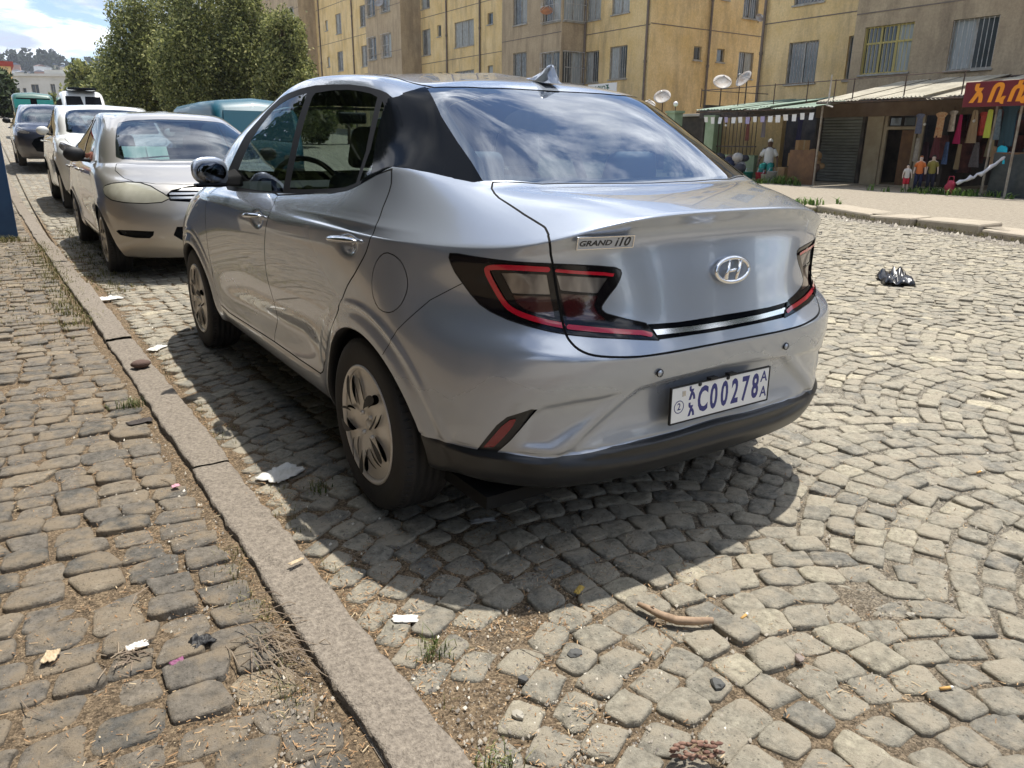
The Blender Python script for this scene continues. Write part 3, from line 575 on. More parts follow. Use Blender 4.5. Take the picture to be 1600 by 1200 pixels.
fuel = smoothline(P2("-.163,.872 -.221,.859 -.251,.827 -.262,.79 -.254,.750 -.233,.722 -.192,.703 -.136,.705 -.098,.733 -.084,.775 -.092,.82 -.121,.856"), True, 2)
lidE = smoothline(AZ3("-.568,-.373,1.032 -.559,-.486,.995 -.548,-.565,.969 -.553,-.583,.958 -.560,-.606,.924 -.555,-.603,.902 -.550,-.605,.880 -.542,-.614,.815 -.533,-.626,.747 -.532,-.646,.699 -.526,-.665,.676 -.514,-.682,.660 -.493,-.698,.648 -.460,-.711,.640 -.405,-.725,.633 -.344,-.735,.628 -.279,-.741,.627 -.209,-.745,.627 -.136,-.748,.628 0,-.75,.629"), False, 2)
lidrear = np.concatenate([lidE, [(-.2, .629), (-.2, 1.5), (lidE[0, 0], 1.5)]])
lidtop = np.array([(.538, -.292), (.556, -.315), (.565, -.345), (.568, -.373), (.559, -.486), (.548, -.565), (.553, -.583), (.56, -.606), (.57, -.9), (-.2, -.9), (-.2, -.375), (0, -.375), (.2, -.366), (.40, -.343)])
def lidsd(V):
    # deck from above, tail from behind, joined where the surface turns over the lip
    up_ = V[:, 2] > .952
    return np.where(up_, sdpoly(lidtop, np.stack([AX(V), V[:, 1]], 1)), sdpoly(lidrear, AZm(V)))
lamp = AZ3("-.740,-.399,.892 -.729,-.419,.893 -.702,-.467,.889 -.639,-.545,.882 -.562,-.600,.878 -.498,-.630,.874 -.436,-.653,.869 -.388,-.667,.863 -.374,-.672,.856 -.371,-.672,.848 -.377,-.673,.833 -.387,-.672,.816 -.406,-.669,.795 -.422,-.666,.775 -.430,-.666,.764 -.430,-.667,.754 -.419,-.673,.743 -.363,-.694,.725 -.306,-.710,.710 -.290,-.718,.689 -.270,-.727,.664 -.331,-.716,.672 -.392,-.700,.680 -.466,-.675,.688 -.528,-.648,.697 -.566,-.623,.705 -.595,-.599,.713 -.624,-.572,.722 -.647,-.542,.731 -.661,-.520,.739 -.675,-.497,.748 -.690,-.469,.764 -.704,-.446,.789 -.719,-.427,.819 -.731,-.413,.843 -.738,-.403,.866 -.742,-.398,.882")
red1 = smoothline(AZ3("-.563,-.600,.864 -.620,-.562,.867 -.660,-.52,.867 -.679,-.497,.863 -.680,-.493,.851 -.668,-.502,.819 -.651,-.520,.779 -.639,-.539,.758 -.619,-.564,.744 -.582,-.600,.730 -.535,-.635,.718"), False, 4)
red2 = AZ3("-.541,-.613,.861 -.487,-.636,.855 -.419,-.660,.849 -.397,-.667,.845")
red3 = AZ3("-.520,-.646,.714 -.463,-.670,.706 -.394,-.695,.697 -.318,-.715,.687 -.293,-.715,.680")
in1 = AZ3("-.655,-.521,.850 -.638,-.545,.852 -.564,-.600,.850 -.558,-.61,.797 -.634,-.54,.797")
in1b = AZ3("-.632,-.54,.792 -.558,-.610,.792 -.548,-.621,.738 -.586,-.591,.748 -.611,-.568,.757 -.622,-.548,.770")
in2 = AZ3("-.541,-.614,.848 -.478,-.640,.843 -.408,-.664,.837 -.437,-.659,.798 -.487,-.639,.803 -.531,-.620,.808")
in3 = AZ3("-.531,-.620,.800 -.437,-.659,.791 -.446,-.659,.768 -.440,-.666,.748 -.416,-.679,.726 -.521,-.638,.732")
refl = AZ3("-.722,-.535,.374 -.710,-.560,.408 -.694,-.583,.444 -.676,-.600,.466 -.661,-.61,.470 -.668,-.603,.448 -.686,-.587,.415 -.704,-.562,.380")
vent = AZ3("-.735,-.525,.366 -.722,-.552,.408 -.704,-.577,.450 -.683,-.596,.476 -.625,-.627,.500 -.610,-.635,.498 -.640,-.62,.455 -.672,-.597,.405 -.695,-.567,.366")
strip = np.array([(-.1, .706), (.0, .7055), (.195, .704), (.300, .708), (.285, .688), (.268, .664), (.129, .663), (0, .662), (-.1, .662)])
chrm = np.array([(-.1, .687), (.0, .6865), (.150, .6875), (.281, .692), (.272, .677), (.127, .6735), (0, .6730), (-.1, .6730)])
recess = np.array([(-.1, .553), (.0, .553), (.15, .547), (.24, .540), (.318, .533), (.40, .475), (.48, .422), (.60, .33), (.3, .31), (0, .31), (-.1, .31)])
scoop = np.array([(.64, .485), (.60, .512), (.52, .524), (.35, .530), (.42, .478), (.50, .425), (.575, .378), (.665, .382)])
valA = np.array([az(*p) for p in [(0, -.736, .374), (.19, -.732, .366), (.388, -.714, .362), (.498, -.687, .354), (.593, -.645, .354), (.638, -.618, .361), (.68, -.585, .368), (.714, -.546, .367), (.80, -.34, .367), (.83, 0, .367)]])
hoodp = np.array([(-.1, 2.66), (.0, 2.66), (.3, 2.64), (.5, 2.6), (.60, 2.53), (.655, 2.50), (.69, 2.62), (.655, 2.80), (.60, 2.92), (.45, 3.03), (.25, 3.09), (0, 3.105), (-.1, 3.105)])
headl = np.array([(.46, .70), (.56, .66), (.70, .645), (.82, .68), (.93, .76), (.99, .84), (.93, .83), (.80, .79), (.62, .755), (.5, .74)])  # arc, z
grille = np.array([(-.1, .66), (0, .66), (.3, .655), (.43, .60), (.50, .50), (.42, .36), (.2, .33), (0, .33), (-.1, .33)])
def FZ(V): return np.stack([np.arctan2(AX(V), V[:, 1]-2.2)*.98, V[:, 2]], 1)
ARCH = [(0.02, .285, .372, .325), (2.46, .285, .362, .328)]
def archsd(V, k):
    cy, cz, a, b = ARCH[k]; dy, dz = (V[:, 1]-cy)/a, (V[:, 2]-cz)/b
    dz = np.maximum(dz, 0)
    return (np.hypot(dy, dz)-1)*min(a, b)
cpx = np.array([(.474, .235), (.515, .042), (.535, -.092), (.545, -.188), (.557, -.274), (.585, -.262), (.62, -.212), (.65, -.12), (.62, 0), (.56, .19), (.545, .262), (.51, .243), (.49, .24)])
def roofline(V): return np.stack([AX(V), V[:, 1]], 1)
ditch = np.array([(.462, .205), (.473, .27), (.482, .5), (.487, .8), (.486, 1.1), (.478, 1.4), (.468, 1.6), (.47, 1.75), (.50, 1.84)])

def shape_main(V):
    ax = AX(V); sx = np.sign(V[:, 0]); Nn = vnormals(V, shape_main.F); d = np.zeros(len(V))
    for k in (0, 1):
        m = (ax > .5) & (V[:, 2] < .95)
        s = archsd(V, k); d += np.where(m, .011*sstep(1-(s-.012)/.055)+.006*np.exp(-((s-.075)/.012)**2)*sstep((V[:, 2]-.3)/.1), 0)
    m = V[:, 1] < -.5
    XZ = np.stack([ax, V[:, 2]], 1)
    d -= np.where(m, .016*sstep(-sdpoly(recess, XZ)/.022), 0)
    d -= np.where(m, .0065*sstep(-sdpoly(scoop, XZ)/.022), 0)
    vz = np.interp(AZm(V)[:, 0], valA[:, 0], valA[:, 1])-V[:, 2]; d += np.where((V[:, 1] < -.3) & (vz > -.02), .017*sstep((vz+.001)/.011)*sstep((-.33-V[:, 1])/.22)*sstep((.15-vz)/.1)-.004*sstep(1-np.abs(vz+.004)/.004), 0)
    sideb = (ax > .7) & (V[:, 2] < .96)
    for cy, cz in ((.105, .868), (1.115, .862)):
        d -= np.where(sideb, .016*np.exp(-(((V[:, 1]-cy)/.052)**2+((V[:, 2]-cz)/.027)**2)**1.5), 0)
    # the sharp rising feature low on the doors
    zc = .43-.05*(V[:, 1]-1.) ; t = (V[:, 2]-zc)
    d -= np.where(sideb & (V[:, 1] > .45) & (V[:, 1] < 2.05), .009*np.exp(-(t/.05)**2)*sstep((V[:, 1]-.45)/.25)*sstep((2.05-V[:, 1])/.25), 0)
    d += np.where(sideb & (V[:, 1] < 2.2), .0035*np.exp(-np.abs(V[:, 2]-.918-.02*np.cos(V[:, 1]*1.4))/.01)*sstep((1.0-V[:, 1])/1.)*sstep((V[:, 1]+.35)/.4)*sstep((ax-.7)/.08), 0)
    return V+Nn*d[:, None]

def main_car():
    car = empty('saloon_car', label='silver blue saloon car parked in the foreground with its tail towards the viewer', cat='car')
    V, F = cage_surface(G0, CR, 4); shape_main.F = F; V = shape_main(V)
    S = Surf(V, F, vnormals(V, F)); B = {}
    side = lambda V: (AX(V) > .45)
    hi = lambda V: side(V) & (V[:, 2] > .90)
    fd = {
     'dlo': masked(lambda V: sdpoly(dlo, YZ(V)), hi), 'fgl': masked(lambda V: sdpoly(fgl, YZ(V)), hi), 'rgl': masked(lambda V: sdpoly(rgl, YZ(V)), hi),
     'qdiv': masked(lambda V: sdline(qdiv, YZ(V))-.013, hi),
     'rg': masked(lambda V: sdpoly(rglass, roofline(V)), lambda V: (V[:, 2] > .99) & (V[:, 1] < .6)),
     'ws': masked(lambda V: sdpoly(wsg, roofline(V)), lambda V: (V[:, 2] > .88) & (V[:, 1] > 1.5)),
     'rd': masked(lambda V: sdpoly(rdoor, YZ(V)), lambda V: (AX(V) > .6) & (V[:, 2] < 1.12)), 'fdr': masked(lambda V: sdpoly(fdoor, YZ(V)), lambda V: (AX(V) > .6) & (V[:, 2] < 1.0)),
     'fuel': masked(lambda V: sdpoly(fuel, YZ(V)), lambda V: (V[:, 0] < -.6) & (V[:, 2] < 1.0)),
     'lid': masked(lidsd, lambda V: (V[:, 1] < -.2) & (V[:, 2] > .55)),
     'hood': masked(lambda V: sdpoly(hoodp, roofline(V)), lambda V: (V[:, 1] > 2.3) & (V[:, 2] > .7)),
     'dit': masked(lambda V: sdline(ditch, roofline(V))-.0055, lambda V: V[:, 2] > 1.3),
     'a0': masked(lambda V: archsd(V, 0), lambda V: AX(V) > .5), 'a1': masked(lambda V: archsd(V, 1), lambda V: AX(V) > .5),
     'head': masked(lambda V: sdpoly(headl, FZ(V)), lambda V: V[:, 1] > 2.3), 'gri': masked(lambda V: sdpoly(grille, FZ(V)), lambda V: V[:, 1] > 2.9),
     'val': masked(lambda V: V[:, 2]-np.interp(AZm(V)[:, 0], valA[:, 0], valA[:, 1]), lambda V: V[:, 1] < -.18),
    }
    rear = lambda V: (V[:, 1] < -.3) & (V[:, 2] < 1.)
    fr = {k: masked(lambda V, p=p: sdpoly(p, AZm(V)), rear) for k, p in (('lamp', lamp), ('in1', in1), ('in1b', in1b), ('in2', in2), ('in3', in3), ('refl', refl), ('vent', vent))}
    for k, p, h in (('red1', red1, .0068), ('red2', red2, .0042), ('red3', red3, .0062)):
        fr[k] = masked(lambda V, p=p, h=h: sdline(p, AZm(V))-h, rear)
    XZr = lambda p: masked(lambda V: sdpoly(p, np.stack([AX(V), V[:, 2]], 1)), rear)
    fd['cpx'] = masked(lambda V: sdpoly(cpx, roofline(V)), lambda V: (V[:, 2] > 1.055) & (V[:, 1] < .4)); fr['strip'] = XZr(strip); fr['chrm'] = XZr(chrm); fd.update(fr)
    # refine round the lamps before cutting fine shapes
    for stp in (.006,):
        bxm = lambda V: (V[:, 1] < -.3) & (V[:, 2] > .65) & (V[:, 2] < .905) & (AX(V) > .24)
        bx2 = lambda V: (V[:, 1] < -.3) & (V[:, 2] > .36) & (V[:, 2] < .51) & (AX(V) > .58)
        for bm in (bxm, bx2):
            S.cut(lambda V: np.where(bm(V), np.sin(AZm(V)[:, 0]*math.pi/stp/1.3+.3), 1.)); S.cut(lambda V: np.where(bm(V), np.sin(V[:, 2]*math.pi/stp/1.3+.4), 1.))
    G = .0029
    for k, f in fd.items():
        if k in ('rd', 'fdr', 'lid', 'hood', 'fuel'):
            for o in ((-G, 0, G) if k != 'fuel' else (-.0015, 0, .0015)): S.cut(lambda V: f(V)-o)
        elif k in ('lamp',):
            for o in (-.006, .0, .003): S.cut(lambda V: f(V)-o)
        elif k == 'dlo':
            for o in (-.004, 0): S.cut(lambda V: f(V)-o)
        elif k in ('fgl', 'rgl', 'rg', 'ws'):
            for o in (0, -.03) if k in ('rg', 'ws') else (0,): S.cut(lambda V: f(V)-o)
        else: S.cut(f)
    # bumper seam from the lamp to the wheel arch
    seamp = AZ3("-.719,-.427,.815 -.76,-.33,.76 -.80,-.22,.66 -.82,-.16,.575"); smk = lambda V: (V[:, 1] < -.12) & (AX(V) > .6) & (V[:, 2] < .83) & (V[:, 2] > .56); sp_ = np.concatenate([seamp, [(0.2, .3), (0.2, 1.)]]); f0 = masked(lambda V: sdpoly(sp_, AZm(V), .3), smk); S.cut(f0); fs = masked(lambda V: sdline(seamp, AZm(V))-.0013, smk); S.cut(fs)
    C_ = S.cen(); g = {k: f(C_) for k, f in fd.items()}; gs = fs(C_)
    lab = np.full(len(C_), 'body', dtype='<U12')
    def put(name, m): lab[m] = name
    put('door_rear', g['rd'] < 0); put('door_front', g['fdr'] < 0); put('lid', g['lid'] < 0); put('hood', g['hood'] < 0); put('fuel', g['fuel'] < 0)
    Lx = C_[:, 0] < 0
    put('val', (g['val'] < 0)); put('headlamp', g['head'] < 0); put('grille', g['gri'] < 0)
    put('vent', g['vent'] < 0); put('refl', g['refl'] < 0)
    put('strip', (g['strip'] < 0) & (g['lamp'] > 0)); put('chrm', g['chrm'] < 0)
    lm = (g['lamp'] < .003); inlid = lab == 'lid'
    put('lamprim', lm & (g['lamp'] > 0)); lm = g['lamp'] < 0; put('lampedge', lm & (g['lamp'] > -.006)); put('lampblk', lm & (g['lamp'] <= -.006))
    for k in ('in1', 'in2'): put('clear', lm & (g[k] < 0))
    for k in ('in1b', 'in3'): put('dred', lm & (g[k] < 0))
    for k in ('red1', 'red2', 'red3'): put('redl', lm & (g[k] < 0))
    grv = (np.abs(g['rd']) < G) | (np.abs(g['fdr']) < G) | ((np.abs(g['lid']) < G)) | (np.abs(g['hood']) < G) | (np.abs(g['fuel']) < .0015)
    grv &= ~((g['lamp'] < .003) & (np.abs(g['lid']) >= G)); put('gap', grv)
    put('seam', (gs < 0) & (lab == 'body'))
    put('dit', (g['dit'] < 0) & (lab == 'body'))
    put('dlotrim', (g['dlo'] < 0) & (g['dlo'] > -.004)); put('dlo', g['dlo'] <= -.004)
    gl_ = (g['rgl'] < 0) & (lab == 'dlo'); put('rgl', gl_); put('qgl', gl_ & (C_[:, 1] < .27-(1.2-C_[:, 2])*.38)); put('dlo', gl_ & (g['qdiv'] < 0)); put('fgl', (g['fgl'] < 0) & (lab == 'dlo'))
    put('dlo', (g['cpx'] < 0) & (lab == 'body')); put('rgb', g['rg'] < 0); put('rg', g['rg'] < -.03); put('wsb', (g['ws'] < 0) & (lab != 'dlo')); put('ws', (g['ws'] < -.03) & (lab == 'wsb'))
    put('arch', (g['a0'] < 0) | (g['a1'] < 0))
    is_ = lambda *k: np.isin(lab, k)
    Mp = M['paint']
    body = S.part(is_('body', 'lamprim_') , 'body', Mp, car)
    lid = S.part(is_('lid'), 'boot_lid', Mp, car)
    S.part(is_('hood'), 'bonnet', Mp, car); S.part(is_('fuel'), 'fuel_flap', Mp, car)
    gapf = lambda V: .007*np.maximum.reduce([1-np.abs(fd[k](V))/G for k in ('rd', 'fdr', 'lid', 'hood', 'fuel')]).clip(0, 1)
    S.part(is_('gap'), 'panel_gap', M['gap'], car, fn=gapf)
    doors = {}
    for nm, sel, sg in (('rear_door', 'door_rear', True), ('rear_door', 'door_rear', False), ('front_door', 'door_front', True), ('front_door', 'door_front', False)):
        doors[(nm, sg)] = S.part(is_(sel) & (Lx == sg), nm, Mp, car)
    S.part(is_('val'), 'bumper_valance', M['plastic'], car)
    for sg in (True, False):
        S.part(is_('refl') & (Lx == sg), 'reflector', M['reflector'], car, push=.003)
        hl = S.part(is_('headlamp') & (Lx == sg), 'headlamp', M['clear'], car)
        tl = S.part(is_('lampblk', 'lampedge') & (Lx == sg), 'tail_lamp', M['lampblack'], car, fn=lambda V: .004*sstep(-fd['lamp'](V)/.006))
        S.part(is_('lamprim') & (Lx == sg), 'lamp_seal', M['gap'], tl, fn=lambda V: .003*sstep(1-np.abs(fd['lamp'](V)-.0015)/.0015))
        S.part(is_('redl') & (Lx == sg), 'light_guide', M['red'], tl, push=-.0005); S.part(is_('clear') & (Lx == sg), 'reversing_lens', M['clear'], tl, push=.006); S.part(is_('dred') & (Lx == sg), 'brake_lens', M['darkred'], tl, push=.006)
    S.part(is_('grille'), 'grille', M['gloss'], car, push=.01)
    S.part(is_('strip'), 'boot_strip', M['gloss'], lid, push=.004); S.part(is_('chrm'), 'chrome_bar', M['chrome'], lid, push=.001)
    S.part(is_('dit'), 'roof_seam', M['black'], car, push=.003)
    ph = (C_[:, 1] < .23-(1.2-C_[:, 2])*.55)
    for sg in (True, False):
        S.part(is_('dlotrim', 'dlo') & ~ph & (Lx == sg), 'window_surround', M['satin'], car, fn=lambda V: .0015*sstep(-fd['dlo'](V)/.004)); S.part(is_('dlotrim', 'dlo') & ph & (Lx == sg), 'pillar_panel', M['gloss'], car)
        S.part(is_('seam') & (Lx == sg), 'bumper_seam', M['gap'], car, fn=lambda V: np.full(len(V), .0006)); S.part(is_('vent') & (Lx == sg), 'bumper_vent', M['plastic'], car, push=.006)
    for sg in (True, False):
        S.part(is_('fgl') & (Lx == sg), 'door_glass', M['glass'], doors[('front_door', sg)], push=.002); S.part(is_('rgl') & (Lx == sg), 'door_glass', M['glass'], doors[('rear_door', sg)], push=.002)
        S.part(is_('qgl') & (Lx == sg), 'quarter_glass', M['glass'], doors[('rear_door', sg)], push=.002)
    S.part(is_('rg', 'rgb'), 'rear_window', M['rearglass'], car, push=.002); S.part(is_('rgb'), 'rear_window_border', M['black'], car, push=.006)
    S.part(is_('ws', 'wsb'), 'windscreen', M['frontglass'], car, push=.002); S.part(is_('wsb'), 'windscreen_border', M['black'], car, push=.006)
    main_car.S = S
    # arch lips and liners
    for k in (0, 1):
        cy, cz, a, b = ARCH[k]
        for sx in (-1, 1):
            m = MB(); pts = []
            ts = np.linspace(-.28, math.pi+.28, 41) if k == 0 else np.linspace(-.2, math.pi+.2, 41)
            xs = []
            for t in ts:
                dz = math.sin(t); y = cy+a*math.cos(t) if dz > 0 else cy+math.copysign(a, math.cos(t)); z = cz+b*dz if dz > 0 else cz+.3*dz
                q = np.abs(S.V[:, 1]-y)+np.abs(S.V[:, 2]-z)+np.where((S.V[:, 0]*sx > .6), 0, 9); i = q.argmin(); xs.append(abs(S.V[i, 0])); pts.append((y, z))
            V = []; n = len(pts)
            for (y, z), x in zip(pts, xs):
                for dx, sc_ in ((.0005, 1.), (-.004, .985), (-.035, .98), (-.04, 1.05), (-.28, 1.05)):
                    V.append((sx*(x+dx if dx > -.2 else .5), cy+(y-cy)*sc_, cz+(z-cz)*sc_ if z > cz else z))
            Fc = [(i*5+j, i*5+j+1, i*5+j+6, i*5+j+5) for i in range(n-1) for j in range(4)]
            m.add(V, [f for f in Fc]); m.make('wheel_arch_liner', M['black'], car, True)
            mesh('wheel_arch_wall', [(sx*.5, y, z) for y, z in pts], [tuple(range(n))], M['gap'], car)
    # wheels
    for (y, sx) in ((0, -1), (0, 1), (2.45, -1), (2.45, 1)):
        wheel(car, (sx*.755, y, .293), sx, .293, .0865, .197, M['hub'], rot=.35 if y == 0 else 1.1)
    # underbody, floor and inner structure
    m = MB(); m.box(-.70, .70, -.52, 3.0, .17, .21); m.box(-.5, .5, -.45, 3.0, .21, .30); m.make('underbody', M['gap'], car)
    m = MB(); m.tube([(.1, 2.6, .18), (.1, -.2, .2)], .025, 8); m.make('exhaust_pipe', M['steel'], car, True)
    m = MB(); m.tube([(-.7, 0, .28), (.7, 0, .28)], .03, 8); m.make('axle', M['black'], car)
    # mirrors
    for sx in (-1, 1):
        mirror(car, sx)
    # handles
    for sg, sx in ((True, -1), (False, 1)):
        for nm, cy, cz in (('rear_door', .125, .884), ('front_door', 1.135, .876)):
            m = MB(); pa = []; ra = []
            for i in range(13):
                t = i/12*2-1; pa.append((sx*(.836+.020*(1-t*t)), cy+t*.114, cz-.008*t-.004*t*t)); ra.append(.004+.0175*math.sqrt(max(0, 1-abs(t)**2.6)))
            m.tube(pa, ra, 12, flat=.5); m.make('handle', M['chrome_hdl'], doors[(nm, sg)], True)
    # boot badge, emblem, plate
    z = Vector((-.20, -.97, .30)); fb = frame((-.428, -.668, .934), (.165, -.037, 0), (-.2, -.96, -.22))
    m = MB(); m.box(-.084, .084, -.017, .017, -.001, .0035); o = m.make('badge', M['paint'], lid); o.data.transform(fb)
    m = MB()
    for y0 in (-.017, .0145): m.box(-.084, .084, y0, y0+.0025, .0035, .005)
    for x0 in (-.084, .0815): m.box(x0, x0+.0025, -.0145, .0145, .0035, .005)
    o = m.make('badge_rim', M['chrome'], lid); o.data.transform(fb)
    text('badge_lettering', 'GRAND', .020, M['black'], lid, fb @ Matrix.Translation((-.031, -.001, .0036)), .0006, .25, .0005, 1.35)
    text('badge_lettering', 'i10', .034, M['black'], lid, fb @ Matrix.Translation((.048, -.0005, .0036)), .0006, .3, .0006, 1.05)
    fe = frame((.018, -.713, .832), (1, 0, 0), (.0, -.98, .17))
    m = MB(); ring = [(.069*math.cos(t), .0345*math.sin(t), .005) for t in np.linspace(0, 2*math.pi, 40, endpoint=False)]
    m.tube(ring, .0068, 8, closed=True, flat=.8)
    o = m.make('emblem', M['chrome'], lid, True); o.data.transform(fe)
    m = MB()
    for a, b_, r0, r1 in (((-.034, -.024, .006), (-.010, .028, .006), .0095, .006), ((.010, -.028, .006), (.034, .024, .006), .006, .0095)):
        m.tube([a, ((a[0]+b_[0])/2, (a[1]+b_[1])/2, .008), b_], [r0, .0068, r1], 8, flat=.7)
    m.tube([(-.022, -.004, .006), (0, -.001, .009), (.022, .004, .006)], [.003, .006, .003], 8, flat=.7)
    o = m.make('emblem_letter', M['chrome'], lid, True); o.data.transform(fe)
    text('badge_lettering', '1.2', .016, M['chrome'], lid, frame((.50, -.66, .905), (1, .25, 0), (.2, -.96, .1)), .001)
    # number plate
    fp = frame((-.006, -.743, .462), (1, 0, 0), (0, -1, .02))
    pl = empty('number_plate', parent=car); pl.matrix_local = fp
    def loc(mb, n, mm, sm=False): return mb.make(n, mm, pl, sm)
    m = MB(); m.box(-.216, .216, -.0575, .0575, -.006, 0); bevel(loc(m, 'plate_frame', M['black']), .003, 2)
    m = MB(); m.box(-.211, .211, -.0525, .0525, 0.0002, .002); bevel(loc(m, 'plate_sheet', M['white']), .0015, 2)
    m = MB()
    rr = [(-.213+.426*i/1, s*.0535, .002) for s in (-1, 1) for i in (0, 1)]
    for s in (-1, 1): m.box(-.214, .214, s*.055-.0015, s*.055+.0015, .0002, .0035); m.box(s*.2135-.0015, s*.2135+.0015, -.055, .055, .0002, .0035)
    loc(m, 'plate_border', M['black'])
    I = Matrix.Identity(4)
    for i, ch in enumerate('C00278'):
        text('plate_character', ch, .106, M['blue'], pl, Matrix.Translation((-.083+i*.0465, -.002, .002)), .0004, 0, .0032, .60)
    text('plate_character', 'A', .048, M['blue'], pl, Matrix.Translation((.188, .026, .002)), .0004, 0, .0008, .95); text('plate_character', 'A', .048, M['blue'], pl, Matrix.Translation((.190, -.024, .002)), .0004, 0, .0008, .95)
    for dy in (.026, -.024): text('plate_character', '\u12a0', .052, M['blue'], pl, Matrix.Translation((-.130, dy, .002)), .0004, 0, .0022, .9)
    text('plate_character', '2', .030, M['blue'], pl, Matrix.Translation((-.181, -.006, .002)), .0004, 0, .0003, .95)
    m = MB(); m.tube([(-.181+.0185*math.cos(t), -.006+.0185*math.sin(t), .002) for t in np.linspace(0, 2*math.pi, 28, endpoint=False)], .0013, 5, closed=True); loc(m, 'plate_circle', M['blue'], True)
    m = MB(); m.box(-.170, -.157, .024, .040, .002, .003); loc(m, 'plate_stamp', M['badge'])
    for x in (-.10, .02): loc(MB().lathe([(0, .004), (.006, .003), (.007, .0)], (x, .050, .002), 'z', 10), 'plate_screw', M['black'], True)
    for x in (-.06, .02): loc(MB().box(x, x+.03, .055, .063, -.01, .008), 'plate_lamp', M['black'])
    for x in (-.265, .288):
        m = MB(); m.lathe([(0, -.003), (.009, -.002), (.010, .002)], (x, -.738 if x < 0 else -.735, .569), 'y', 14); m.make('parking_sensor', M['paint'], car, True)
        m = MB(); m.lathe([(.0100, -.001), (.0116, -.001), (.0118, .004)], (x, -.739 if x < 0 else -.736, .569), 'y', 14); m.make('sensor_ring', M['black'], car, True)
    # shark fin
    prof = [(.0, .0), (.045, .014), (.085, .034), (.115, .056), (.135, .060), (.142, .052), (.150, .020), (.158, 0)]
    m = MB(); V = []
    for y, h in prof:
        for f_, wd in ((0, 1.), (.5, .62), (.85, .32), (1, .12)):
            V.append((.036*wd*(1-.55*(y/.16 < .1)), y, h*f_)); 
    V2 = [(-x, y, z) for x, y, z in V]; n = len(prof)
    Fc = [(i*4+j, i*4+j+1, i*4+j+5, i*4+j+4) for i in range(n-1) for j in range(3)]
    m.add(V, Fc); m.add(V2, [f[::-1] for f in Fc]); m.add([V[i*4+3] for i in range(n)]+[V2[i*4+3] for i in range(n)], [(i, n+i, n+i+1, i+1) for i in range(n-1)])
    m.add([V[(n-1)*4], V[(n-1)*4+3], V2[(n-1)*4+3], V2[(n-1)*4]], [(0, 1, 2, 3)])
    o = m.make('shark_fin', M['finp'], car, False); o.data.transform(Matrix.Translation((.01, .32, 1.408)) @ Matrix.Rotation(R(9), 4, 'X') @ Matrix.Rotation(math.pi, 4, 'Z') @ Matrix.Diagonal((1, 1, 1, 1))); bevel(o, .003, 2, 50)
    interior(car)
    return car
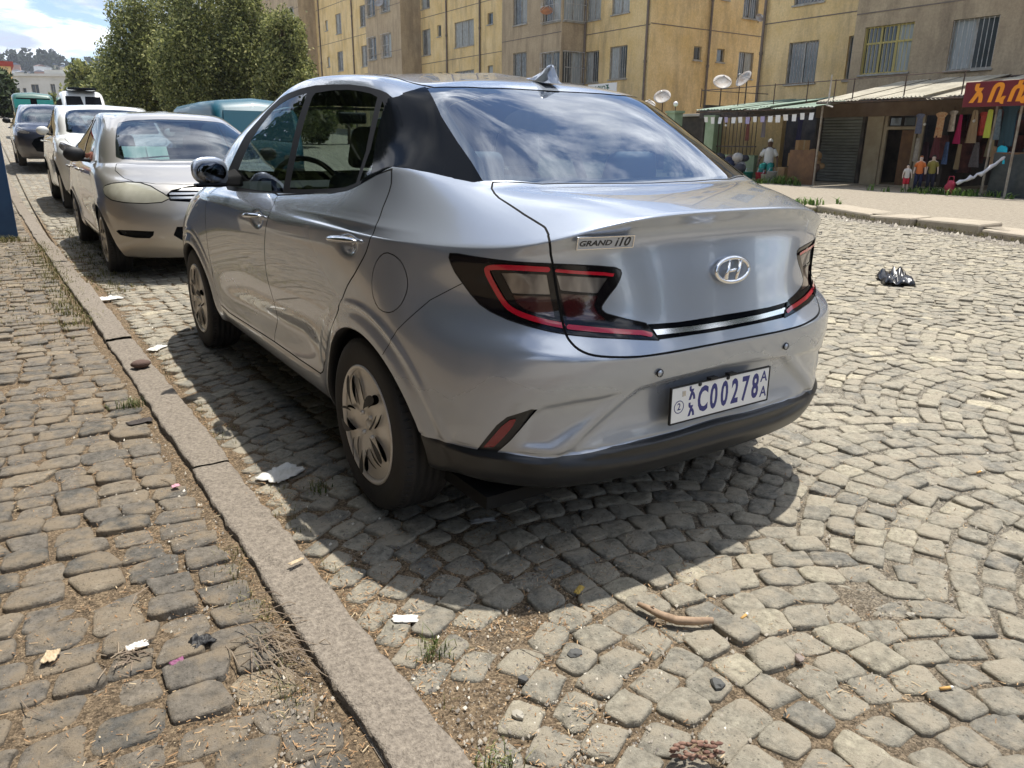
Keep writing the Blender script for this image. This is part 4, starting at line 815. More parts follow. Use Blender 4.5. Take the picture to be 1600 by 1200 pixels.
def wheel(car, c, sx, r, wdt, rim, hm, rot=0, spokes=5, nuts=4):
    w_ = empty('wheel', loc=c, parent=car)
    if sx > 0: w_.rotation_euler = (0, 0, math.pi)
    # local: outer face towards -x
    prof = [(rim*.98, -wdt*.86), (rim*1.0, -wdt*.98), (rim*1.05, -wdt*1.02), (r*.86, -wdt*1.05), (r*.93, -wdt*1.0), (r*.975, -wdt*.88), (r*.992, -wdt*.72)]
    tread = []
    for a in np.linspace(-.72, .72, 19): tread.append((r*(1 if int(round((a+.72)/.08)) % 4 else .972), a*wdt))
    prof = prof[:-1]+tread+[(q, -h) for q, h in prof[:-1][::-1]]
    MB().lathe(prof, axis='x', n=64).make('tyre', M['rubber'], w_, True)
    m = MB()
    for i in range(72): # tread blocks on the shoulders
        t = 2*math.pi*i/72
        for s in (-1, 1):
            y, z = math.cos(t)*r*.982, math.sin(t)*r*.982
            m.tube([(s*wdt*.60, y, z), (s*wdt*.90, y*.975, z*.975)], .0055, 4)
    m.make('tread_blocks', M['rubber'], w_)
    MB().lathe([(0, wdt*.5), (rim*.98, wdt*.5), (rim*.98, -wdt*.9)], axis='x', n=40).make('rim', M['black'], w_, True)
    # cover: polar sheet with swirled openings
    nr_, na = 22, 160; rr_ = np.linspace(.012, rim*1.0, nr_); aa = np.linspace(0, 2*math.pi, na, endpoint=False)
    RR, AA = np.meshgrid(rr_, aa, indexing='ij'); u = RR/rim
    h = -.93+.0*u; dome = wdt*(.86+.16*np.sin(np.clip(u, 0, 1)*math.pi*.92+.1)-.10*(1-u)**2)
    V = np.stack([-dome, RR*np.cos(AA), RR*np.sin(AA)], -1).reshape(-1, 3)
    i, j = np.meshgrid(np.arange(nr_-1), np.arange(na), indexing='ij'); a0 = (i*na+j).ravel(); b0 = (i*na+(j+1) % na).ravel(); c0 = a0+na; d0 = b0+na
    F = np.concatenate([np.stack([a0, c0, b0], 1), np.stack([b0, c0, d0], 1)])
    S = Surf(V, F, vnormals(V, F))
    def holes(Vv):
        q = np.stack([Vv[:, 1], Vv[:, 2]], 1)/rim; rad = np.hypot(q[:, 0], q[:, 1])+1e-9; ang = np.arctan2(q[:, 1], q[:, 0])+rot
        best = np.full(len(Vv), .2)
        for k in range(spokes):
            a = (ang-k*2*math.pi/spokes-.55*(rad-.6)+math.pi) % (2*math.pi)-math.pi
            # wide drop shaped opening
            x = a*rad; y = rad-.64; wd = .122*np.clip((y+.30)/.5, .25, 1.)
            best = np.minimum(best, np.hypot(x/wd, y/.225)*.13-.13)
            a2 = (ang-(k+.5)*2*math.pi/spokes+.9*(rad-.6)+math.pi) % (2*math.pi)-math.pi
            best = np.minimum(best, np.hypot(a2*rad/.026, (rad-.60)/.20)*.026-.026)
        return best*rim
    S.cut(lambda V: holes(V)-.004); S.cut(holes)
    g = holes(S.cen())
    S.V -= S.N*0; S.part(g >= 0, 'wheel_cover', hm, w_, fn=lambda V: .007*sstep(1-holes(V)/.006))
    S.part(g < 0, 'cover_opening', M['black'], w_, push=.025)
    MB().lathe([(rim*.93, -wdt*.93), (rim*.96, -wdt*1.035), (rim*1.0, -wdt*1.04), (rim*1.02, -wdt*1.0), (rim*1.0, -wdt*.9)], axis='x', n=64).make('cover_rim', hm, w_, True)
    m = MB()
    for k in range(nuts):
        t = rot+.4+2*math.pi*k/nuts; m.lathe([(0, -.012), (.007, -.011), (.0085, -.004), (.0095, .006)], (-wdt*.90, .048*math.cos(t), .048*math.sin(t)), 'x', 8)
    m.lathe([(0, -.006), (.018, -.005), (.024, .006)], (-wdt*.88, 0, 0), 'x', 20)
    m.make('wheel_nuts', hm, w_, True)
    m = MB(); m.lathe([(0, -.006), (.0105, -.006), (.0105, -.001)], (-wdt*.88, 0, 0), 'x', 16); m.make('hub_emblem', M['steel'], w_)
    return w_
def mirror(car, sx):
    w_ = empty('wing_mirror', parent=car)
    # rounded shell: superellipsoid
    V = []; n, k = 24, 16; cx, cy, cz = .885, 1.62, 1.035
    for i in range(k+1):
        t = -math.pi/2+math.pi*i/k
        for j in range(n):
            p = 2*math.pi*j/n; e = lambda v, q: math.copysign(abs(v)**q, v)
            x = .085*e(math.cos(p), .75)*e(math.cos(t), .7); z = .068*e(math.sin(p), .75)*e(math.cos(t), .7); y = .055*e(math.sin(t), .8)
            if y < 0: y *= .45
            V.append((sx*(cx+x), cy+y+.02*(1-(x/.09)**2)-.02*x/.1, cz+z*(1-.18*x/.1)+.01*x/.1))
    F = [(i*n+j, i*n+(j+1) % n, (i+1)*n+(j+1) % n, (i+1)*n+j) for i in range(k) for j in range(n)]
    mesh('mirror_shell', V, F if sx < 0 else [f[::-1] for f in F], M['paint'], w_, True)
    m = MB(); m.hexa([(sx*.74, 1.60, .965), (sx*.87, 1.64, .975), (sx*.87, 1.70, .975), (sx*.74, 1.74, .965), (sx*.74, 1.62, 1.02), (sx*.87, 1.65, 1.005), (sx*.87, 1.69, 1.005), (sx*.74, 1.74, 1.05)]); bevel(m.make('mirror_arm', M['gloss'], w_), .012, 3)
    m = MB(); m.ball((sx*.885, 1.588, 1.035), (.066, .006, .048), 20, 10); m.make('mirror_glass', mat('mirror_silver', (.10, .11, .13), .05, 1.) if 'mirror_silver' not in bpy.data.materials else bpy.data.materials['mirror_silver'], w_, True)
    if False: m = MB(); m.hexa([(sx*.81, 1.59, .985), (sx*.96, 1.60, .995), (sx*.96, 1.605, .995), (sx*.86, 1.634, .985), (sx*.855, 1.628, 1.088), (sx*1.02, 1.64, 1.075), (sx*1.02, 1.645, 1.075), (sx*.855, 1.634, 1.088)]); bevel(m.make('mirror_glass', M['chrome'], w_), .008, 2)
    m = MB(); m.box(min(sx*.82, sx*.96), max(sx*.82, sx*.96), 1.59, 1.65, .968, .985); bevel(m.make('mirror_base', M['gloss'], w_), .008, 2)
def seat(mb_c, x, y, w_=.24, cover=None, parent=None):
    st = empty('seat', loc=(x, y, 0), parent=parent)
    m = MB(); m.hexa([(-w_, 0, .30), (w_, 0, .30), (w_, .48, .32), (-w_, .48, .32), (-w_, -.02, .46), (w_, -.02, .46), (w_, .5, .50), (-w_, .5, .50)]); bevel(m.make('seat_cushion', M['seat'], st, True), .05, 3)
    m = MB(); m.hexa([(-w_*.95, -.04, .44), (w_*.95, -.04, .44), (w_*.95, .09, .46), (-w_*.95, .09, .46), (-w_*.72, -.22, 1.04), (w_*.72, -.22, 1.04), (w_*.72, -.13, 1.06), (-w_*.72, -.13, 1.06)]); bevel(m.make('seat_back', M['seat'], st, True), .045, 3)
    m = MB(); m.hexa([(-.125, -.27, 1.07), (.125, -.27, 1.07), (.125, -.18, 1.07), (-.125, -.18, 1.07), (-.10, -.29, 1.235), (.10, -.29, 1.235), (.10, -.20, 1.235), (-.10, -.20, 1.235)]); bevel(m.make('headrest', M['cover'] if cover else M['seat'], st, True), .035, 4)
    return st
def interior(car):
    seat(None, -.36, 1.15, .25, False, car); seat(None, .36, 1.15, .25, True, car)
    st = empty('rear_bench', loc=(0, .32, 0), parent=car)
    m = MB(); m.box(-.62, .62, 0, .46, .30, .48); bevel(m.make('bench_cushion', M['seat'], st, True), .04, 3)
    m = MB(); m.hexa([(-.62, -.02, .46), (.62, -.02, .46), (.62, .1, .46), (-.62, .1, .46), (-.55, -.17, .985), (.55, -.17, .985), (.55, -.08, .985), (-.55, -.08, .985)]); bevel(m.make('bench_back', M['seat'], st, True), .04, 3)
    for x in (-.36, .36):
        m = MB(); m.hexa([(x-.13, -.23, 1.0), (x+.13, -.23, 1.0), (x+.13, -.14, 1.0), (x-.13, -.14, 1.0), (x-.11, -.25, 1.15), (x+.11, -.25, 1.15), (x+.11, -.17, 1.15), (x-.11, -.17, 1.15)]); bevel(m.make('headrest', M['cover'], st, True), .035, 4)
    m = MB(); m.hexa([(-.60, -.33, .99), (.60, -.33, .99), (.62, .15, 1.0), (-.62, .15, 1.0), (-.54, -.33, 1.015), (.54, -.33, 1.015), (.60, .15, 1.01), (-.60, .15, 1.01)]); m.make('parcel_shelf', M['trim'], car)
    m = MB(); m.hexa([(-.66, 1.95, .60), (.66, 1.95, .60), (.66, 2.5, .60), (-.66, 2.5, .60), (-.66, 1.98, .88), (.66, 1.98, .88), (.62, 2.48, .955), (-.62, 2.48, .955)]); bevel(m.make('dashboard', M['trim'], car, True), .04, 3)
    c = Vector((-.36, 1.80, .93)); ax = Vector((0, -.88, .47)).normalized(); e1 = Vector((1, 0, 0)); e2 = ax.cross(e1)
    m = MB(); m.tube([c+(e1*math.cos(t)+e2*math.sin(t))*.18 for t in np.linspace(0, 2*math.pi, 28, endpoint=False)], .014, 8, closed=True); m.tube([c-e1*.17, c+e1*.17], .018, 6); m.tube([c, c-e2*.17], .018, 6); m.tube([c, c-ax*.25], .03, 8); m.make('steering_wheel', M['black'], car, True)
    m = MB(); m.box(-.72, .72, -.3, 2.5, .27, .30); m.make('floor_pan', M['trim'], car)
    m = MB(); m.box(-.08, .08, 2.02, 2.05, 1.27, 1.33); bevel(m.make('inside_mirror', M['black'], car), .01)
M['satin'] = mat('satin_black', (.012, .012, .014), .55, spec=.2, dark_back=True); M['chrome_hdl'] = mat('satin_chrome', (.62, .64, .67), .16, 1.); M['finp'] = mat('fin_paint', (.30, .33, .38), .25, .5, coat=1.)
main_car()

# ------------------------------------------------------------------ the other parked cars, noses towards the viewer
def other_car(name, label, pos, rz, pm_, dims, head, gril, low=None, lv=3, group=None, wheels=True, tall=0., detail=1, hm=None, bars=False):
    """dims: length, width, height, wheelbase; pos is the point under the middle of the rear axle"""
    Ln, Wd, Ht, Wb = dims; car = empty(name, loc=(pos[0], pos[1], float(gz(pos[0], pos[1]))), rz=rz, label=label, cat='car', group=group)
    V, F = cage_surface(G0, CR, lv); shape_main.F = F; ax = AX(V)
    for k in (0, 1):
        s = archsd(V, k); V = V+vnormals(V, F)*np.where((ax > .5) & (V[:, 2] < .95), .012*sstep(1-(s-.012)/.055), 0)[:, None]
    S = Surf(V, F, vnormals(V, F)); Y0 = S.V
    side = lambda V: AX(V) > .45
    hi = lambda V: side(V) & (V[:, 2] > .90)
    XY = roofline; fr_ = lambda V: (V[:, 1] > 2.3)
    fd = {'dlo': masked(lambda V: sdpoly(dlo, YZ(V)), hi), 'fgl': masked(lambda V: sdpoly(fgl, YZ(V)), hi), 'rgl': masked(lambda V: sdpoly(rgl, YZ(V)), hi),
     'rg': masked(lambda V: sdpoly(rglass, XY(V)), lambda V: (V[:, 2] > .99) & (V[:, 1] < .6)), 'ws': masked(lambda V: sdpoly(wsg, XY(V)), lambda V: (V[:, 2] > .88) & (V[:, 1] > 1.5)),
     'rd': masked(lambda V: sdpoly(rdoor, YZ(V)), lambda V: (AX(V) > .6) & (V[:, 2] < 1.12)), 'fdr': masked(lambda V: sdpoly(fdoor, YZ(V)), lambda V: (AX(V) > .6) & (V[:, 2] < 1.0)),
     'hood': masked(lambda V: sdpoly(hoodp, XY(V)), lambda V: fr_(V) & (V[:, 2] > .7)), 'a0': masked(lambda V: archsd(V, 0), lambda V: AX(V) > .5), 'a1': masked(lambda V: archsd(V, 1), lambda V: AX(V) > .5),
     'lamp': masked(lambda V: sdpoly(lamp, AZm(V)), lambda V: (V[:, 1] < -.3) & (V[:, 2] < 1)),
     'head': masked(lambda V: sdpoly(head, FZ(V)), fr_), 'gri': masked(lambda V: sdpoly(gril, FZ(V)), lambda V: V[:, 1] > 2.9)}
    for i, p in enumerate(low or []): fd['low%d' % i] = masked(lambda V, p=p: sdpoly(p, FZ(V)), fr_)
    if low: S.cut(lambda V: np.where((V[:, 1] > 2.6) & (V[:, 2] < .9), np.sin(FZ(V)[:, 0]*math.pi/.02+.3), 1.)); S.cut(lambda V: np.where((V[:, 1] > 2.6) & (V[:, 2] < .9), np.sin(V[:, 2]*math.pi/.02+.4), 1.))
    if bars: S.cut(lambda V: np.where((V[:, 1] > 2.8) & (V[:, 2] > .6) & (V[:, 2] < .85) & (AX(V) < .5), np.sin((V[:, 2]-.662)*math.pi/.0165)+.15, 1.))
    G = .003
    for k, f in fd.items():
        for o in ((-G, 0, G) if k in ('rd', 'fdr', 'hood') else (0, -.008) if k == 'head' else (0, -.03) if k in ('ws', 'rg') else (0,)): S.cut(lambda V: f(V)-o)
    C_ = S.cen(); g = {k: f(C_) for k, f in fd.items()}; lab = np.full(len(C_), 'body', dtype='<U12')
    def put(n_, m): lab[m] = n_
    put('rdoor', g['rd'] < 0); put('fdoor', g['fdr'] < 0); put('hood', g['hood'] < 0)
    put('gap', (np.abs(g['rd']) < G) | (np.abs(g['fdr']) < G) | (np.abs(g['hood']) < G)); put('lamp', g['lamp'] < 0); put('gri', g['gri'] < 0); put('gribar', (g['gri'] < -.012) & (np.sin((C_[:, 2]-.662)*math.pi/.0165) > -.15) & bool(bars))
    for i in range(len(low or [])): put('low', g['low%d' % i] < 0)
    put('headrim', g['head'] < 0); put('head', g['head'] < -.008); put('dlo', g['dlo'] < 0); put('rgl', (g['rgl'] < 0) & (lab == 'dlo')); put('fgl', (g['fgl'] < 0) & (lab == 'dlo'))
    put('rg', g['rg'] < 0); put('wsb', (g['ws'] < 0) & (lab != 'dlo')); put('ws', (g['ws'] < -.03) & (lab == 'wsb')); put('arch', (g['a0'] < 0) | (g['a1'] < 0))
    # stretch to this car's own measurements
    q = S.V.copy(); fo = 3.25; sy = Wb/2.45; over = (Ln-Wb)/1.55
    def warp(q):
        y = np.where(q[:, 1] > 2.45, Wb+(q[:, 1]-2.45)*over, np.where(q[:, 1] < 0, q[:, 1]*over*.99, q[:, 1]*sy))
        z = q[:, 2]; z = np.where(z > .3, .3+tall*sstep((z-.3)/.25)+(z-.3)*(Ht-.3-tall)/(1.47-.3), z)+tall*.25*(z <= .3)
        x = q[:, 0]*Wd/1.685
        if tall > .1:  # boxier roof towards the tail
            k = sstep((.9-q[:, 1])/1.2)*sstep((q[:, 2]-1.0)/.3); y = y-k*.55*(Ln/4.3); x = x*(1+.10*sstep((q[:, 2]-1.)/.4))
        return np.stack([x, y, z], 1)
    S.V = warp(q); S.N = vnormals(S.V, S.F)
    is_ = lambda *k: np.isin(lab, k); Lx = C_[:, 0] < 0
    S.part(is_('body'), 'body', pm_, car); S.part(is_('hood'), 'bonnet', pm_, car); S.part(is_('gap'), 'panel_gap', M['gap'], car, push=.003)
    D = {}
    for n_, k in (('rear_door', 'rdoor'), ('front_door', 'fdoor')):
        for sg in (True, False): D[(n_, sg)] = S.part(is_(k) & (Lx == sg), n_, pm_, car)
    for sg in (True, False):
        h = S.part(is_('head') & (Lx == sg), 'headlamp', hm or M['clear'], car); S.part(is_('headrim') & (Lx == sg), 'headlamp_rim', M['gap'], h, push=.003); S.part(is_('lamp') & (Lx == sg), 'tail_lamp', M['red'], car)
        S.part(is_('fgl') & (Lx == sg), 'door_glass', M['glass'], D[('front_door', sg)], push=.004); S.part(is_('rgl') & (Lx == sg), 'door_glass', M['glass'], D[('rear_door', sg)], push=.004)
    S.part(is_('gri'), 'grille', M['gloss'], car, push=.02); S.part(is_('gribar'), 'grille_bars', M['badge'], car, push=-.002); S.part(is_('low'), 'bumper_opening', M['gloss'], car, push=.015)
    S.part(is_('dlo'), 'window_surround', M['gloss'], car); S.part(is_('rg'), 'rear_window', M['rearglass'], car); S.part(is_('ws', 'wsb'), 'windscreen', M['frontglass'], car, push=.001); S.part(is_('wsb'), 'windscreen_border', M['black'], car, push=.005)
    zw = .30+tall*.15
    for y in (0, Wb):
        for sx in (-1, 1):
            if detail: wheel(car, (sx*(Wd/2-.10), y, zw), sx, zw, .095, zw*.66, M['hub'], rot=y)
            else:
                w_ = empty('wheel', loc=(sx*(Wd/2-.10), y, zw), parent=car)
                MB().lathe([(zw*.62, -.08), (zw*.92, -.09), (zw, -.07), (zw, .07), (zw*.9, .09)], axis='x', n=28).make('tyre', M['rubber'], w_, True)
                MB().lathe([(0, -.075), (zw*.62, -.08), (zw*.64, -.09)] if sx < 0 else [(0, .075), (zw*.62, .08), (zw*.64, .09)], axis='x', n=20).make('rim', M['hub'], w_, True)
    k = Ht-1.47
    w2 = empty('cabin', loc=(0, .1, tall*.5), parent=car); w2.scale = (Wd/1.685, sy, 1)
    m = MB(); m.box(-.66, .66, -.5, 3.0, .18, .28); m.make('floor_pan', M['gap'], car)
    for sx in (-1, 1):
        for k in (0, 1):
            y = (0, Wb)[k]; m = MB(); ts = np.linspace(-.1, math.pi+.1, 17); Vv = [(sx*(Wd/2-.05), y+.36*math.cos(t), .27+tall*.4+.33*math.sin(t)) for t in ts]+[(sx*.5, y+.36*math.cos(t), .27+tall*.4+.33*math.sin(t)) for t in ts]
            m.add(Vv, [(i, i+1, i+18, i+17) for i in range(16)]); m.make('wheel_arch_liner', M['black'], car, True)
    for x in (-.36, .36):
        st = empty('seat', loc=(x, 1.12*sy, tall*.6), parent=car)
        m = MB(); m.hexa([(-.23, -.04, .35), (.23, -.04, .35), (.23, .09, .35), (-.23, .09, .35), (-.18, -.22, 1.04), (.18, -.22, 1.04), (.18, -.13, 1.06), (-.18, -.13, 1.06)]); bevel(m.make('seat_back', M['seat'], st), .04, 2)
        m = MB(); m.hexa([(-.12, -.27, 1.07), (.12, -.27, 1.07), (.12, -.18, 1.07), (-.12, -.18, 1.07), (-.1, -.29, 1.22), (.1, -.29, 1.22), (.1, -.2, 1.22), (-.1, -.2, 1.22)]); bevel(m.make('headrest', M['seat'], st), .03, 2)
    kz = (Ht-.3-tall)/1.17
    fz = lambda z: .3+tall+(z-.3)*kz
    m = MB(); m.hexa([(-.66, 1.98*sy, .5), (.66, 1.98*sy, .5), (.66, 2.45*sy, .5), (-.66, 2.45*sy, .5), (-.66, 2.02*sy, fz(.86)), (.66, 2.02*sy, fz(.86)), (.62, 2.42*sy, fz(.945)), (-.62, 2.42*sy, fz(.945))]); bevel(m.make('dashboard', M['trim'], car), .04, 2)
    c = Vector((.36, 1.84*sy, fz(.90))); m = MB(); m.tube([c+Vector((math.cos(t)*.18, math.sin(t)*.08, math.sin(t)*.16)) for t in np.linspace(0, 2*math.pi, 24, endpoint=False)], .013, 6, closed=True); m.make('steering_wheel', M['black'], car, True)
    # wing mirrors, handles, wipers
    for sx in (-1, 1):
        w_ = empty('wing_mirror', loc=(sx*(Wd/2+.07), 1.78*sy, fz(1.03)), parent=car)
        MB().ball((0, .0, 0), (.095, .055, .07), 14, 8).make('mirror_shell', M['black'] if name != 'white_car' else pm_, w_, True); MB().tube([(-sx*.13, .02, -.06), (0, 0, -.04)], .02, 6).make('mirror_arm', M['black'], w_, True)
        for nm, yy_ in (('rear_door', .12), ('front_door', 1.13)):
            m = MB(); m.tube([(sx*(Wd/2+.003), (yy_-.09)*sy, fz(.875)), (sx*(Wd/2+.022), yy_*sy, fz(.878)), (sx*(Wd/2+.003), (yy_+.09)*sy, fz(.87))], .013, 6); m.make('handle', pm_, D[(nm, sx < 0)], True)
    for x0, x1 in ((-.5, .05), (.0, .52)):
        m = MB(); m.tube([(x1, Wb+.04*over, fz(1.0)), ((x0+x1)/2, Wb+.0, fz(1.022)), (x0, Wb-.02, fz(1.03))], [.009, .007, .005], 6); m.make('wiper', M['black'], car, True)
    return car, fz
cor_head = np.array([(.36, .70), (.42, .745), (.52, .80), (.62, .825), (.74, .83), (.88, .815), (.99, .79), (1.02, .755), (.96, .71), (.84, .675), (.70, .660), (.55, .655), (.43, .665)])
cor_gri = np.array([(-.1, .80), (0, .80), (.22, .795), (.36, .765), (.40, .725), (.37, .68), (.2, .665), (0, .66), (-.1, .66)])
cor_low = [np.array([(-.1, .47), (0, .47), (.34, .47), (.37, .40), (.3, .34), (0, .34), (-.1, .34)]), np.array([(.50, .435), (.66, .44), (.80, .435), (.84, .42), (.80, .39), (.66, .375), (.54, .375), (.51, .40)])]
M['silver'] = paint('warm_silver_paint', (.47, .445, .405), .55, .34, .3); M['whitep'] = paint('white_paint', (.78, .78, .74), .0, .35, .2, False); M['darkp'] = paint('dark_navy_paint', (.03, .035, .055), .3, .3, .4); M['bluep'] = paint('blue_paint', (.03, .07, .25), .2, .3, .2)
M['oldlens'] = mat('yellowed_lens', (.36, .345, .26), .16, .2, c2=(.68, .66, .54), scale=6, detail=2, contrast=1.1, coat=.7, spec=.6)
c1, fz1 = other_car('saloon_car', 'older warm silver saloon with yellowed headlamps parked nose to nose with the front car', (-.13, 8.27), math.pi, M['silver'], (4.38, 1.70, 1.475, 2.60), cor_head, cor_gri, cor_low, lv=3, hm=M['oldlens'], bars=True)
def car1_extras(car, fz):
    # grille bars, papers behind the windscreen, fog lamps
    for z in ():
        m = MB(); pts = [(x, 2.60+(3.25-2.45-.02-.10*(x/.36)**2)*1.148-.045, fz(z)) for x in np.linspace(-.36, .36, 13)]; m.tube(pts, .0085, 6, flat=.7); m.make('grille_bar', M['silver'], car, True)
    m = MB(); m.tube([(-.13+.0, 3.47, fz(.735)), (-.06, 3.475, fz(.75)), (0, 3.475, fz(.745)), (.06, 3.475, fz(.75)), (.13, 3.47, fz(.735))], .012, 6); m.make('grille_emblem', M['chrome'], car, True)
    mp = mat('mint_paper', (.45, .68, .60), .7)
    for i, (x, y, z, w_, h) in enumerate([(.46, 2.43, 1.07, .11, .10), (.27, 2.44, 1.075, .095, .085)]):
        m = MB(); m.hexa([(x-w_, y, z-h), (x+w_*.9, y, z-h), (x+w_*.9, y+.003, z-h), (x-w_, y+.003, z-h), (x-w_, y-.10, z+h*.4), (x+w_*.9, y-.10, z+h*.4), (x+w_*.9, y-.097, z+h*.4), (x-w_, y-.097, z+h*.4)]); m.make('windscreen_paper', mp, car)
    m = MB(); m.box(-.07, .07, 2.02, 2.05, fz(1.24), fz(1.30)); bevel(m.make('inside_mirror', M['black'], car), .01)
    m = MB(); m.tube([(-.02, 2.3, fz(1.07)), (.16, 2.02, fz(1.3))], .005, 5); m.make('glass_reflection_rod', M['white'], car) if False else None
car1_extras(c1, fz1)
wh_head = np.array([(.50, .745), (.62, .79), (.78, .83), (.95, .86), (1.03, .865), (.98, .80), (.84, .75), (.68, .715), (.55, .71)])
c2_, fz2 = other_car('white_car', 'white crossover with slim headlamps parked behind the older silver saloon', (.03, 14.75), math.pi, M['whitep'], (4.25, 1.79, 1.66, 2.63), wh_head, grille, [cor_low[0]], lv=3, tall=.13, detail=0)
c3_, fz3 = other_car('dark_car', 'dark navy estate car parked beyond the white crossover', (-.25, 23.9), math.pi, M['darkp'], (4.3, 1.78, 1.56, 2.6), wh_head, grille, None, lv=2, tall=.05, detail=0)
c4_, _ = other_car('white_car', 'white car parked across the street, seen through the saloon windows', (9.6, 18.6), math.pi*.98, M['whitep'], (4.2, 1.75, 1.5, 2.6), wh_head, grille, None, lv=2, detail=0)
c5_, _ = other_car('blue_car', 'blue car parked across the street beyond the white one', (10.6, 24.6), math.pi*.98, M['bluep'], (4.2, 1.75, 1.5, 2.6), wh_head, grille, None, lv=2, detail=0)
def van(name, label, x0, x1, y0, y1, h, m_, roofm=None, slope=.5, wins=True):
    """minibus with its nose towards -y"""
    z0 = float(gz((x0+x1)/2, (y0+y1)/2)); v = empty(name, loc=((x0+x1)/2, (y0+y1)/2, z0), label=label, cat='minibus'); W = (x1-x0)/2; L = (y1-y0)/2
    secs = []; prof = [(-L, .30, .55, .80), (-L, .30, .95, .90), (-L+.12, .28, 1.02, .94), (-L+slope, .28, h-.18, .95), (-L+slope+.35, .28, h-.02, .96), (0, .28, h, .97), (L-.3, .28, h-.02, .96), (L-.05, .28, h-.15, .94), (L, .35, 1.0, .92)]
    m = MB(); n = 12
    for y, zb, zt, ws_ in prof:
        w_ = W*ws_; ring = []
        for t in np.linspace(0, 1, 5): ring.append((-w_+.0, zb+(zt-.22-zb)*t if zt > 1.2 else zb+(zt-.08-zb)*t))
        rr_ = .20 if zt > 1.2 else .07
        for t in (.35, .7, 1): a = t*math.pi/2; ring.append((-w_+rr_*(1-math.cos(a)), zt-rr_-.02+rr_*math.sin(a)))
        ring.append((0, zt+.03)); full = ring+[(-x, z) for x, z in ring[:-1][::-1]]; secs.append([(x, y, z) for x, z in full])
    k = len(secs[0])
    for s in secs: m.add(s, [])
    m.F = [(i*k+j, i*k+j+1, (i+1)*k+j+1, (i+1)*k+j) for i in range(len(secs)-1) for j in range(k-1)]+[tuple(range(k))[::-1], tuple((len(secs)-1)*k+j for j in range(k))]
    b = m.make('body', m_, v, True); b.data.polygons.foreach_set('use_smooth', [len(p.vertices) == 4 for p in b.data.polygons])
    m = MB(); w_ = W*.82; m.hexa([(-w_, -L+.10, 1.02), (w_, -L+.10, 1.02), (w_, -L+.14, 1.02), (-w_, -L+.14, 1.02), (-w_*.95, -L+slope-.05, h-.24), (w_*.95, -L+slope-.05, h-.24), (w_*.95, -L+slope, h-.24), (-w_*.95, -L+slope, h-.24)]); m.make('windscreen' if wins else 'rear_panel', M['gloss'] if wins else m_, v)
    for sx in (-1, 1):
        ys_ = np.linspace(-L+.75, L-.2, 5) if wins else [0.]
        ys_old = np.linspace(-L+.75, L-.2, 5)
        for a, b_ in zip(ys_[:-1], ys_[1:]):
            m = MB(); x = sx*W*.972; m.hexa([(x, a+.04, 1.05), (x+.012*sx, a+.04, 1.05), (x+.012*sx, b_-.04, 1.05), (x, b_-.04, 1.05), (x-.02*sx, a+.04, h-.33), (x+.0*sx, a+.04, h-.33), (x+.0*sx, b_-.04, h-.33), (x-.02*sx, b_-.04, h-.33)]); m.make('window', M['gloss'], v)
        for y in (-L+.75, L-.85):
            MB().lathe([(.0, -.09), (.2, -.09), (.22, -.10), (.31, -.09), (.32, 0), (.31, .09), (.2, .09), (0, .09)], (sx*(W-.12), y, .32), 'x', 22).make('wheel', M['rubber'], v, True)
        m = MB(); m.box(sx*W*.62-.16, sx*W*.62+.16, -L-.015, -L+.02, .62, .76); bevel(m.make('headlamp', M['clear'], v), .02)
    m = MB(); m.box(-W*.9, W*.9, -L-.06, -L+.05, .28, .50); bevel(m.make('bumper', M['plastic'], v), .03)
    return v
M['teal'] = paint('teal_paint', (.004, .085, .125), .0, .45, .2, False, coat=.25); M['greenp'] = paint('dark_green_paint', (.02, .10, .07), .0, .45, .3, False)
van('van', 'teal panel van standing in the street behind the older silver saloon', 2.0, 3.72, 13.6, 18.2, 1.83, M['teal'], slope=.30, wins=False)
v_ = van('minibus', 'white minibus with a roof air unit parked beyond the white crossover', .95, 2.50, 33.0, 36.6, 2.0, M['whitep'], slope=.6)
m = MB(); m.box(-.5, .5, -1.4, -.7, 2.0, 2.08); bevel(m.make('roof_air_unit', M['gloss'], v_), .05)
v_ = van('minibus', 'dark green minibus with turquoise windows far along the kerb', -.55, 1.05, 38., 41., 1.85, M['greenp'], slope=.15)
mt = mat('turquoise_glass', (.03, .30, .27), .15)
for x in (-.42, .42):
    m = MB(); m.box(x-.30, x+.30, -1.52, -1.49, 1.20, 1.55); m.make('front_pane', mt, v_)

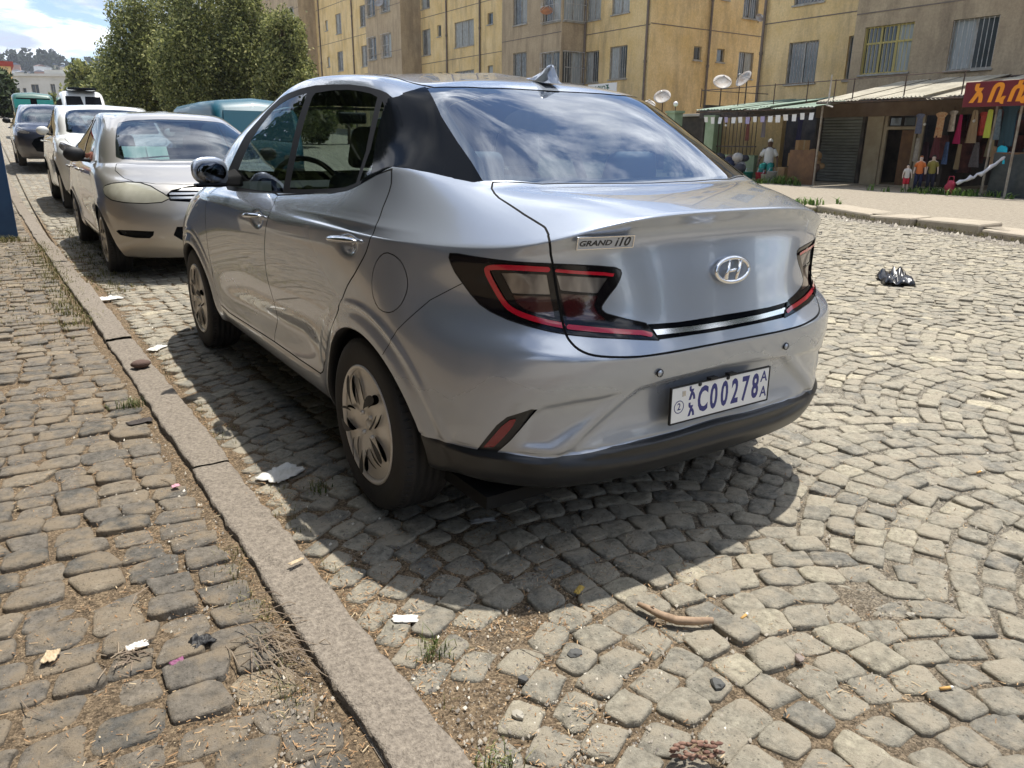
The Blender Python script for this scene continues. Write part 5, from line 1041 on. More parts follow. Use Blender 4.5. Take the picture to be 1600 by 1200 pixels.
# ------------------------------------------------------------------ apartment blocks across the street
def wallmat(name, c, c2, stain=(.12, .10, .075)):
    m, t, b = principled(name); g_ = N('ShaderNodeNewGeometry', t)
    def no(s, st=(1, 1, 1), d=8):
        mp = N('ShaderNodeMapping', t); mp.inputs['Scale'].default_value = st; t.links.new(g_.outputs['Position'], mp.inputs[0])
        n_ = N('ShaderNodeTexNoise', t); n_.inputs['Scale'].default_value = s; n_.inputs['Detail'].default_value = d; n_.inputs['Roughness'].default_value = .68; t.links.new(mp.outputs[0], n_.inputs['Vector']); return n_
    n1_ = no(.8); n2_ = no(1.6, (1, 1, .22)); n3_ = no(14)
    rp = N('ShaderNodeValToRGB', t); rp.color_ramp.elements[0].color = (*c, 1); rp.color_ramp.elements[1].color = (*c2, 1); rp.color_ramp.elements[0].position = .35; rp.color_ramp.elements[1].position = .68; t.links.new(n1_.outputs[0], rp.inputs[0])
    mr = N('ShaderNodeMapRange', t); mr.inputs[1].default_value = .47; mr.inputs[2].default_value = .72; mr.inputs[4].default_value = .8; t.links.new(n2_.outputs[0], mr.inputs[0])
    mx_ = N('ShaderNodeMix', t, data_type='RGBA'); t.links.new(mr.outputs[0], mx_.inputs[0]); t.links.new(rp.outputs[0], mx_.inputs[6]); mx_.inputs[7].default_value = (*stain, 1)
    r3 = N('ShaderNodeMapRange', t); r3.inputs[1].default_value = .3; r3.inputs[2].default_value = .7; r3.inputs[3].default_value = .82; r3.inputs[4].default_value = 1.12; t.links.new(n3_.outputs[0], r3.inputs[0])
    sc_ = N('ShaderNodeVectorMath', t, operation='SCALE'); t.links.new(mx_.outputs[2], sc_.inputs[0]); t.links.new(r3.outputs[0], sc_.inputs['Scale'])
    t.links.new(sc_.outputs[0], b.inputs['Base Color']); b.inputs['Roughness'].default_value = .92
    bp = N('ShaderNodeBump', t); bp.inputs['Distance'].default_value = .02; bp.inputs['Strength'].default_value = .5; t.links.new(n3_.outputs[0], bp.inputs['Height']); t.links.new(bp.outputs[0], b.inputs['Normal'])
    return m
M['yellow'] = wallmat('ochre_render', (.70, .50, .215), (.82, .63, .34), (.38, .28, .155)); M['tan'] = wallmat('bare_render', (.40, .305, .195), (.52, .405, .26), (.20, .15, .10))
M['winframe'] = mat('window_frame_paint', (.42, .41, .37), .6, c2=(.28, .25, .2), scale=4); M['ironw'] = mat('white_iron', (.62, .61, .58), .55, c2=(.35, .30, .24), scale=6); M['irony'] = mat('yellow_iron', (.55, .45, .16), .55); M['iron'] = mat('dark_iron', (.035, .028, .025), .6, c2=(.10, .06, .04), scale=9)
M['pane'] = mat('window_pane', (.035, .045, .05), .09, spec=.8, c2=(.09, .10, .10), scale=.8); M['curtain'] = mat('curtain', (.30, .33, .33), .8, c2=(.48, .50, .48), scale=3, stretch=(6, 6, .3)); M['pipe'] = mat('drain_pipe', (.14, .115, .095), .7, c2=(.22, .17, .13), scale=3)
def plane(O, U, Nn): O, U, Nn = Vector(O), Vector(U), Vector(Nn); return lambda u, z, d=0.: O+U*u+Vector((0, 0, z))+Nn*d
def pbox(mb, P, u0, u1, z0, z1, d0, d1): return mb.hexa([P(u0, z0, d0), P(u1, z0, d0), P(u1, z0, d1), P(u0, z0, d1), P(u0, z1, d0), P(u1, z1, d0), P(u1, z1, d1), P(u0, z1, d1)])
def facade(b, P, u0, u1, z0, z1, wins, m, dep=.14, name='wall'):
    us = sorted({u0, u1, *[a for w_ in wins for a in w_[:2]]}); zs = sorted({z0, z1, *[a for w_ in wins for a in w_[2:4]]}); mb = MB()
    for a, c in zip(us[:-1], us[1:]):
        for e, f in zip(zs[:-1], zs[1:]):
            cu, cz = (a+c)/2, (e+f)/2
            if any(w_[0] < cu < w_[1] and w_[2] < cz < w_[3] for w_ in wins): continue
            mb.add([P(a, e), P(c, e), P(c, f), P(a, f)], [(0, 1, 2, 3)])
    for w_ in wins:
        a, c, e, f = w_[:4]
        mb.add([P(a, e), P(c, e), P(c, f), P(a, f), P(a, e, -dep), P(c, e, -dep), P(c, f, -dep), P(a, f, -dep)], [(0, 4, 5, 1), (1, 5, 6, 2), (2, 6, 7, 3), (3, 7, 4, 0)])
    mb.make(name, m, b)
    for w_ in wins: window(b, P, *w_[:4], w_[4] if len(w_) > 4 else 'bars', dep)
wr = np.random.default_rng(77)
def window(b, P, a, c, e, f, kind, dep):
    h = MB(); g_ = .045; d = -dep
    for q in ((a, c, e, e+g_), (a, c, f-g_, f), (a, a+g_, e+g_, f-g_), (c-g_, c, e+g_, f-g_)): pbox(h, P, *q, d, d+.05)
    big = c-a > .75; n = 3 if c-a > 1.55 else 2 if big else 1
    for i in range(1, n): u = a+(c-a)*i/n; pbox(h, P, u-.03, u+.03, e+g_, f-g_, d+.001, d+.052)
    if kind == 'grid': pbox(h, P, a+g_, c-g_, (e*.35+f*.65)-.03, (e*.35+f*.65)+.03, d+.0015, d+.053)
    w_ = h.make('window', M['irony'] if kind == 'grid' else M['winframe'], b)
    for i in range(n):
        u0, u1 = a+(c-a)*i/n+.03, a+(c-a)*(i+1)/n-.03
        m = MB(); pbox(m, P, u0, u1, e+.03, f-.03, d+.008, d+.016); open_ = wr.random() < .2
        m.make('pane', M['dglass'] if kind == 'plain' else M['pane'] if wr.random() < .62 else M['curtain'], w_)
    s = MB(); pbox(s, P, a-.05, c+.05, e-.06, e-.002, -.02, .06); s.make('sill', M['winframe'], w_)
    if big and kind in ('bars', 'grid', 'white'):
        m = MB(); k = max(4, int((c-a)/.14)); mt = {'bars': M['ironw'], 'grid': M['irony'], 'white': M['ironw']}[kind]; dd = -.03 if kind != 'white' else .16
        for i in range(k+1): u = a+.02+(c-a-.04)*i/k; pbox(m, P, u-.007, u+.007, e+.01, f-.01, dd-.018, dd)
        if kind == 'white':
            for z in (e+.02, (e+f)/2, f-.02): pbox(m, P, a, c, z-.012, z+.012, dd-.002, dd+.018)
            for u in (a, c):
                for z in (e+.02, f-.02): pbox(m, P, u-.01, u+.01, z-.01, z+.01, 0, dd)
        m.make('window_bars', mt, w_)
def floors(cols, z0, dz, n, kind=None): return [(a, c, e+k*dz, f+k*dz, (t[0] if t else 'bars')) for a, c, e, f, *t in cols for k in range(n)]
def downpipe(b, x, y, z0, z1, r_=.055):
    m = MB(); m.tube([(x, y, z0), (x, y, z1)], r_, 8)
    for z in np.arange(z0+1.2, z1, 2.9): m.tube([(x, y, z), (x, y, z+.12)], r_*1.35, 8)
    m.make('drain_pipe', M['pipe'], b)
def bands(b, P, u0, u1, zs, m):
    for z in zs:
        q = MB(); pbox(q, P, u0+.01, u1-.01, z-.018, z+.018, .0, .012); q.make('floor_joint', M['pipe'], b)
M['dglass'] = mat('office_glass', (.03, .035, .045), .15)
XF = lambda x: plane((x, 0, 0), (0, 1, 0), (-1, 0, 0))    # faces the street
YF = lambda y: plane((0, y, 0), (1, 0, 0), (0, -1, 0))    # faces along the street towards the camera
# right-hand block
A = empty('apartment_block', loc=(0, 0, 0), label='ochre and bare rendered apartment block directly above the awning shops on the right', cat='apartment block')
P = XF(24); Z1 = 13.6
facade(A, P, 14.6, 19.1, .3, Z1, floors([(16.51, 17.80, 3.38, 4.83), (14.72, 15.32, 3.39, 4.83)], 0, 2.72, 4), M['yellow'])
bands(A, P, 14.6, 19.1, [5.6, 8.32, 11.04], None)
P = XF(23.2)
facade(A, P, -8, 14.6, -.3, Z1, floors([(12.53, 14.21, 3.46, 4.92, 'grid'), (9.99, 11.32, 3.40, 4.82), (7.1, 8.4, 3.4, 4.82), (4.0, 5.3, 3.4, 4.82), (1, 2.3, 3.4, 4.82)], 0, 2.72, 4), M['tan'])
bands(A, P, -8, 14.6, [5.35, 8.07, 10.8], None)
m = MB(); m.add([(23.2, 14.6, .2), (24, 14.6, .2), (24, 14.6, Z1), (23.2, 14.6, Z1)], [(3, 2, 1, 0)]); m.add([(24, 19.1, .2), (34, 19.1, .2), (34, 19.1, Z1), (24, 19.1, Z1)], [(3, 2, 1, 0)]); m.add([(23.2, -8, -.3), (34, -8, -.3), (34, -8, Z1), (23.2, -8, Z1)], [(0, 1, 2, 3)]); m.make('side_wall', M['tan'], A)
MB().box(22.9, 34.2, -8.2, 19.3, Z1, Z1+.35).make('roof', M['tan'], A)
downpipe(A, 23.9, 19.0, .4, Z1)
# left-hand block with its projecting bays
Wb = empty('apartment_block', loc=(0, 0, 0), label='long ochre apartment block with projecting bare bays running back along the street', cat='apartment block')
Z2 = 17.2; ZB = .4
facade(Wb, YF(25.4), 24, 34, ZB, Z2, floors([(26.86, 27.37, 5.0, 5.6), (28.44, 28.98, 5.0, 5.6), (30.04, 31.13, 4.35, 5.57)], 0, 2.75, 4), M['yellow'])
bands(Wb, YF(25.4), 24, 34, [6.35, 9.1, 11.9], None)
facade(Wb, XF(24), 25.4, 30.05, ZB, Z2, floors([(28.93, 30.0, 4.07, 5.52), (26.87, 28.12, 4.13, 5.58)], 0, 2.85, 4), M['yellow']); bands(Wb, XF(24), 25.4, 30.05, [6.3, 9.15, 12.0], None)
def bay(y0, y1, x, cols, side, zb=ZB):
    facade(Wb, XF(x), y0, y1, zb, Z2, floors(cols, 0, 2.85, 4), M['tan']); facade(Wb, YF(y0), x, 24, zb, Z2, floors(side, 0, 2.85, 4), M['tan'])
    bands(Wb, XF(x), y0, y1, [c for c in (6.35+(.7 if y0 > 40 else 0), 9.2+(.7 if y0 > 40 else 0), 12.1)], None)
    m = MB(); m.add([(x, y1, zb), (24, y1, zb), (24, y1, Z2), (x, y1, Z2)], [(3, 2, 1, 0)]); m.make('side_wall', M['tan'], Wb)
bay(30.05, 35.4, 22.5, [(30.15, 31.6, 4.0, 5.5, 'white'), (33.03, 34.30, 4.2, 5.7)], [(22.62, 23.88, 4.0, 5.5, 'white')])
facade(Wb, XF(24), 35.4, 47.85, ZB, Z2, floors([(46.5, 47.7, 6.74-2.85, 8.32-2.85), (45.0, 45.52, 7.71-2.85, 8.39-2.85), (40.88, 43.24, 6.85-2.85, 8.29-2.85), (38.7, 39.3, 7.76-2.85, 8.38-2.85)], 0, 2.85, 4), M['yellow']); bands(Wb, XF(24), 35.4, 47.85, [6.2, 9.05, 11.9], None)
bay(47.85, 53.6, 22.5, [(51.9, 53.2, 3.9, 5.4, 'white'), (49.4, 50.8, 3.9, 5.4, 'white')], [])
facade(Wb, XF(24), 53.6, 67.8, ZB, Z2, floors([(56.97, 58.1, 3.9, 5.4), (62, 63.2, 3.9, 5.4), (65, 65.6, 4.4, 5.2)], 0, 2.85, 4), M['yellow']); bands(Wb, XF(24), 53.6, 67.8, [6.2, 9.05, 11.9], None)
bay(67.8, 80, 22.5, [(69, 71.4, 5.2, 6.6, 'white'), (75, 76.4, 5.2, 6.6)], [])
facade(Wb, XF(24), 80, 96, ZB, Z2, floors([(83, 84.3, 5.2, 6.6), (88, 89.3, 5.2, 6.6)], 0, 2.85, 4), M['tan'])
MB().box(23.7, 34.2, 25.2, 96.2, Z2, Z2+.35).make('roof', M['tan'], Wb)
m = MB(); m.add([(24, 96, 0), (34, 96, 0), (34, 96, Z2), (24, 96, Z2)], [(3, 2, 1, 0)]); m.make('side_wall', M['tan'], Wb)
for x, y in ((23.93, 25.55), (27.8, 25.33), (32.6, 25.33), (23.93, 30.0), (23.93, 44.2), (23.93, 40.1), (23.93, 59.6), (23.93, 66.9), (23.93, 36.0)): downpipe(Wb, x, y, .6, Z2)
def dish(loc, r_, az_, el, m_, label, pole=.5, wall=False):
    r_ *= .74
    d = empty('satellite_dish', loc=loc, label=label, cat='satellite dish'); D = Vector((math.cos(az_)*math.cos(el), math.sin(az_)*math.cos(el), math.sin(el))); q = D.to_track_quat('Z', 'Y').to_matrix().to_4x4()
    m = MB(); m.lathe([(.001, 0), (r_*.4, .03*r_), (r_*.75, .12*r_), (r_, .24*r_), (r_*1.01, .22*r_), (r_*.75, .09*r_), (r_*.4, 0), (.001, -.03*r_)], n=24); o = m.make('reflector', m_, d, True); o.data.transform(q)
    m = MB(); m.tube([(r_*.9, 0, .2*r_), (0, 0, r_*.95)], .012, 5); m.tube([(-r_*.9, 0, .2*r_), (0, 0, r_*.95)], .012, 5); m.ball((0, 0, r_*.95), .04, 8, 5); o = m.make('feed_arm', M['steel'], d); o.data.transform(q)
    m = MB(); m.tube([(0, 0, 0), (-D.x*.12, -D.y*.12, -.05), (-D.x*.12+(.5 if wall else 0), -D.y*.12, -pole if not wall else -.15)], .022, 6); m.make('bracket', M['iron'], d); return d
M['dishw'] = mat('weathered_dish', (.42, .41, .39), .6, c2=(.25, .20, .16), scale=5); M['disho'] = mat('rusty_dish', (.50, .20, .07), .7, c2=(.33, .13, .05), scale=4)
dish((19.3, 16.7, 3.15), .42, math.pi+.9, .75, M['dishw'], 'larger dented grey satellite dish on the awning railing', .75); dish((19.3, 15.75, 3.2), .40, math.pi-.15, .6, M['dishw'], 'clean round satellite dish on the awning railing right of the dented one', .75)
dish((19.3, 19.5, 2.80), .42, math.pi+.6, .7, M['dishw'], 'spotted satellite dish on the low roof beside the green gate pillar', .6); dish((19.3, 20.2, 2.55), .33, math.pi+.9, .9, M['dishw'], 'small satellite dish tucked behind the spotted one on the low roof', .5)
dish((30.9, 25.1, 7.1), .30, math.pi+1.1, .5, M['dishw'], 'white satellite dish fixed beside a window high on the wall facing the camera', wall=False, pole=.2); dish((22.2, 30.9, 7.3), .42, math.pi+.9, .8, M['disho'], 'rust orange satellite dish on the white barred balcony', .2); dish((22.1, 50.2, 10.1), .42, math.pi+.7, .6, M['dishw'], 'pale satellite dish high on the farther bare bay', .2)

# ------------------------------------------------------------------ far pavement and the row of shops
FZ0 = .10
ys = np.concatenate([np.arange(-14, 30, .25), np.arange(30, 60, 2)])
nn = 30; U = np.linspace(0, 1, nn); Yg = np.repeat(ys[None], nn, 0); kx = fark(Yg)+.35+.10*(noise2(Yg, Yg*0, 1.3, 4)-.5); Xg = kx+(24-kx)*U[:, None]
Zg = gz(Xg, Yg)*(.35)+FZ0+.03*(noise2(Xg, Yg, 1.2, 8)-.5); V = np.stack([Xg, Yg, Zg], -1).reshape(-1, 3); i, j = np.meshgrid(np.arange(nn-1), np.arange(len(ys)-1), indexing='ij'); q = (i*len(ys)+j).ravel()
farwalk = mesh('far_pavement', V, np.stack([q, q+len(ys), q+len(ys)+1, q+1], 1), M['earth'], None, True, kind='structure')
r = np.random.default_rng(8); y = -8.
while y < 16:
    L = r.uniform(.8, 1.5); x0 = float(fark(y+L/2)); w_ = r.uniform(.55, .8); o_ = Vector((x0, y, 0)); sl = .38 if y < 12 else .12; jz = r.normal(0, .018); t1, t2 = r.normal(0, .02, 2)
    V = [(-.05+r.normal(0, .04), 0, -.2), (w_, .02, -.2), (w_+L*sl, L-.04, -.2), (L*sl-.02+r.normal(0, .04), L-.05, -.2)]; V += [(a, b_, .115+jz+(t1 if k in (0, 1) else t2)) for k, (a, b_, c) in enumerate(V)]
    m = MB(); m.hexa(V); bevel(m.make('kerb_slab', M['slab'], farwalk, loc=tuple(o_)), .03, 2); y += L
shop = empty('shop_row', loc=(19.5, 10, FZ0), label='row of low shops under tin awnings at the foot of the apartment block', cat='shop')
shop.location = (0, 0, 0)
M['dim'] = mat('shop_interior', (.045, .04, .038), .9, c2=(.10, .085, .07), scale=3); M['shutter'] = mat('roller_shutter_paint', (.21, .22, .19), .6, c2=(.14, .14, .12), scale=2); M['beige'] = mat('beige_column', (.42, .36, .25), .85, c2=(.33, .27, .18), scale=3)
M['tin'] = mat('tin_sheet', (.32, .29, .22), .6, c2=(.50, .46, .36), scale=1.3, bump=.01); M['tingreen'] = mat('green_tin', (.16, .24, .18), .6, c2=(.27, .34, .27), scale=1.5); M['wood'] = mat('brown_board', (.20, .105, .045), .7, c2=(.12, .06, .03), scale=5)
SX = 19.5
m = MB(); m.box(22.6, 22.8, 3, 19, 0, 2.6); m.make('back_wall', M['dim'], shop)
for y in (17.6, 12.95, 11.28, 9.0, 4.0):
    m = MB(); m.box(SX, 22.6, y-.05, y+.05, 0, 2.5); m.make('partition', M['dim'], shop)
MB().box(SX-.02, 22.6, 3, 19, FZ0-.3, FZ0+.03).make('shop_floor', M['slab'], shop)
m = MB(); m.box(SX-.10, SX+.05, 3, 12.98, 1.98, 2.35); m.make('lintel', mat('brown_fascia', (.13, .085, .055), .8, c2=(.2, .14, .09), scale=2), shop)
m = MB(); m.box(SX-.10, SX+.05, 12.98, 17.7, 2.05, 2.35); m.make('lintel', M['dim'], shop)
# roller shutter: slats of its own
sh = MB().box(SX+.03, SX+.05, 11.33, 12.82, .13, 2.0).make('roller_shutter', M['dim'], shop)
for y in (11.33, 12.72): MB().box(SX-.06, SX+.02, y, y+.10, .13, 2.0).make('guide_rail', M['dim'], sh)
for k in range(21):
    z = .14+k*.088; m = MB(); m.prism([(0, 0), (.028, .012), (.034, .044), (.028, .076), (0, .086)], 11.43, 12.72, lambda u, v, h: (SX-u, h, z+v)); m.make('slat', M['shutter'], sh)
MB().box(SX-.05, SX+.25, 10.78, 11.27, .1, 2.0).make('column', M['beige'], shop)
dr = MB().box(SX-.03, SX+.04, 10.66, 10.76, .1, 1.98).box(SX-.03, SX+.04, 9.80, 9.86, .1, 1.98).box(SX-.03, SX+.04, 9.86, 10.66, 1.62, 1.70).make('door_frame', M['beige'], shop)
MB().box(SX, SX+.03, 9.87, 10.22, .12, 1.6).make('door_leaf', M['wood'], dr)
for y in (9.9, 10.3): MB().box(SX+.01, SX+.02, y, y+.3, 1.73, 1.93).make('door_light', M['pane'], dr)
MB().box(SX-.03, SX+.03, 9.6, 9.75, .1, 1.98).make('column', M['beige'], shop)
# awnings: corrugated sheets
def awning(y0, y1, x0, z0, x1, z1, m_, label, n=9, rag=.02):
    a = empty('awning', loc=((x0+x1)/2, (y0+y1)/2, z0), label=label, cat='awning'); w_ = (y1-y0)/n; o = a.location
    for k in range(n):
        yy = np.linspace(y0+k*w_+.01, y0+(k+1)*w_-.01, 13); zc = .016*np.cos(np.arange(13)*math.pi/1.5); dz = r.normal(0, rag); dx = r.normal(0, .04)
        V = [(x0+dx-o.x, y-o.y, z0+c+dz-o.z) for y, c in zip(yy, zc)]+[(x1-o.x, y-o.y, z1+c+dz-o.z) for y, c in zip(yy, zc)]; Vb = [(a_, b_, c-.006) for a_, b_, c in V]
        mesh('tin_sheet', V+Vb, [(i, i+13, i+14, i+1) for i in range(12)]+[(26+i, 26+i+1, 26+i+14, 26+i+13) for i in range(12)]+[(i, i+1, 26+i+1, 26+i) for i in range(12)], m_, a)
    for x, z in ((x0+.05, z0-.05), (x1-.1, z1-.05)): MB().tube([(x-o.x, y0-o.y, z-o.z), (x-o.x, y1-o.y, z-o.z)], .03, 6).make('purlin', M['iron'], a)
    return a
awning(11.55, 15.9, 17.3, 2.20, 21.0, 2.62, M['tingreen'], 'faded green tin awning over the open store on the left')
awning(7.55, 11.45, 17.2, 2.32, 21.2, 3.02, M['tin'], 'pale yellowish tin awning over the shutter and doorway')
awning(2.5, 7.5, 17.4, 2.30, 21.2, 3.0, M['tin'], 'tin awning behind the maroon shop sign', 8)
def post(x, y, h, lean=0, label=''):
    p = MB(); p.tube([(0, 0, 0), (lean, lean*.5, h)], .028, 8).box(-.06, .06, -.06, .06, -.02, .02); o = p.make('awning_post', mat('post_paint', (.36, .33, .26), .6, c2=(.22, .17, .12), scale=6) if 'post_paint' not in bpy.data.materials else bpy.data.materials['post_paint'], loc=(x, y, FZ0)); tag(o, label, 'post', 'awning posts')
post(17.4, 11.35, 2.13, .0, 'bare metal post between the open store and the grey shutter'); post(17.3, 6.80, 2.2, .12, 'leaning post left of the pair under the maroon sign'); post(17.1, 6.20, 2.15, .10, 'right-hand post of the pair in front of the dark tarpaulin')
rail = empty('roof_railing', loc=(17.4, 12, 2.3), label='thin dark iron railing standing on the front edge of the tin awnings', cat='railing'); o = rail.location
for y in (7.7, 9.1, 10.5, 11.05, 11.9, 13.0, 14.3, 15.8): MB().tube([(0, y-12, 0), (0, y-12, .56)], .016, 6).make('upright', M['iron'], rail)
MB().tube([(0, 7.6-12, .56), (0, 15.8-12, .50)], .014, 6).make('top_rail', M['iron'], rail)
MB().tube([(3.2, 3.8, .52), (0, 3.8, .50)], .014, 6).make('top_rail', M['iron'], rail)
MB().tube([(17.05, 10.95, 2.95), (17.05, 10.95, 2.35), (17.05, 11.0, 2.2), (17.05, 10.8, 2.15)], .02, 6).make('gutter_pipe', M['ironw'], shop)
# maroon sign
sg = empty('shop_sign', loc=(17.0, 5.3, 2.30), label='maroon shop sign with large orange Amharic letters', cat='sign')
bevel(MB().box(-.03, .03, -2.2, 2.12, -.26, .27).make('sign_board', mat('maroon_board', (.17, .012, .02), .45, c2=(.13, .01, .018), scale=3), sg), .008)
fs = frame((-.032, 1.84, .0), (0, -1, 0), (-1, 0, 0)); orange = mat('orange_letter', (.85, .30, .015), .5)
for k, ch in enumerate(('\u12a0', '\u1262', '\u1232', '\u12a0', '\u1262')): text('sign_letter', ch, .50, orange, sg, fs @ Matrix.Translation((k*.415, .0, 0)), .008, .22, .022, .95)
w_ = empty('small_sign', loc=(22, 26.2, 3.5), label='small white sign with dark green Amharic lettering low on the ochre block', cat='sign')
MB().box(-.02, .02, -1.0, 1.0, -.24, .26).make('sign_board', M['white'], w_); text('sign_letters', '\u1270\u1260\u12d8\u130b\u127d', .34, mat('green_letter', (.01, .10, .06), .5), w_, frame((-.024, 0, .02), (0, -1, 0), (-1, 0, 0)), .004, 0, .006)
MB().box(-.03, 2., -1.0, 1., -.9, -.8).make('sign_bracket', M['iron'], w_)

# ------------------------------------------------------------------ goods, people and things at the shops
def person(loc, rz, h, label, skin, top, bottom, pose='stand', hair=(.01, .008, .007), scarf=None, cat='person', name='person', arms=.25):
    """one continuous skinned body with clothes as children"""
    p = empty(name, loc=loc, rz=rz, label=label, cat=cat); s = h/1.7
    sit = pose == 'sit'; dz = -.38 if sit else 0
    J = {'pel': (0, 0, .92+dz), 'sp': (0, .01, 1.12+dz), 'ch': (0, 0, 1.32+dz), 'nk': (0, 0, 1.46+dz), 'hd': (0, .02, 1.57+dz), 'tp': (0, .0, 1.66+dz)}
    Rr_ = {'pel': .125, 'sp': .105, 'ch': .125, 'nk': .05, 'hd': .100, 'tp': .075}; E = [('pel', 'sp'), ('sp', 'ch'), ('ch', 'nk'), ('nk', 'hd'), ('hd', 'tp')]
    for k, x in (('l', -1), ('r', 1)):
        J['sh'+k] = (x*.17, 0, 1.38+dz); J['el'+k] = (x*(.22+arms*.2), -.04, 1.12+dz); J['wr'+k] = (x*(.23+arms*.3), -.12, .92+dz); J['hn'+k] = (x*(.235+arms*.3), -.15, .84+dz)
        Rr_.update({'sh'+k: .058, 'el'+k: .040, 'wr'+k: .028, 'hn'+k: .030}); E += [('ch', 'sh'+k), ('sh'+k, 'el'+k), ('el'+k, 'wr'+k), ('wr'+k, 'hn'+k)]
        J['hp'+k] = (x*.09, 0, .86+dz); kn = (x*.12, -.42, .50) if sit else (x*.105, -.02, .48); an = (x*.12, -.36, .09) if sit else (x*.11, .01, .08); J['kn'+k] = kn; J['an'+k] = an; J['ft'+k] = (an[0], an[1]-.15, .035)
        Rr_.update({'hp'+k: .085, 'kn'+k: .055, 'an'+k: .036, 'ft'+k: .030}); E += [('pel', 'hp'+k), ('hp'+k, 'kn'+k), ('kn'+k, 'an'+k), ('an'+k, 'ft'+k)]
    ks = list(J); me = bpy.data.meshes.new('body'); me.from_pydata([tuple(c*s for c in J[k]) for k in ks], [(ks.index(a), ks.index(b)) for a, b in E], [])
    o = bpy.data.objects.new('body', me); col.objects.link(o); md = o.modifiers.new('k', 'SKIN'); md.use_smooth_shade = True
    for i, k in enumerate(ks): me.skin_vertices[0].data[i].radius = (Rr_[k]*s,)*2
    me.skin_vertices[0].data[0].use_root = True; o.modifiers.new('s', 'SUBSURF').levels = 1
    bm_ = bpy.data.meshes.new_from_object(o.evaluated_get(bpy.context.evaluated_depsgraph_get())); bpy.data.objects.remove(o); bm_.materials.clear(); bm_.materials.append(mat('skin_'+name, skin, .6)); b = link(bpy.data.objects.new('body', bm_), p)
    q = lambda pts: [tuple(c*s for c in a) for a in pts]
    m = MB(); z = dz; m.lathe([(r_*s, h_*s) for r_, h_ in [(.155, .86+z), (.165, .95+z), (.145, 1.12+z), (.165, 1.30+z), (.14, 1.40+z), (.06, 1.46+z)]], n=14)
    for x in (-1, 1): m.tube(q([(x*.13, 0, 1.38+z), (x*(.21+arms*.15), -.03, 1.18+z)]), [.075*s, .062*s], 8)
    m.make('shirt', top, p, True)
    m = MB()
    if bottom:
        if sit: 
            for x in (-1, 1): m.tube(q([(x*.08, .05, .52), (x*.12, -.40, .50), (x*.12, -.37, .18)]), [.12*s, .10*s, .10*s], 8)
        elif pose == 'skirt': m.lathe([(r_*s, h_*s) for r_, h_ in [(.22, .18), (.19, .5), (.16, .9)]], n=14)
        else:
            L = .12 if pose == 'stand' else .5
            for x in (-1, 1): m.tube(q([(x*.075, 0, .90), (x*.10, -.01, .5), (x*.108, 0, L)]) if L < .2 else q([(x*.075, 0, .90), (x*.10, -.01, L)]), [.105*s, .085*s, .07*s] if L < .2 else [.11*s, .10*s], 8)
        m.make('trousers', bottom, p, True)
    m = MB(); m.ball((0, .040*s, (1.635+dz)*s), (.084*s, .078*s, .085*s), 12, 8); m.make('headscarf' if scarf else 'hair', scarf or mat('hair', hair, .8), p, True)
    m = MB(); m.tube(q([(0, -.075, 1.585+dz), (0, -.112, 1.555+dz)]), [.008*s, .016*s], 5); m.make('nose', mat('skin_'+name, skin, .6), p, True)
    m = MB()
    for x in (-1, 1): m.ball((x*.032*s, -.080*s, (1.585+dz)*s), .011*s, 6, 4)
    m.make('eyes', M['black'], p)
    return p
cl = lambda n_, c, **k: mat(n_, c, .85, **k)
SK = (.42, .26, .17); Fz = FZ0
person((17.0, 8.46, Fz), math.radians(-50), .66, 'small child mannequin in a pale top and red shorts at the kerb of the shops', (.62, .48, .38), cl('pale_cloth', (.55, .52, .48)), cl('red_cloth', (.50, .02, .04)), 'shorts', cat='mannequin', name='child_mannequin', arms=.1)
person((17.3, 8.33, Fz), math.radians(-60), .86, 'taller child mannequin in an orange top and navy trousers beside the small one', (.62, .48, .38), cl('orange_cloth', (.62, .17, .04)), cl('navy_cloth', (.012, .016, .05)), cat='mannequin', name='child_mannequin', hair=(.30, .10, .03), arms=.05)
person((17.5, 8.13, Fz), math.radians(-60), .88, 'child mannequin in an olive top standing behind the orange one', (.62, .48, .38), cl('olive_cloth', (.26, .22, .05)), cl('navy_cloth2', (.02, .02, .04)), cat='mannequin', name='child_mannequin', arms=.05)
person((17.9, 13.35, Fz), math.radians(-60), 1.6, 'seated trader in a white headscarf and teal skirt among the goods of the open store', (.10, .055, .03), cl('white_cloth', (.60, .60, .57)), cl('teal_cloth', (.02, .24, .20)), 'sit', scarf=cl('white_scarf', (.66, .66, .62)))
person((-2.75, 24.2, float(gz(0, 24.2))+.03), math.radians(20), 1.66, 'pedestrian in a salmon top and navy skirt at the left edge beside the far cars', (.10, .055, .03), cl('salmon_cloth', (.62, .25, .16)), cl('navy_skirt', (.015, .02, .10)), 'skirt')
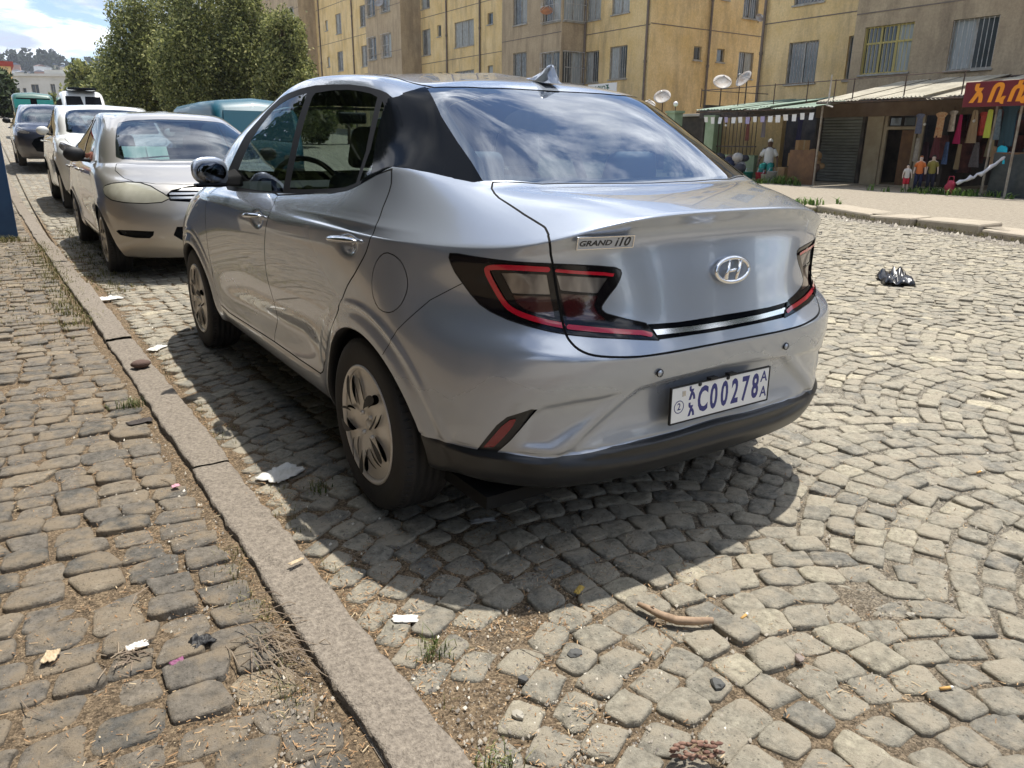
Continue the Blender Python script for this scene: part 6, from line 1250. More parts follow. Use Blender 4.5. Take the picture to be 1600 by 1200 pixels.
def garment(loc, w_, h_, m_, label, kind='shirt', rz=0, group='clothes hung outside the clothes shop'):
    """hanging garment: folded outline with thickness, facing the street"""
    nu, nv = 13, 9; V = []
    for side_ in (-1, 1):
        for i in range(nv+1):
            v = i/nv; z = -h_*v
            wd = w_/2*((1.25 if v < .22 else .78+.12*v) if kind == 'shirt' else (.55+.75*v if kind == 'dress' else (.6+.1*v)))
            for j in range(nu): u = j/(nu-1)*2-1; V.append((side_*.025*(1-u*u)+.018*math.sin(u*9+v*2+w_*30)*v, u*wd, z-(.10*w_*abs(u)**1.5 if v < .1 else 0)))
    F = []; K = nu*(nv+1)
    for i in range(nv):
        for j in range(nu-1): a = i*nu+j; F += [(a, a+1, a+nu+1, a+nu), (K+a, K+a+nu, K+a+nu+1, K+a+1)]
    for i in range(nv): a = i*nu; F += [(a, a+nu, K+a+nu, K+a), (a+nu-1, K+a+nu-1, K+a+2*nu-1, a+2*nu-1)]
    o = mesh('hanging_garment', V, F, m_, None, True, loc=loc); o.rotation_euler.z = rz; tag(o, label, 'garment', group); MB().tube([(0, 0, -.02), (0, 0, .10)], .006, 5).make('hanger', M['iron'], o); return o
pt = cl('patterned_cloth', (.55, .22, .10), c2=(.65, .5, .3), scale=26)
for a in [((18.6, 8.72, 2.02), .38, .62, pt, 'orange patterned top hanging highest left of the row', 'shirt'), ((18.6, 8.74, 1.45), .34, .55, cl('maroon_cloth', (.10, .02, .025)), 'dark maroon skirt hanging under the orange patterned top', 'dress'),
          ((18.7, 8.28, 1.95), .22, .70, cl('magenta_cloth', (.45, .02, .12)), 'narrow magenta dress hanging next to the beige one', 'dress'), ((18.7, 7.95, 2.05), .36, .78, cl('beige_cloth', (.42, .31, .20)), 'beige dress hanging in the middle of the row', 'dress'),
          ((18.7, 8.18, 1.25), .26, .62, cl('khaki_cloth', (.26, .19, .10)), 'khaki trousers hanging below the magenta dress', 'trousers'), ((18.9, 7.55, 1.65), .26, .7, cl('cream_cloth', (.50, .42, .26)), 'small cream dress hanging deeper in the shop', 'dress'),
          ((17.35, 6.95, 2.0), .30, .62, cl('lime_cloth', (.38, .42, .05)), 'yellow green top hanging between the two posts', 'trousers'), ((17.4, 6.55, 2.15), .52, .95, cl('petrol_cloth', (.015, .045, .06)), 'dark petrol jacket hanging under the maroon sign', 'shirt'),
          ((17.35, 6.55, 1.22), .52, .40, cl('turquoise_cloth', (.01, .42, .58)), 'bright turquoise top folded over the stall edge', 'trousers'), ((17.6, 5.85, 1.4), .26, .6, cl('blue_cloth', (.10, .14, .38)), 'blue top hanging at the right edge of the stall', 'shirt'),
          ((18.2, 6.15, 2.1), .22, .6, cl('mauve_cloth', (.20, .09, .14)), 'mauve doll dress hanging under the round lamp', 'dress'), ((18.3, 5.5, 2.0), .3, .7, cl('greygreen_cloth', (.12, .16, .14)), 'grey green top hanging at the far right', 'shirt'),
          ((18.9, 7.2, 1.9), .3, 1.1, cl('black_cloth', (.015, .014, .018)), 'long black coat hanging in the dark of the shop', 'dress'), ((18.9, 9.15, 1.3), .4, 1.0, cl('plum_cloth', (.035, .012, .02)), 'long plum coat beside the doorway', 'dress')]: garment(*a, rz=-.5)
for a in [((18.2, 13.9, 2.0), .3, .6, cl('grey_cloth', (.20, .18, .20)), 'grey top hanging in the open store', 'shirt'), ((18.2, 14.5, 2.0), .3, .7, cl('brownred_cloth', (.16, .05, .04)), 'brown red top hanging at the left of the open store', 'shirt'), ((18.6, 12.9, 2.0), .4, .8, cl('indigo_cloth', (.02, .02, .07)), 'indigo cloth hanging deep in the open store', 'shirt')]: garment(*a, rz=-.5, group='clothes hung in the open store')
# tarpaulin stall, white cloth roll, table of goods
st = empty('market_stall', loc=(17.6, 5.4, Fz), label='dark tarpaulin covered stall at the right edge in front of the shops', cat='stall')
V = []; F = []; ny, nz = 26, 12
for i in range(ny):
    for j in range(nz): y = 1.25-3.2*i/(ny-1); z = .95*(1-j/(nz-1)); V.append((-.35+.05*math.sin(i*1.7+j*.5)*(j/nz)+.03*math.sin(i*.6), y, z))
F = [(i*nz+j, i*nz+j+1, (i+1)*nz+j+1, (i+1)*nz+j) for i in range(ny-1) for j in range(nz-1)]
mesh('tarpaulin', V, F, mat('dark_tarpaulin', (.018, .028, .032), .5, c2=(.05, .06, .06), scale=5), st, True); MB().box(-.33, .6, -1.95, 1.25, .93, .97).make('stall_top', M['wood'], st)
for y in (1.2, -.4, -1.9): MB().tube([(-.3, y, 0), (-.3, y, .93)], .025, 6).make('leg', M['iron'], st)
m = MB(); rk_ = np.random.default_rng(5); m.tube([(16.9+.5*t+rk_.normal(0, .012), 7.18-.80*t, .38+.70*t-.10*math.sin(t*3.1)+rk_.normal(0, .015)) for t in np.linspace(0, 1, 16)], [.05+.035*rk_.random()+.02*math.sin(t*2) for t in range(16)], 9, flat=.6); tag(m.make('cloth_roll', cl('white_sheet_cloth', (.60, .60, .62)), smooth=True), 'long white cloth draped down from the stall edge', 'cloth')
m = MB(); m.ball((16.95, 7.35, .27), (.08, .12, .17), 10, 7); m.V = [(a, b+.02*math.sin(c*30), c) for a, b, c in m.V]; m.tube([(16.95, 7.28, .4), (16.95, 7.3, .52), (16.95, 7.40, .52), (16.95, 7.42, .4)], .01, 5); tag(m.make('red_bag', cl('pinkred_cloth', (.36, .03, .06)), smooth=True), 'red bag standing at the foot of the white cloth', 'bag')
def box_thing(name, label, cat, loc, sx, sy, sz, m_, rz=0, group=None, lid=True):
    o = MB().box(-sx/2, sx/2, -sy/2, sy/2, 0, sz).make(name, m_, loc=loc); o.rotation_euler.z = rz; tag(o, label, cat, group); bevel(o, .01)
    if lid: MB().box(-sx/2-.004, sx/2+.004, -.02, .02, sz*.2, sz+.003).make('tape', M['tape'], o)
    return o
M['tape'] = cl('tape', (.42, .33, .2)); card = mat('cardboard', (.34, .20, .09), .85, c2=(.42, .27, .13), scale=4)
for i, (y, z, s_, lb) in enumerate([(12.85, 0, .5, 'cardboard box at the bottom right of the goods heap'), (13.05, 0, .42, 'cardboard box at the bottom middle of the goods heap'), (12.72, .48, .42, 'cardboard box second up in the goods heap'), (12.62, .90, .36, 'yellowish carton high on the goods heap'), (13.75, 0, .36, 'small carton left in front of the seated trader')]):
    box_thing('cardboard_box', lb, 'box', (18.0+.15*i, y, Fz+z), s_, s_*.9, s_*.9, card, .3*i, 'boxes in the open store')
bevel(tag(MB().box(-.03, .03, -.42, .42, 0, .95).make('brown_board', M['wood'], loc=(17.6, 11.95, Fz)), 'brown wooden board leaning beside the metal post', 'board'), .01)
for y, h_, c_, lb in ((12.75, .34, (.5, .5, .52), 'grey plastic bucket at the edge of the open store'), (12.95, .26, (.72, .72, .70), 'white plastic jug in front of the cardboard boxes'), (13.6, .3, (.02, .22, .19), 'teal basin in front of the trader'), (13.15, .3, (.5, .02, .06), 'crimson basin beside the trader')):
    m = MB(); m.lathe([(.001, 0), (.11, 0), (.15, h_), (.155, h_), (.14, h_-.01), (.10, .02), (.001, .02)], n=14); o = m.make('bucket', mat('bucket_'+lb.split()[0], c_, .4), smooth=True, loc=(17.35, y, Fz)); tag(o, lb, 'bucket'); MB().tube([(-.15, 0, h_), (-.1, 0, h_+.10), (.1, 0, h_+.10), (.15, 0, h_)], .006, 5).make('handle', M['steel'], o)
pk = MB(); rk_ = np.random.default_rng(12)
for k in range(46):
    y, x, z, w2_, h2_ = rk_.uniform(3.2, 9.0), rk_.uniform(19.2, 20.5), rk_.uniform(1.2, 2.1), rk_.uniform(.10, .2), rk_.uniform(.4, .9); pk.hexa([(x, y-w2_, z-h2_), (x, y+w2_, z-h2_), (x+.06, y+w2_, z-h2_), (x+.06, y-w2_, z-h2_), (x, y-w2_*.8, z), (x, y+w2_*.8, z), (x+.06, y+w2_*.8, z), (x+.06, y-w2_*.8, z)])
pk.make('packed_clothes', mat('packed_cloth', (.02, .02, .03), .9, c2=(.22, .08, .07), scale=2.5, contrast=.5), kind='stuff')
for k, (y, z, w2_, h2_, c_, kd, lb) in enumerate([(9.35, 2.0, .3, .5, (.12, .14, .22), 'shirt', 'slate blue shirt hanging left of the orange patterned top'), (9.3, 1.4, .3, .6, (.25, .23, .2), 'trousers', 'grey trousers hanging beside the doorway'), (8.48, 2.05, .26, .5, (.50, .46, .42), 'shirt', 'off white blouse between the orange top and the magenta dress'), (8.5, 1.3, .28, .55, (.06, .10, .20), 'trousers', 'blue jeans under the off white blouse'), (7.72, 2.0, .26, .55, (.35, .05, .04), 'shirt', 'brick red shirt right of the beige dress'), (7.75, 1.3, .3, .6, (.09, .08, .08), 'dress', 'charcoal skirt under the brick red shirt'), (7.35, 2.05, .24, .7, (.16, .22, .28), 'dress', 'dusty blue dress left of the leaning post'), (7.3, 1.2, .24, .5, (.30, .20, .12), 'trousers', 'tan trousers under the dusty blue dress'), (5.2, 2.0, .3, .7, (.25, .06, .10), 'shirt', 'raspberry shirt at the right end of the stall'), (4.85, 1.95, .3, .8, (.06, .10, .08), 'dress', 'bottle green dress at the right end of the stall')]):
    garment((18.75-.02*k, y, z), w2_, h2_, cl('cloth_%d' % k, c_, c2=tuple(min(1, q*1.6) for q in c_), scale=14), lb, kd, rz=-.5)
# heap of wares and a motorbike left of the open store
def heap(loc, n_, sp, label, cs):
    h = empty('heap_of_wares', loc=loc, label=label, cat='wares'); rr_ = np.random.default_rng(int(loc[1]*10))
    for i in range(n_):
        k = i/n_; x, y, z = rr_.normal(0, sp*.4)*(1-k*.6), rr_.normal(0, sp)*(1-k*.6), k*.95*sp*1.5; s_ = rr_.uniform(.08, .16); m = MB(); m.ball((x, y, z+s_), (s_*1.1, s_*1.3, s_), 8, 6); m.make('sack', cs[i % len(cs)], h, True)
    return h
wc = [cl('ware_a', (.05, .05, .06)), cl('ware_b', (.30, .29, .28)), cl('ware_c', (.02, .03, .07)), cl('ware_d', (.16, .10, .07)), cl('ware_e', (.45, .43, .40))]
heap((17.6, 14.4, Fz), 26, .42, 'heap of dark and grey sacks beside the seated trader', wc); heap((17.8, 15.3, Fz), 22, .38, 'lower heap of black bundles at the iron fence', wc[:3]); heap((18.6, 12.4, Fz+.3), 12, .3, 'brown sacks piled inside the open store', [wc[3], card])
# green gate pillars, iron fence, lamp, bunting
M['gateg'] = mat('green_pillar_paint', (.24, .34, .20), .75, c2=(.33, .42, .28), scale=3)
for y, h_, lb in ((18.9, 2.15, 'green masonry gate pillar with a small lamp on top'), (17.0, 1.95, 'green masonry pillar at the left of the iron fence')):
    p = MB().box(-.2, .2, -.2, .2, 0, h_).make('gate_pillar', M['gateg'], loc=(19.4, y, FZ0)); tag(p, lb, 'pillar'); MB().box(-.25, .25, -.25, .25, h_, h_+.08).make('cap', M['gateg'], p)
lp = empty('pillar_lamp', loc=(19.4, 18.9, FZ0+2.23), label='small white globe lamp on the green gate pillar', cat='lamp'); MB().tube([(0, 0, 0), (0, 0, .16)], .02, 6).make('stem', M['iron'], lp); MB().ball((0, 0, .24), .09, 12, 8).make('globe', M['white'], lp, True)
fn = empty('iron_fence', loc=(19.4, 16.0, FZ0), label='black iron bar fence with an ochre wall behind, left of the open store', cat='fence')
for k in range(12): MB().tube([(0, -.85+k*.16, .75), (0, -.85+k*.16, 2.1)], .014, 5).make('bar', M['iron'], fn)
for z in (1.0, 2.0): MB().box(-.02, .02, -.9, .95, z, z+.04).make('rail', M['iron'], fn)
MB().box(-.08, .1, -.95, .95, 0, .75).make('base_wall', M['gateg'], fn)
lw = MB().box(-.1, .1, -2.2, 2.2, 0, 2.1).make('boundary_wall', M['yellow'], loc=(20.6, 17.2, FZ0)); tag(lw, 'low ochre wall behind the iron fence', 'wall')
rf = MB().box(-.9, .9, -2.4, 2.4, 0, .09).make('low_roof', mat('white_roof_sheet', (.55, .53, .48), .6, c2=(.4, .36, .3), scale=2), loc=(20.9, 20.3, FZ0+2.05)); tag(rf, 'low pale roof behind the green gate pillar', 'roof'); bevel(rf, .01)
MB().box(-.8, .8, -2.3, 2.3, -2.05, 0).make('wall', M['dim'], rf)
bt = empty('bunting', loc=(17.2, 13.4, 2.02), label='string of small white and lilac cards hung under the green awning', cat='bunting')
r = np.random.default_rng(4); pts = [(0, y, -.05*math.sin((y+2)*math.pi/4)+.02*y*-.5) for y in np.linspace(-2.0, 2.1, 20)]; MB().tube(pts, .005, 4).make('string', M['iron'], bt)
lil = cl('lilac_card', (.42, .38, .58))
for k in range(15):
    y = -1.85+k*.27; z = pts[min(19, int((y+2)/4.1*19))][2]; h_, w_ = r.uniform(.13, .20), r.uniform(.06, .085); t = r.normal(0, .2); m = MB()
    m.hexa([(0, y-w_, z-h_), (0, y+w_*.8, z-h_), (.006, y+w_*.8, z-h_), (.006, y-w_, z-h_), (t*.1, y-w_, z), (t*.1, y+w_, z), (.006+t*.1, y+w_, z), (.006+t*.1, y-w_, z)]); m.make('card', M['white'] if r.random() < .65 else lil, bt)
for k, (y, x, z, lb) in enumerate([(8.95, 18.3, 1.72, 'bare bulb by the orange patterned top'), (7.75, 18.3, 1.78, 'bare bulb deeper in the clothes shop'), (6.1, 17.25, 1.98, 'round bulb hanging under the maroon sign'), (5.65, 18.0, 1.72, 'small bulb at the far right of the stall'), (13.75, 17.3, 1.80, 'bulb hanging below the bunting'), (14.6, 17.3, 1.74, 'second bulb at the left end of the bunting')]):
    b_ = MB().ball((0, 0, 0), .035 if k != 2 else .065, 10, 7).make('light_bulb', M['white'], smooth=True, loc=(x, y, z)); tag(b_, lb, 'bulb'); MB().tube([(0, 0, .03), (0, 0, .3)], .006, 5).make('flex', M['iron'], b_)

# ------------------------------------------------------------------ vegetation
def leafmat(name, cols, tr=.25):
    m, t, b = principled(name); at = N('ShaderNodeAttribute', t, attribute_name='tone'); rp = N('ShaderNodeValToRGB', t); e = rp.color_ramp.elements
    while len(e) < len(cols): e.new(.5)
    for i, (p, c) in enumerate(cols): e[i].position = p; e[i].color = (*c, 1)
    t.links.new(at.outputs['Fac'], rp.inputs[0]); t.links.new(rp.outputs[0], b.inputs['Base Color']); b.inputs['Roughness'].default_value = .6; b.inputs['Specular IOR Level'].default_value = .25
    tl = N('ShaderNodeBsdfTranslucent', t); t.links.new(rp.outputs[0], tl.inputs[0]); ms = N('ShaderNodeMixShader', t); ms.inputs[0].default_value = tr; o = t.nodes['Material Output']; t.links.new(b.outputs[0], ms.inputs[1]); t.links.new(tl.outputs[0], ms.inputs[2]); t.links.new(ms.outputs[0], o.inputs[0]); return m
M['leaf'] = leafmat('cypress_foliage', [(0, (.055, .070, .028)), (.4, (.185, .205, .072)), (.75, (.36, .37, .13)), (1, (.52, .50, .23))], .4)
M['leafd'] = leafmat('dark_foliage', [(0, (.02, .03, .014)), (.5, (.045, .065, .025)), (1, (.09, .12, .04))]); M['grass'] = leafmat('grass_blades', [(0, (.05, .075, .02)), (.5, (.10, .14, .035)), (1, (.25, .24, .10))]); M['bark'] = mat('bark', (.10, .075, .05), .9, c2=(.16, .12, .085), scale=8, bump=.02)
def tree(loc, h, rad, label, seed, n_=15000, m_=None, lobes=34, base=.06, leaf=.10, group='evergreens behind the teal minibus', taper=.55, name='evergreen_tree'):
    t = empty(name, loc=loc, label=label, cat='tree', group=group); r = np.random.default_rng(seed)
    tr = MB(); tr.tube([(0, 0, -.3), (.05, .03, h*.3), (0, .05, h*.7), (.03, 0, h*.93)], [h*.028, h*.022, h*.012, .02], 9)
    lc = []; lr = []
    for i in range(lobes):
        v = base+(1-base)*((i+.5)/lobes)*.92; a = i*2.4+r.random(); env = rad*(math.sin(min(1, v/.42)*math.pi/2)**.6)*(1-max(0, v-.35)/.65*taper)
        c = np.array([math.cos(a)*env*.62*r.uniform(.5, 1.1), math.sin(a)*env*.62*r.uniform(.5, 1.1), v*h]); lc.append(c); lr.append(env*r.uniform(.30, .50)); tr.tube([(0, 0, max(.2, c[2]-h*.12)), tuple(c)], [h*.009, .015], 5)
    tr.make('trunk', M['bark'], t, True); lc, lr = np.array(lc), np.array(lr)
    k = r.choice(lobes, n_, p=lr**2/(lr**2).sum()); d = r.normal(size=(n_, 3)); d /= np.linalg.norm(d, axis=1)[:, None]; rr_ = r.random(n_)**.33*(1+.22*r.normal(size=n_)*(r.random(n_) < .3)); P_ = lc[k]+d*(lr[k]*rr_)[:, None]*np.array([1, 1, 1.25])
    P_ = P_[P_[:, 2] > base*h*.3]; n_ = len(P_)
    u = r.normal(size=(n_, 3))+np.array([0, 0, .4]); u /= np.linalg.norm(u, axis=1)[:, None]; w_ = np.cross(u, r.normal(size=(n_, 3))); w_ /= np.linalg.norm(w_, axis=1)[:, None]; s = leaf*(.5+r.random(n_))[:, None]
    V = np.stack([P_-u*s*.6, P_+w_*s*.34, P_+u*s*.75, P_-w_*s*.34], 1).reshape(-1, 3); tone = np.clip(.45+.24*r.normal(size=lobes)[k][:n_]+r.normal(0, .17, n_), 0, 1)
    mesh('crown', V, (np.arange(n_)*4)[:, None]+np.arange(4), m_ or M['leaf'], t, attr=np.repeat(tone, 4)); return t
def on(x, y): return (x, y, float(gz(x, y)))
for u, h_, rd, sd, lb in [((4.99, 40.23), 6.6, 2.3, 1, 'leftmost tall evergreen, dark rounded crown against the sky'), ((6.76, 36.53), 7.3, 2.4, 2, 'tall evergreen second from left, highest crown of the row'), ((8.96, 36.34), 7.3, 2.3, 3, 'broad evergreen third from left in front of the far block'), ((9.74, 33.29), 5.7, 1.9, 4, 'lower yellowish evergreen at the right end of the row'), ((6.78, 42.85), 7.4, 2.2, 5, 'evergreen set back between the two leftmost ones'), ((9.43, 42.36), 8.2, 2.4, 6, 'evergreen set back behind the middle of the row'), ((11.95, 35.62), 3.0, 1.0, 7, 'low bush like evergreen beside the right end of the row')]:
    tree(on(*u), h_, rd, lb, sd, 34000 if sd < 5 else 15000)
tree(on(13.58, 35.80), 3.2, .55, 'slim young tree in front of the ochre block', 9, 2500, lobes=9, leaf=.13, base=.3, group=None)
tree(on(5.76, 71.39), 4.2, 2.4, 'light green rounded tree in front of the white office building', 10, 5000, leaf=.3, group=None, name='round_tree'); tree(on(5.44, 58.94), 3.2, 1.8, 'dark green shrub like tree beside the first evergreen', 12, 4000, leaf=.26, group=None, name='round_tree'); tree(on(-0.34, 72.90), 3.6, 2.2, 'dark tree at the far left below the yellow block', 13, 4000, M['leafd'], leaf=.3, group=None, name='round_tree'); tree(on(3.31, 67.95), 1.9, 1.5, 'low olive bush between the green minibus and the white one', 14, 2500, leaf=.22, group=None, name='round_bush')
# trees and wall along the near pavement, to the left of the view
for i, (x, y, h_) in enumerate([(-7.0, -3.5, 13), (-6.9, .6, 15), (-6.8, 4.6, 16.), (-6.9, 8.8, 16.), (-7.0, 13.2, 16), (-7.1, 18., 15), (-7.2, 23, 14)]): tree((x, y, 0), h_, 3.9, 'street tree number %s along the wall left of the view' % ['one', 'two', 'three', 'four', 'five', 'six', 'seven'][i], 30+i, 15000, M['leafd'], leaf=.38, group='trees along the near wall', name='unseen_tree', taper=.12, base=.16, lobes=34)
for i, (x, y, h_, rd) in enumerate([(-5, -20, 5.5, 3.2), (1.5, -22, 6, 3.4), (8.5, -21, 5.5, 3.2), (15.5, -20, 6, 3.4), (22, -18, 5.5, 3.2)]): tree((x, y, 0), h_, rd, 'unseen tree number %s added behind the viewpoint to darken the paint reflections' % ['one', 'two', 'three', 'four', 'five'][i], 50+i, 14000, M['leafd'], leaf=.30, group='unseen trees added behind the viewpoint', name='unseen_tree', taper=.3)  # added row, never in view: gives the car's tail something dark to reflect
wl = MB().box(-.12, .12, -16, 30, -.1, 2.3).make('garden_wall', mat('brown_wall', (.16, .12, .085), .9, c2=(.22, .17, .12), scale=1.5), loc=(-5.6, 0, 0)); tag(wl, 'plain brown wall along the inner edge of the near pavement', 'wall')
def tuft(pts, h_, n_, m_, name, label, cat, sp=.05, seed=0, broad=.006, group=None):
    r = np.random.default_rng(seed); V = []; F = []; T = []
    for (x, y, z) in pts:
        for _ in range(n_):
            a = r.random()*6.28; ox, oy = r.normal(0, sp, 2); hh = h_*r.uniform(.4, 1.1); ln = r.uniform(.2, 1.0)*hh; wd = broad*r.uniform(.6, 1.4); ca, sa = math.cos(a), math.sin(a); k = len(V)
            for s_, (f, g_) in enumerate(((0, 0), (.4, .6), (1, 1))):
                w2_ = wd*(1-s_*.42); cx_, cy_, cz_ = x+ox+ca*ln*f*f, y+oy+sa*ln*f*f, z+hh*g_*(1-.25*f); V += [(cx_-sa*w2_, cy_+ca*w2_, cz_), (cx_+sa*w2_, cy_-ca*w2_, cz_)]
            F += [(k, k+1, k+3, k+2), (k+2, k+3, k+5, k+4)]; T += [r.random()]*6
    return mesh(name, V, F, m_, attr=T, label=label, cat=cat, group=group) if cat else mesh(name, V, F, m_, attr=T, kind='stuff')

# ------------------------------------------------------------------ distance: white offices, yellow block, hillside suburb
M['offwhite'] = mat('office_white', (.55, .54, .50), .85, c2=(.45, .44, .40), scale=.5); M['dglass'] = mat('office_glass', (.03, .035, .045), .15)
of = empty('office_building', loc=(0, 0, 0), label='white four storey office building with dark glass bays in the distance', cat='office building')
P = plane((3.2, 161.5, -1.0), (.84, -.54, 0), (-.54, -.84, 0))
ow = [(1.0+i*1.1, 1.6+i*1.1, z, z+.9, 'plain') for i in range(2) for z in (5.0, 7.2, 9.4)]
facade(of, P, 0, 14, -1, 12.2, ow+[(3.6, 4.9, z, z+1.7, 'plain') for z in (4.6, 6.9, 9.2)]+[(6.9, 7.7, 4.6, 11., 'plain'), (9.4, 10.1, 4.6, 11., 'plain')], M['offwhite'], .2)
m = MB(); pbox(m, P, -.3, 14.3, 12.2, 12.6, -6, .4); m.make('roof', M['offwhite'], of)
m = MB(); pbox(m, P, 6.0, 10.0, 12.6, 13.3, -4, -.5); m.make('roof_house', M['offwhite'], of)
of2 = MB(); pbox(of2, P, 14.4, 19.5, -1, 10.8, -5, 0); o = of2.make('low_office_wing', M['offwhite']); tag(o, 'lower white wing with a dark window band right of the offices', 'office building'); m = MB(); pbox(m, P, 14.6, 19.0, 8.6, 10.3, .0, .05); m.make('window_band', M['dglass'], o); m = MB(); pbox(m, P, 14.2, 19.8, 10.8, 11.2, -5, .5); m.make('roof', M['white'], o)
yb = MB().box(-9, 1.5, 93, 103, -1, 7.9).make('yellow_block', M['yellow']); tag(yb, 'yellow block with a red roof edge at the far left edge', 'building')
MB().box(-9.2, 1.75, 92.8, 103, 7.9, 8.35).make('roof', mat('red_roof', (.33, .05, .035), .7), yb)
for x in (-1.5, -.2, 1.0): MB().box(x-.28, x+.02, 92.93, 93.0, 1, 7.6).make('wall_rib', M['tan'], yb)
def hz(X, Y):
    t = np.clip((Y-330)/560, 0, 1.1); return 2+t**1.15*47+6*np.sin(X/95.+.8)*t+4*np.sin(X/31.)*t+5*(noise2(X, Y, .02, 3)-.5)*t
M['hillg'] = mat('hill_scrub', (.045, .06, .03), .95, c2=(.17, .14, .09), scale=.04, contrast=1.4, detail=9)
xs = np.linspace(-420, 760, 90); ys = np.linspace(200, 1500, 70)
grid('hillside', xs, ys, lambda X, Y: np.where(Y < 330, 2-(330-Y)*.02, np.where(Y < 900, hz(X, Y), hz(X, 900+0*Y)-(Y-900)*.10)), M['hillg'], kind='structure')
r = np.random.default_rng(44); wallc = [mat('hill_wall_%s' % n_, c, .85) for n_, c in (('white', (.78, .77, .74)), ('cream', (.62, .54, .40)), ('brick', (.42, .24, .17)), ('grey', (.40, .41, .43)))]; roofc = [mat('hill_roof_%s' % n_, c, .5) for n_, c in (('rust', (.22, .12, .09)), ('blue', (.14, .17, .24)), ('tin', (.34, .34, .36)))]
for i in range(170):
    Y = r.uniform(560, 875); X = (Y/850)*r.uniform(-25, 125)+5; Z = float(hz(np.array(X), np.array(Y))); w_, d_, h_ = r.uniform(4, 9), r.uniform(4, 7), r.uniform(2.8, 6.5)
    if r.random() < .10: h_ *= 1.8
    o = MB().box(-w_/2, w_/2, -d_/2, d_/2, -3, h_).make('hillside_house', wallc[i % 4], loc=(X, Y, Z)); o.rotation_euler.z = r.uniform(-.5, .5)
    tag(o, 'small %s house with a %s roof among trees on the distant hillside' % (('white', 'cream', 'brick red', 'grey')[i % 4], ('rusty', 'bluish', 'bare tin')[i % 3]), 'house', 'houses on the hillside')
    m = MB(); m.prism([(-w_/2-.4, 0), (w_/2+.4, 0), (0, 1.4)], -d_/2-.4, d_/2+.4, lambda u, v, h: (u, h, h_+v)); m.make('roof', roofc[i % 3], o)
    if h_ > 3:
        for u in (-.25, .2): MB().box(u*w_-.5, u*w_+.5, -d_/2-.06, -d_/2-.01, 1.2, 2.3).make('window', M['dglass'], o)
def wood(name, n_, yr, hr, sd, dens):
    r = np.random.default_rng(sd); V = []; T = []
    for i in range(n_):
        Y = r.uniform(*yr); X = (Y/850)*r.uniform(-45, 190)+5; Z = float(hz(np.array(X), np.array(min(Y, 900.)))); h_ = r.uniform(*hr); con = r.random() < .35; tone = np.clip(r.normal(.35, .2), 0, 1); k = dens
        v = r.random(k); rad = h_*(.16*(1-v)+.03 if con else .36*np.sqrt(np.clip(1-(2*v-1)**2, .02, 1)))*r.random(k)**.4; a = r.random(k)*6.28
        c = np.stack([X+rad*np.cos(a), Y+rad*np.sin(a), Z-1+h_*(.12+.9*v)], 1); u = r.normal(size=(k, 3)); u /= np.linalg.norm(u, axis=1)[:, None]; w_ = np.cross(u, r.normal(size=(k, 3))); w_ /= np.linalg.norm(w_, axis=1)[:, None]; s = h_*.10*(.6+r.random(k))[:, None]
        V.append(np.stack([c-u*s, c+w_*s*.7, c+u*s, c-w_*s*.7], 1).reshape(-1, 3)); T.append(np.repeat(np.clip(tone+r.normal(0, .1, k), 0, 1), 4))
    V = np.concatenate(V); return mesh(name, V, (np.arange(len(V)//4)*4)[:, None]+np.arange(4), M['leafh'], attr=np.concatenate(T), kind='stuff')
M['leafh'] = leafmat('far_foliage', [(0, (.022, .034, .024)), (.5, (.045, .062, .038)), (1, (.09, .11, .06))])
wood('hillside_wood', 260, (400, 880), (5, 11), 3, 60); wood('ridge_wood', 150, (860, 905), (10, 22), 5, 80)

# ------------------------------------------------------------------ small things on the ground
gk = lambda x, y: float(gz(x, y))
def crumple(name, label, cat, loc, sx, sy, h, m_, seed, rz=0, folds=9):
    r = np.random.default_rng(seed); n_ = 15; u = np.linspace(-1, 1, n_); X, Y = np.meshgrid(u, u, indexing='ij'); Z = np.abs(noise2(X*2, Y*2, 1.7, seed)-.5)*1.3+np.abs(noise2(X, Y, 4.2, seed+1)-.5)*.8; Z = (Z-Z.min())*h*(1.1-.8*np.maximum(abs(X), abs(Y))**2)
    ed = 1-.22*noise2(np.arctan2(X, Y), 0*X, 3.3, seed); V = np.stack([X*sx/2*ed, Y*sy/2*ed, Z+.002], -1).reshape(-1, 3); i, j = np.meshgrid(np.arange(n_-1), np.arange(n_-1), indexing='ij'); q = (i*n_+j).ravel()
    o = mesh(name, V, np.stack([q, q+n_, q+n_+1, q+1], 1), m_, loc=loc); o.rotation_euler.z = rz; so_ = o.modifiers.new('s', 'SOLIDIFY'); so_.thickness = .0015; return tag(o, label, cat)
pw = mat('paper_white', (.72, .71, .67), .8, c2=(.60, .57, .50), scale=20); bagm = mat('black_plastic_bag', (.012, .012, .014), .28, coat=.3); dleaf = mat('dry_leaf', (.40, .29, .17), .8, c2=(.52, .42, .28), scale=30)
crumple('paper_scrap', 'large crumpled white paper on the cobbles left of the rear wheel', 'litter', (-1.017, .404, .004), .17, .12, .035, pw, 1, .5)
o = crumple('tissue', 'small folded white tissue lying near the kerb in front', 'litter', (-1.025, -.646, .002), .075, .035, .008, pw, 2, -.55)
crumple('paper_scrap', 'grey paper strip in the shadow behind the rear wheel', 'litter', (-.58, -.30, .002), .09, .03, .01, mat('grey_paper', (.35, .34, .32), .8), 3, -.3)
crumple('paper_scrap', 'white scrap beside the kerb level with the front wheel', 'litter', (-1.148, 4.276, .004), .22, .12, .03, pw, 4, .2); crumple('paper_scrap', 'pale scrap beside the kerb behind the front wheel', 'litter', (-1.087, 2.546, .003), .14, .08, .02, pw, 5, .9)
crumple('plastic_bag', 'crumpled black plastic bag lying on the open cobbles at right', 'litter', (4.96, 1.56, .0), .50, .30, .20, bagm, 6, .7)
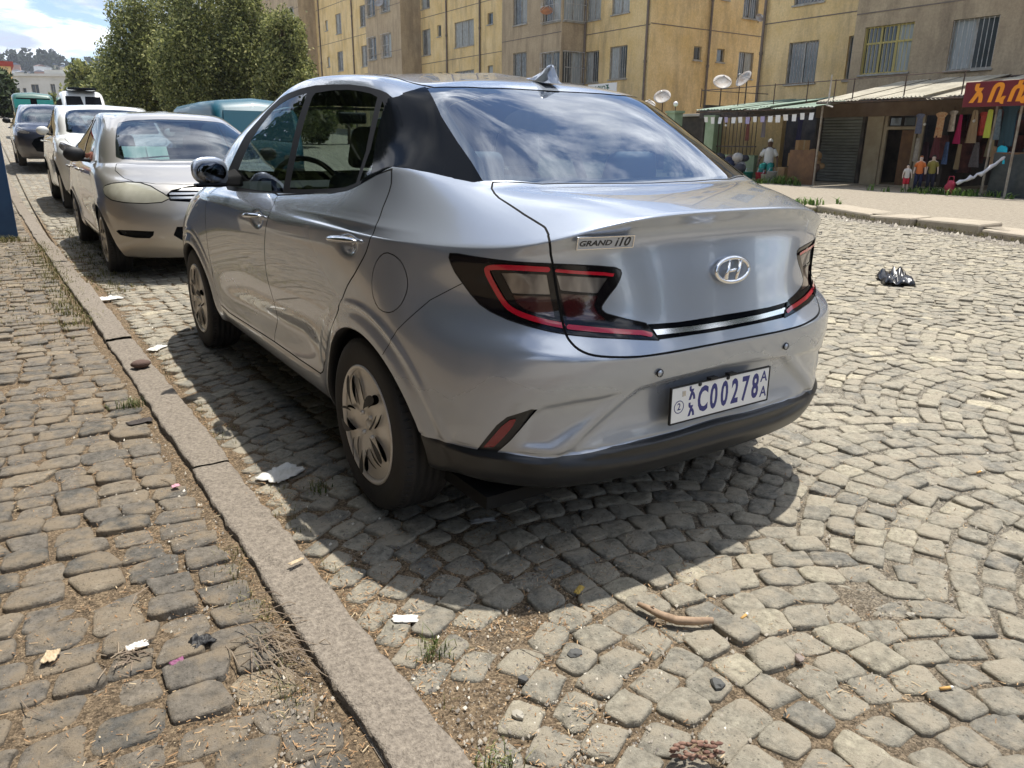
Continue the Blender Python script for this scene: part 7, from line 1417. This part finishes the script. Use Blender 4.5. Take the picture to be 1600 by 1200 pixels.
crumple('trash', 'torn white scrap on the pavement setts among twigs', 'litter', (-1.624, -.442, .034), .055, .03, .012, pw, 7, .1); crumple('dark_clod', 'dark clod on the pavement setts', 'litter', (-1.494, -.506, .032), .06, .045, .03, M['black'], 8, .3); crumple('petal', 'purple petal on the pavement setts', 'petal', (-1.556, -.552, .034), .035, .018, .006, mat('petal_purple', (.22, .06, .14), .6), 9, .2)
crumple('petal', 'pink petal by the inner edge of the kerb', 'petal', (-1.376, .430, .036), .03, .02, .008, mat('petal_pink', (.60, .28, .34), .6), 10, .2)
crumple('dry_leaf', 'pale curled leaf on the pavement near the lower left corner', 'leaf', (-1.797, -.375, .034), .05, .035, .014, dleaf, 11, 1.2); crumple('dry_leaf', 'yellow leaf on top of the kerb', 'leaf', (-1.195, -.31, .056), .05, .016, .006, dleaf, 12, .3); crumple('dry_leaf', 'yellow brown leaf where the car shadow ends', 'leaf', (-.568, -.79, .006), .05, .02, .01, mat('yellow_leaf', (.50, .34, .08), .7), 13, .5)
crumple('wrapper', 'tiny blue wrapper on the cobbles at the right', 'litter', (.916, -1.077, .004), .03, .015, .004, mat('blue_wrapper', (.12, .42, .50), .5), 14, .7); crumple('dark_leaf', 'dark crumpled leaf on the pavement beside the kerb tufts', 'leaf', (-1.376, 1.18, .034), .11, .06, .02, mat('dark_leaf', (.05, .04, .035), .8), 15, .2)
rk = MB().ball((0, 0, 0), (.05, .035, .022), 10, 7).make('loose_stone', mat('brown_stone', (.12, .075, .06), .85, bump=.004, scale=20), smooth=True, loc=(-1.246, 2.013, .065)); tag(rk, 'brown loose stone lying on top of the kerb', 'stone')
pts = [(-.489, -.940, .020), (-.481, -.970, .020), (-.471, -1.001, .016), (-.451, -1.045, .016), (-.418, -1.074, .018), (-.377, -1.098, .020)]
sk = MB(); sk.tube(pts, [.006, .0085, .010, .0115, .011, .008], 8); sk.tube([pts[1], (-.475, -.985, .034)], [.004, .002], 5); o = sk.make('stick', mat('stick_bark', (.46, .33, .22), .8, c2=(.20, .13, .08), scale=45, contrast=1.), smooth=True); tag(o, 'short bent stick with peeled pale bark on the cobbles', 'stick')
pd = empty('dry_pod', loc=(-.741, -1.385, .014), rz=-.5, label='reddish dry seed cone at the bottom edge', cat='cone'); rp_ = np.random.default_rng(3)
for i in range(34):
    t = i/34; MB().ball((-.05+t*.10, .018*math.cos(i*2.4)*(1-abs(2*t-1)**3), .012+.012*math.sin(i*2.4)), (.008+.004*math.sin(i), .005, .0035), 6, 4).make('scale', mat('cone_scale', (.12, .055, .04), .85, c2=(.28, .17, .12), scale=60) if i == 0 else bpy.data.materials['cone_scale'], pd, True)
for (x, y, a, lb) in ((-.283, -1.119, .2, 'cigarette end right of the stick'), (-.113, -1.551, -.4, 'cigarette end near the bottom right'), (1.203, -.987, 0, 'cigarette end farther out at the right')):
    c_ = MB(); c_.tube([(-.013, 0, 0), (.013, 0, 0)], .0038, 8); o = c_.make('cigarette_end', mat('cigarette_filter', (.55, .32, .10), .8) if 'cigarette_filter' not in bpy.data.materials else bpy.data.materials['cigarette_filter'], smooth=True, loc=(x, y, .007)); o.rotation_euler.z = a; tag(o, lb, 'cigarette end', 'cigarette ends'); c_ = MB(); c_.tube([(.013, 0, 0), (.020, 0, 0)], .0037, 8); c_.make('paper_end', pw, o)
pb = [mat('pebble_%d' % i, c, .8) for i, c in enumerate([(.09, .09, .085), (.36, .33, .27), (.25, .2, .17)])]
for k, (x, y, s_, c, lb) in enumerate([(-.744, -.994, .015, 0, 'dark pebble straight below the folded tissue side of the stick'), (-.536, -1.255, .017, 0, 'dark pebble between the stick and the bottom edge'), (-.972, -1.089, .012, 1, 'pale pebble close to the kerb at the bottom'), (-.9, -1.0, .013, 0, 'dark pebble near the kerb beside the grass tuft'), (-.3, -1.3, .012, 2, 'brown pebble right of the seed cone'), (.1, -1.35, .011, 1, 'pale pebble at the lower right among the cobbles')]):
    bb = MB().ball((0, 0, 0), (s_*1.25, s_, s_*.62), 7, 5); bb.V = [tuple(q*(1+.28*math.sin(7*v_[0]/s_+k)*math.cos(5*v_[1]/s_+k*2)) for q in v_) for v_ in bb.V]; o = bb.make('pebble', pb[c], loc=(x, y, .003)); o.rotation_euler.z = k; tag(o, lb, 'pebble', 'loose pebbles in the foreground')
r = np.random.default_rng(61)
# dead twigs beside the kerb
tw = MB()
for i in range(60):
    x, y = -1.36+r.normal(0, .035), -.59+r.normal(0, .07); a = r.normal(-.9, .5); L = r.uniform(.04, .13); tw.tube([(x, y, .03+r.random()*.02), (x+L*.5*math.cos(a), y+L*.5*math.sin(a), .042+r.random()*.02), (x+L*math.cos(a), y+L*math.sin(a), .03+r.random()*.012)], [.0012, .0016, .0008], 4)
for i in range(26):
    x, y = -1.63+r.normal(0, .03), -.47+r.normal(0, .03); a = r.random()*6.28; L = r.uniform(.02, .06); tw.tube([(x, y, .034), (x+L*math.cos(a), y+L*math.sin(a), .036+r.random()*.01)], .0016, 4)
for i in range(70):
    y = r.uniform(-1.6, 5); x = (kerbR(y)+r.exponential(.25)) if r.random() < .6 else kerbL(y)-r.exponential(.3); a = r.random()*6.28; L = r.uniform(.03, .12); z = .004 if x > -1.2 else .034; tw.tube([(x, y, z), (x+L*.5*math.cos(a), y+L*.5*math.sin(a), z+.006), (x+L*math.cos(a+.2), y+L*math.sin(a+.2), z)], [.0012, .0014, .0007], 4)
tw.make('dead_twigs', mat('twig', (.20, .15, .11), .9, c2=(.34, .27, .19), scale=20), kind='stuff')
def pt_line(x0, y0, x1, y1, n_, j, z): return [(x0+(x1-x0)*t+r.normal(0, j), y0+(y1-y0)*t+r.normal(0, j), z) for t in r.random(n_)]
G_ = M['grass']
for i, (x, y, z, n_, h_, lb) in enumerate([(-.938, .226, .0, 5, .04, 'tiny grass tuft beside the rear wheel'), (-1.034, -.798, .0, 6, .055, 'grass tuft beside the kerb near the folded tissue'), (-1.086, -1.19, .0, 5, .05, 'green tuft against the kerb at the bottom edge'), (-1.372, 1.41, .03, 10, .055, 'green tuft against the inner side of the kerb')]):
    tuft([(x+r.normal(0, .02), y+r.normal(0, .02), z) for _ in range(n_)], h_, 9, G_, 'grass_tuft', lb, 'grass tuft', .02, i, .0018)
mg = leafmat('mossy_grass', [(0, (.06, .065, .02)), (.5, (.16, .15, .05)), (1, (.30, .27, .12))])
tuft(pt_line(-1.38, -.9, -1.34, -.1, 40, .012, .02), .04, 5, mg, 'kerb_grass', None, None, .02, 5, .0014); tuft(pt_line(-1.40, 3.2, -1.44, 8.0, 260, .05, .03), .05, 6, mg, 'kerb_grass', None, None, .05, 6, .003)
tuft(pt_line(-1.08, 4.6, -.95, 10, 260, .09, .0), .045, 5, mg, 'kerb_grass', None, None, .05, 7, .003); tuft(pt_line(-2.6, 8.45, -1.55, 8.35, 120, .04, .03), .10, 6, mg, 'kerb_grass', None, None, .05, 8, .003); tuft([(r.uniform(-2.3, -1.45), r.uniform(2.8, 8), .028) for _ in range(260)], .03, 5, mg, 'kerb_grass', None, None, .05, 9, .0025)
tuft([(kerbR(y)+.03+abs(r.normal(0, .05)), y, 0) for y in r.uniform(-1.4, 4, 90)], .025, 4, mg, 'kerb_grass', None, None, .02, 10, .0014)
gl = leafmat('weed_leaves', [(0, (.05, .10, .02)), (.5, (.11, .20, .04)), (1, (.24, .34, .10))])
for i, (x, y, sx, sy, n_, h_, lb) in enumerate([(10.9, 7.0, .25, .18, 30, .30, 'leafy weed growing from the far kerb just right of the car'), (17.0, 13.1, .25, .5, 60, .32, 'weeds at the foot of the goods heap'), (17.1, 12.25, .15, .25, 40, .55, 'taller weed in front of the brown board'), (17.0, 7.35, .2, .7, 80, .36, 'green weeds under the white cloth at the clothes stall'), (17.2, 15.2, .3, .8, 60, .5, 'weeds in front of the iron fence')]):
    tuft([(x+r.normal(0, sx), y+r.normal(0, sy), .1) for _ in range(n_//2)], h_*.62, 6, gl, 'weed_clump', lb, 'weed', .07, 20+i, .022)
tuft([(float(fark(y))+.28+r.normal(0, .10), y, .02) for y in r.uniform(0, 9, 420)], .07, 5, mg, 'verge_grass', None, None, .05, 30, .004)
# rubble along the far kerb
yy = r.uniform(-1, 10, 900); xx = fark(yy)+.05-np.abs(r.normal(0, .25, 900)); s = .01+.03*r.random(900)**3; V = T_[None]*s[:, None, None]*(1+r.normal(0, .25, (900, 4, 3)))+np.stack([xx, yy, s*.4], 1)[:, None]; F = (np.arange(900)*4)[:, None, None]+np.array([(0, 1, 3), (1, 2, 3), (2, 0, 3)]); mesh('kerb_rubble', V.reshape(-1, 3), F.reshape(-1, 3), M['grit'], kind='stuff', attr=np.repeat(np.clip(r.normal(.45, .2, 900), 0, 1), 4))
# blue steel cabinet at the left edge
bc = MB().box(-.55, .55, -.3, .3, 0, 1.25).make('blue_cabinet', mat('blue_cabinet_paint', (.012, .05, .13), .4, c2=(.02, .075, .17), scale=3), loc=(-2.14, 8.98, .04)); tag(bc, 'dark blue steel cabinet standing by the kerb at the left edge', 'cabinet'); bevel(bc, .012); MB().box(-.57, .57, -.32, .32, 1.25, 1.29).make('lid', M['iron'], bc); MB().box(.30, .42, -.306, -.30, .75, .86).make('label_plate', M['winframe'], bc)

hzb = MB().box(-1700, 2100, -120, 2750, -12, 125).make('haze', None); hzb['kind'] = 'stuff'
hm_ = bpy.data.materials.new('haze_air'); hm_.use_nodes = True; hm_.node_tree.nodes.remove(hm_.node_tree.nodes['Principled BSDF']); pvn = hm_.node_tree.nodes.new('ShaderNodeVolumePrincipled'); pvn.inputs['Density'].default_value = .00022; pvn.inputs['Color'].default_value = (.86, .91, 1, 1); pvn.inputs['Anisotropy'].default_value = .3
hm_.node_tree.links.new(pvn.outputs[0], hm_.node_tree.nodes['Material Output'].inputs['Volume']); hzb.data.materials.append(hm_)
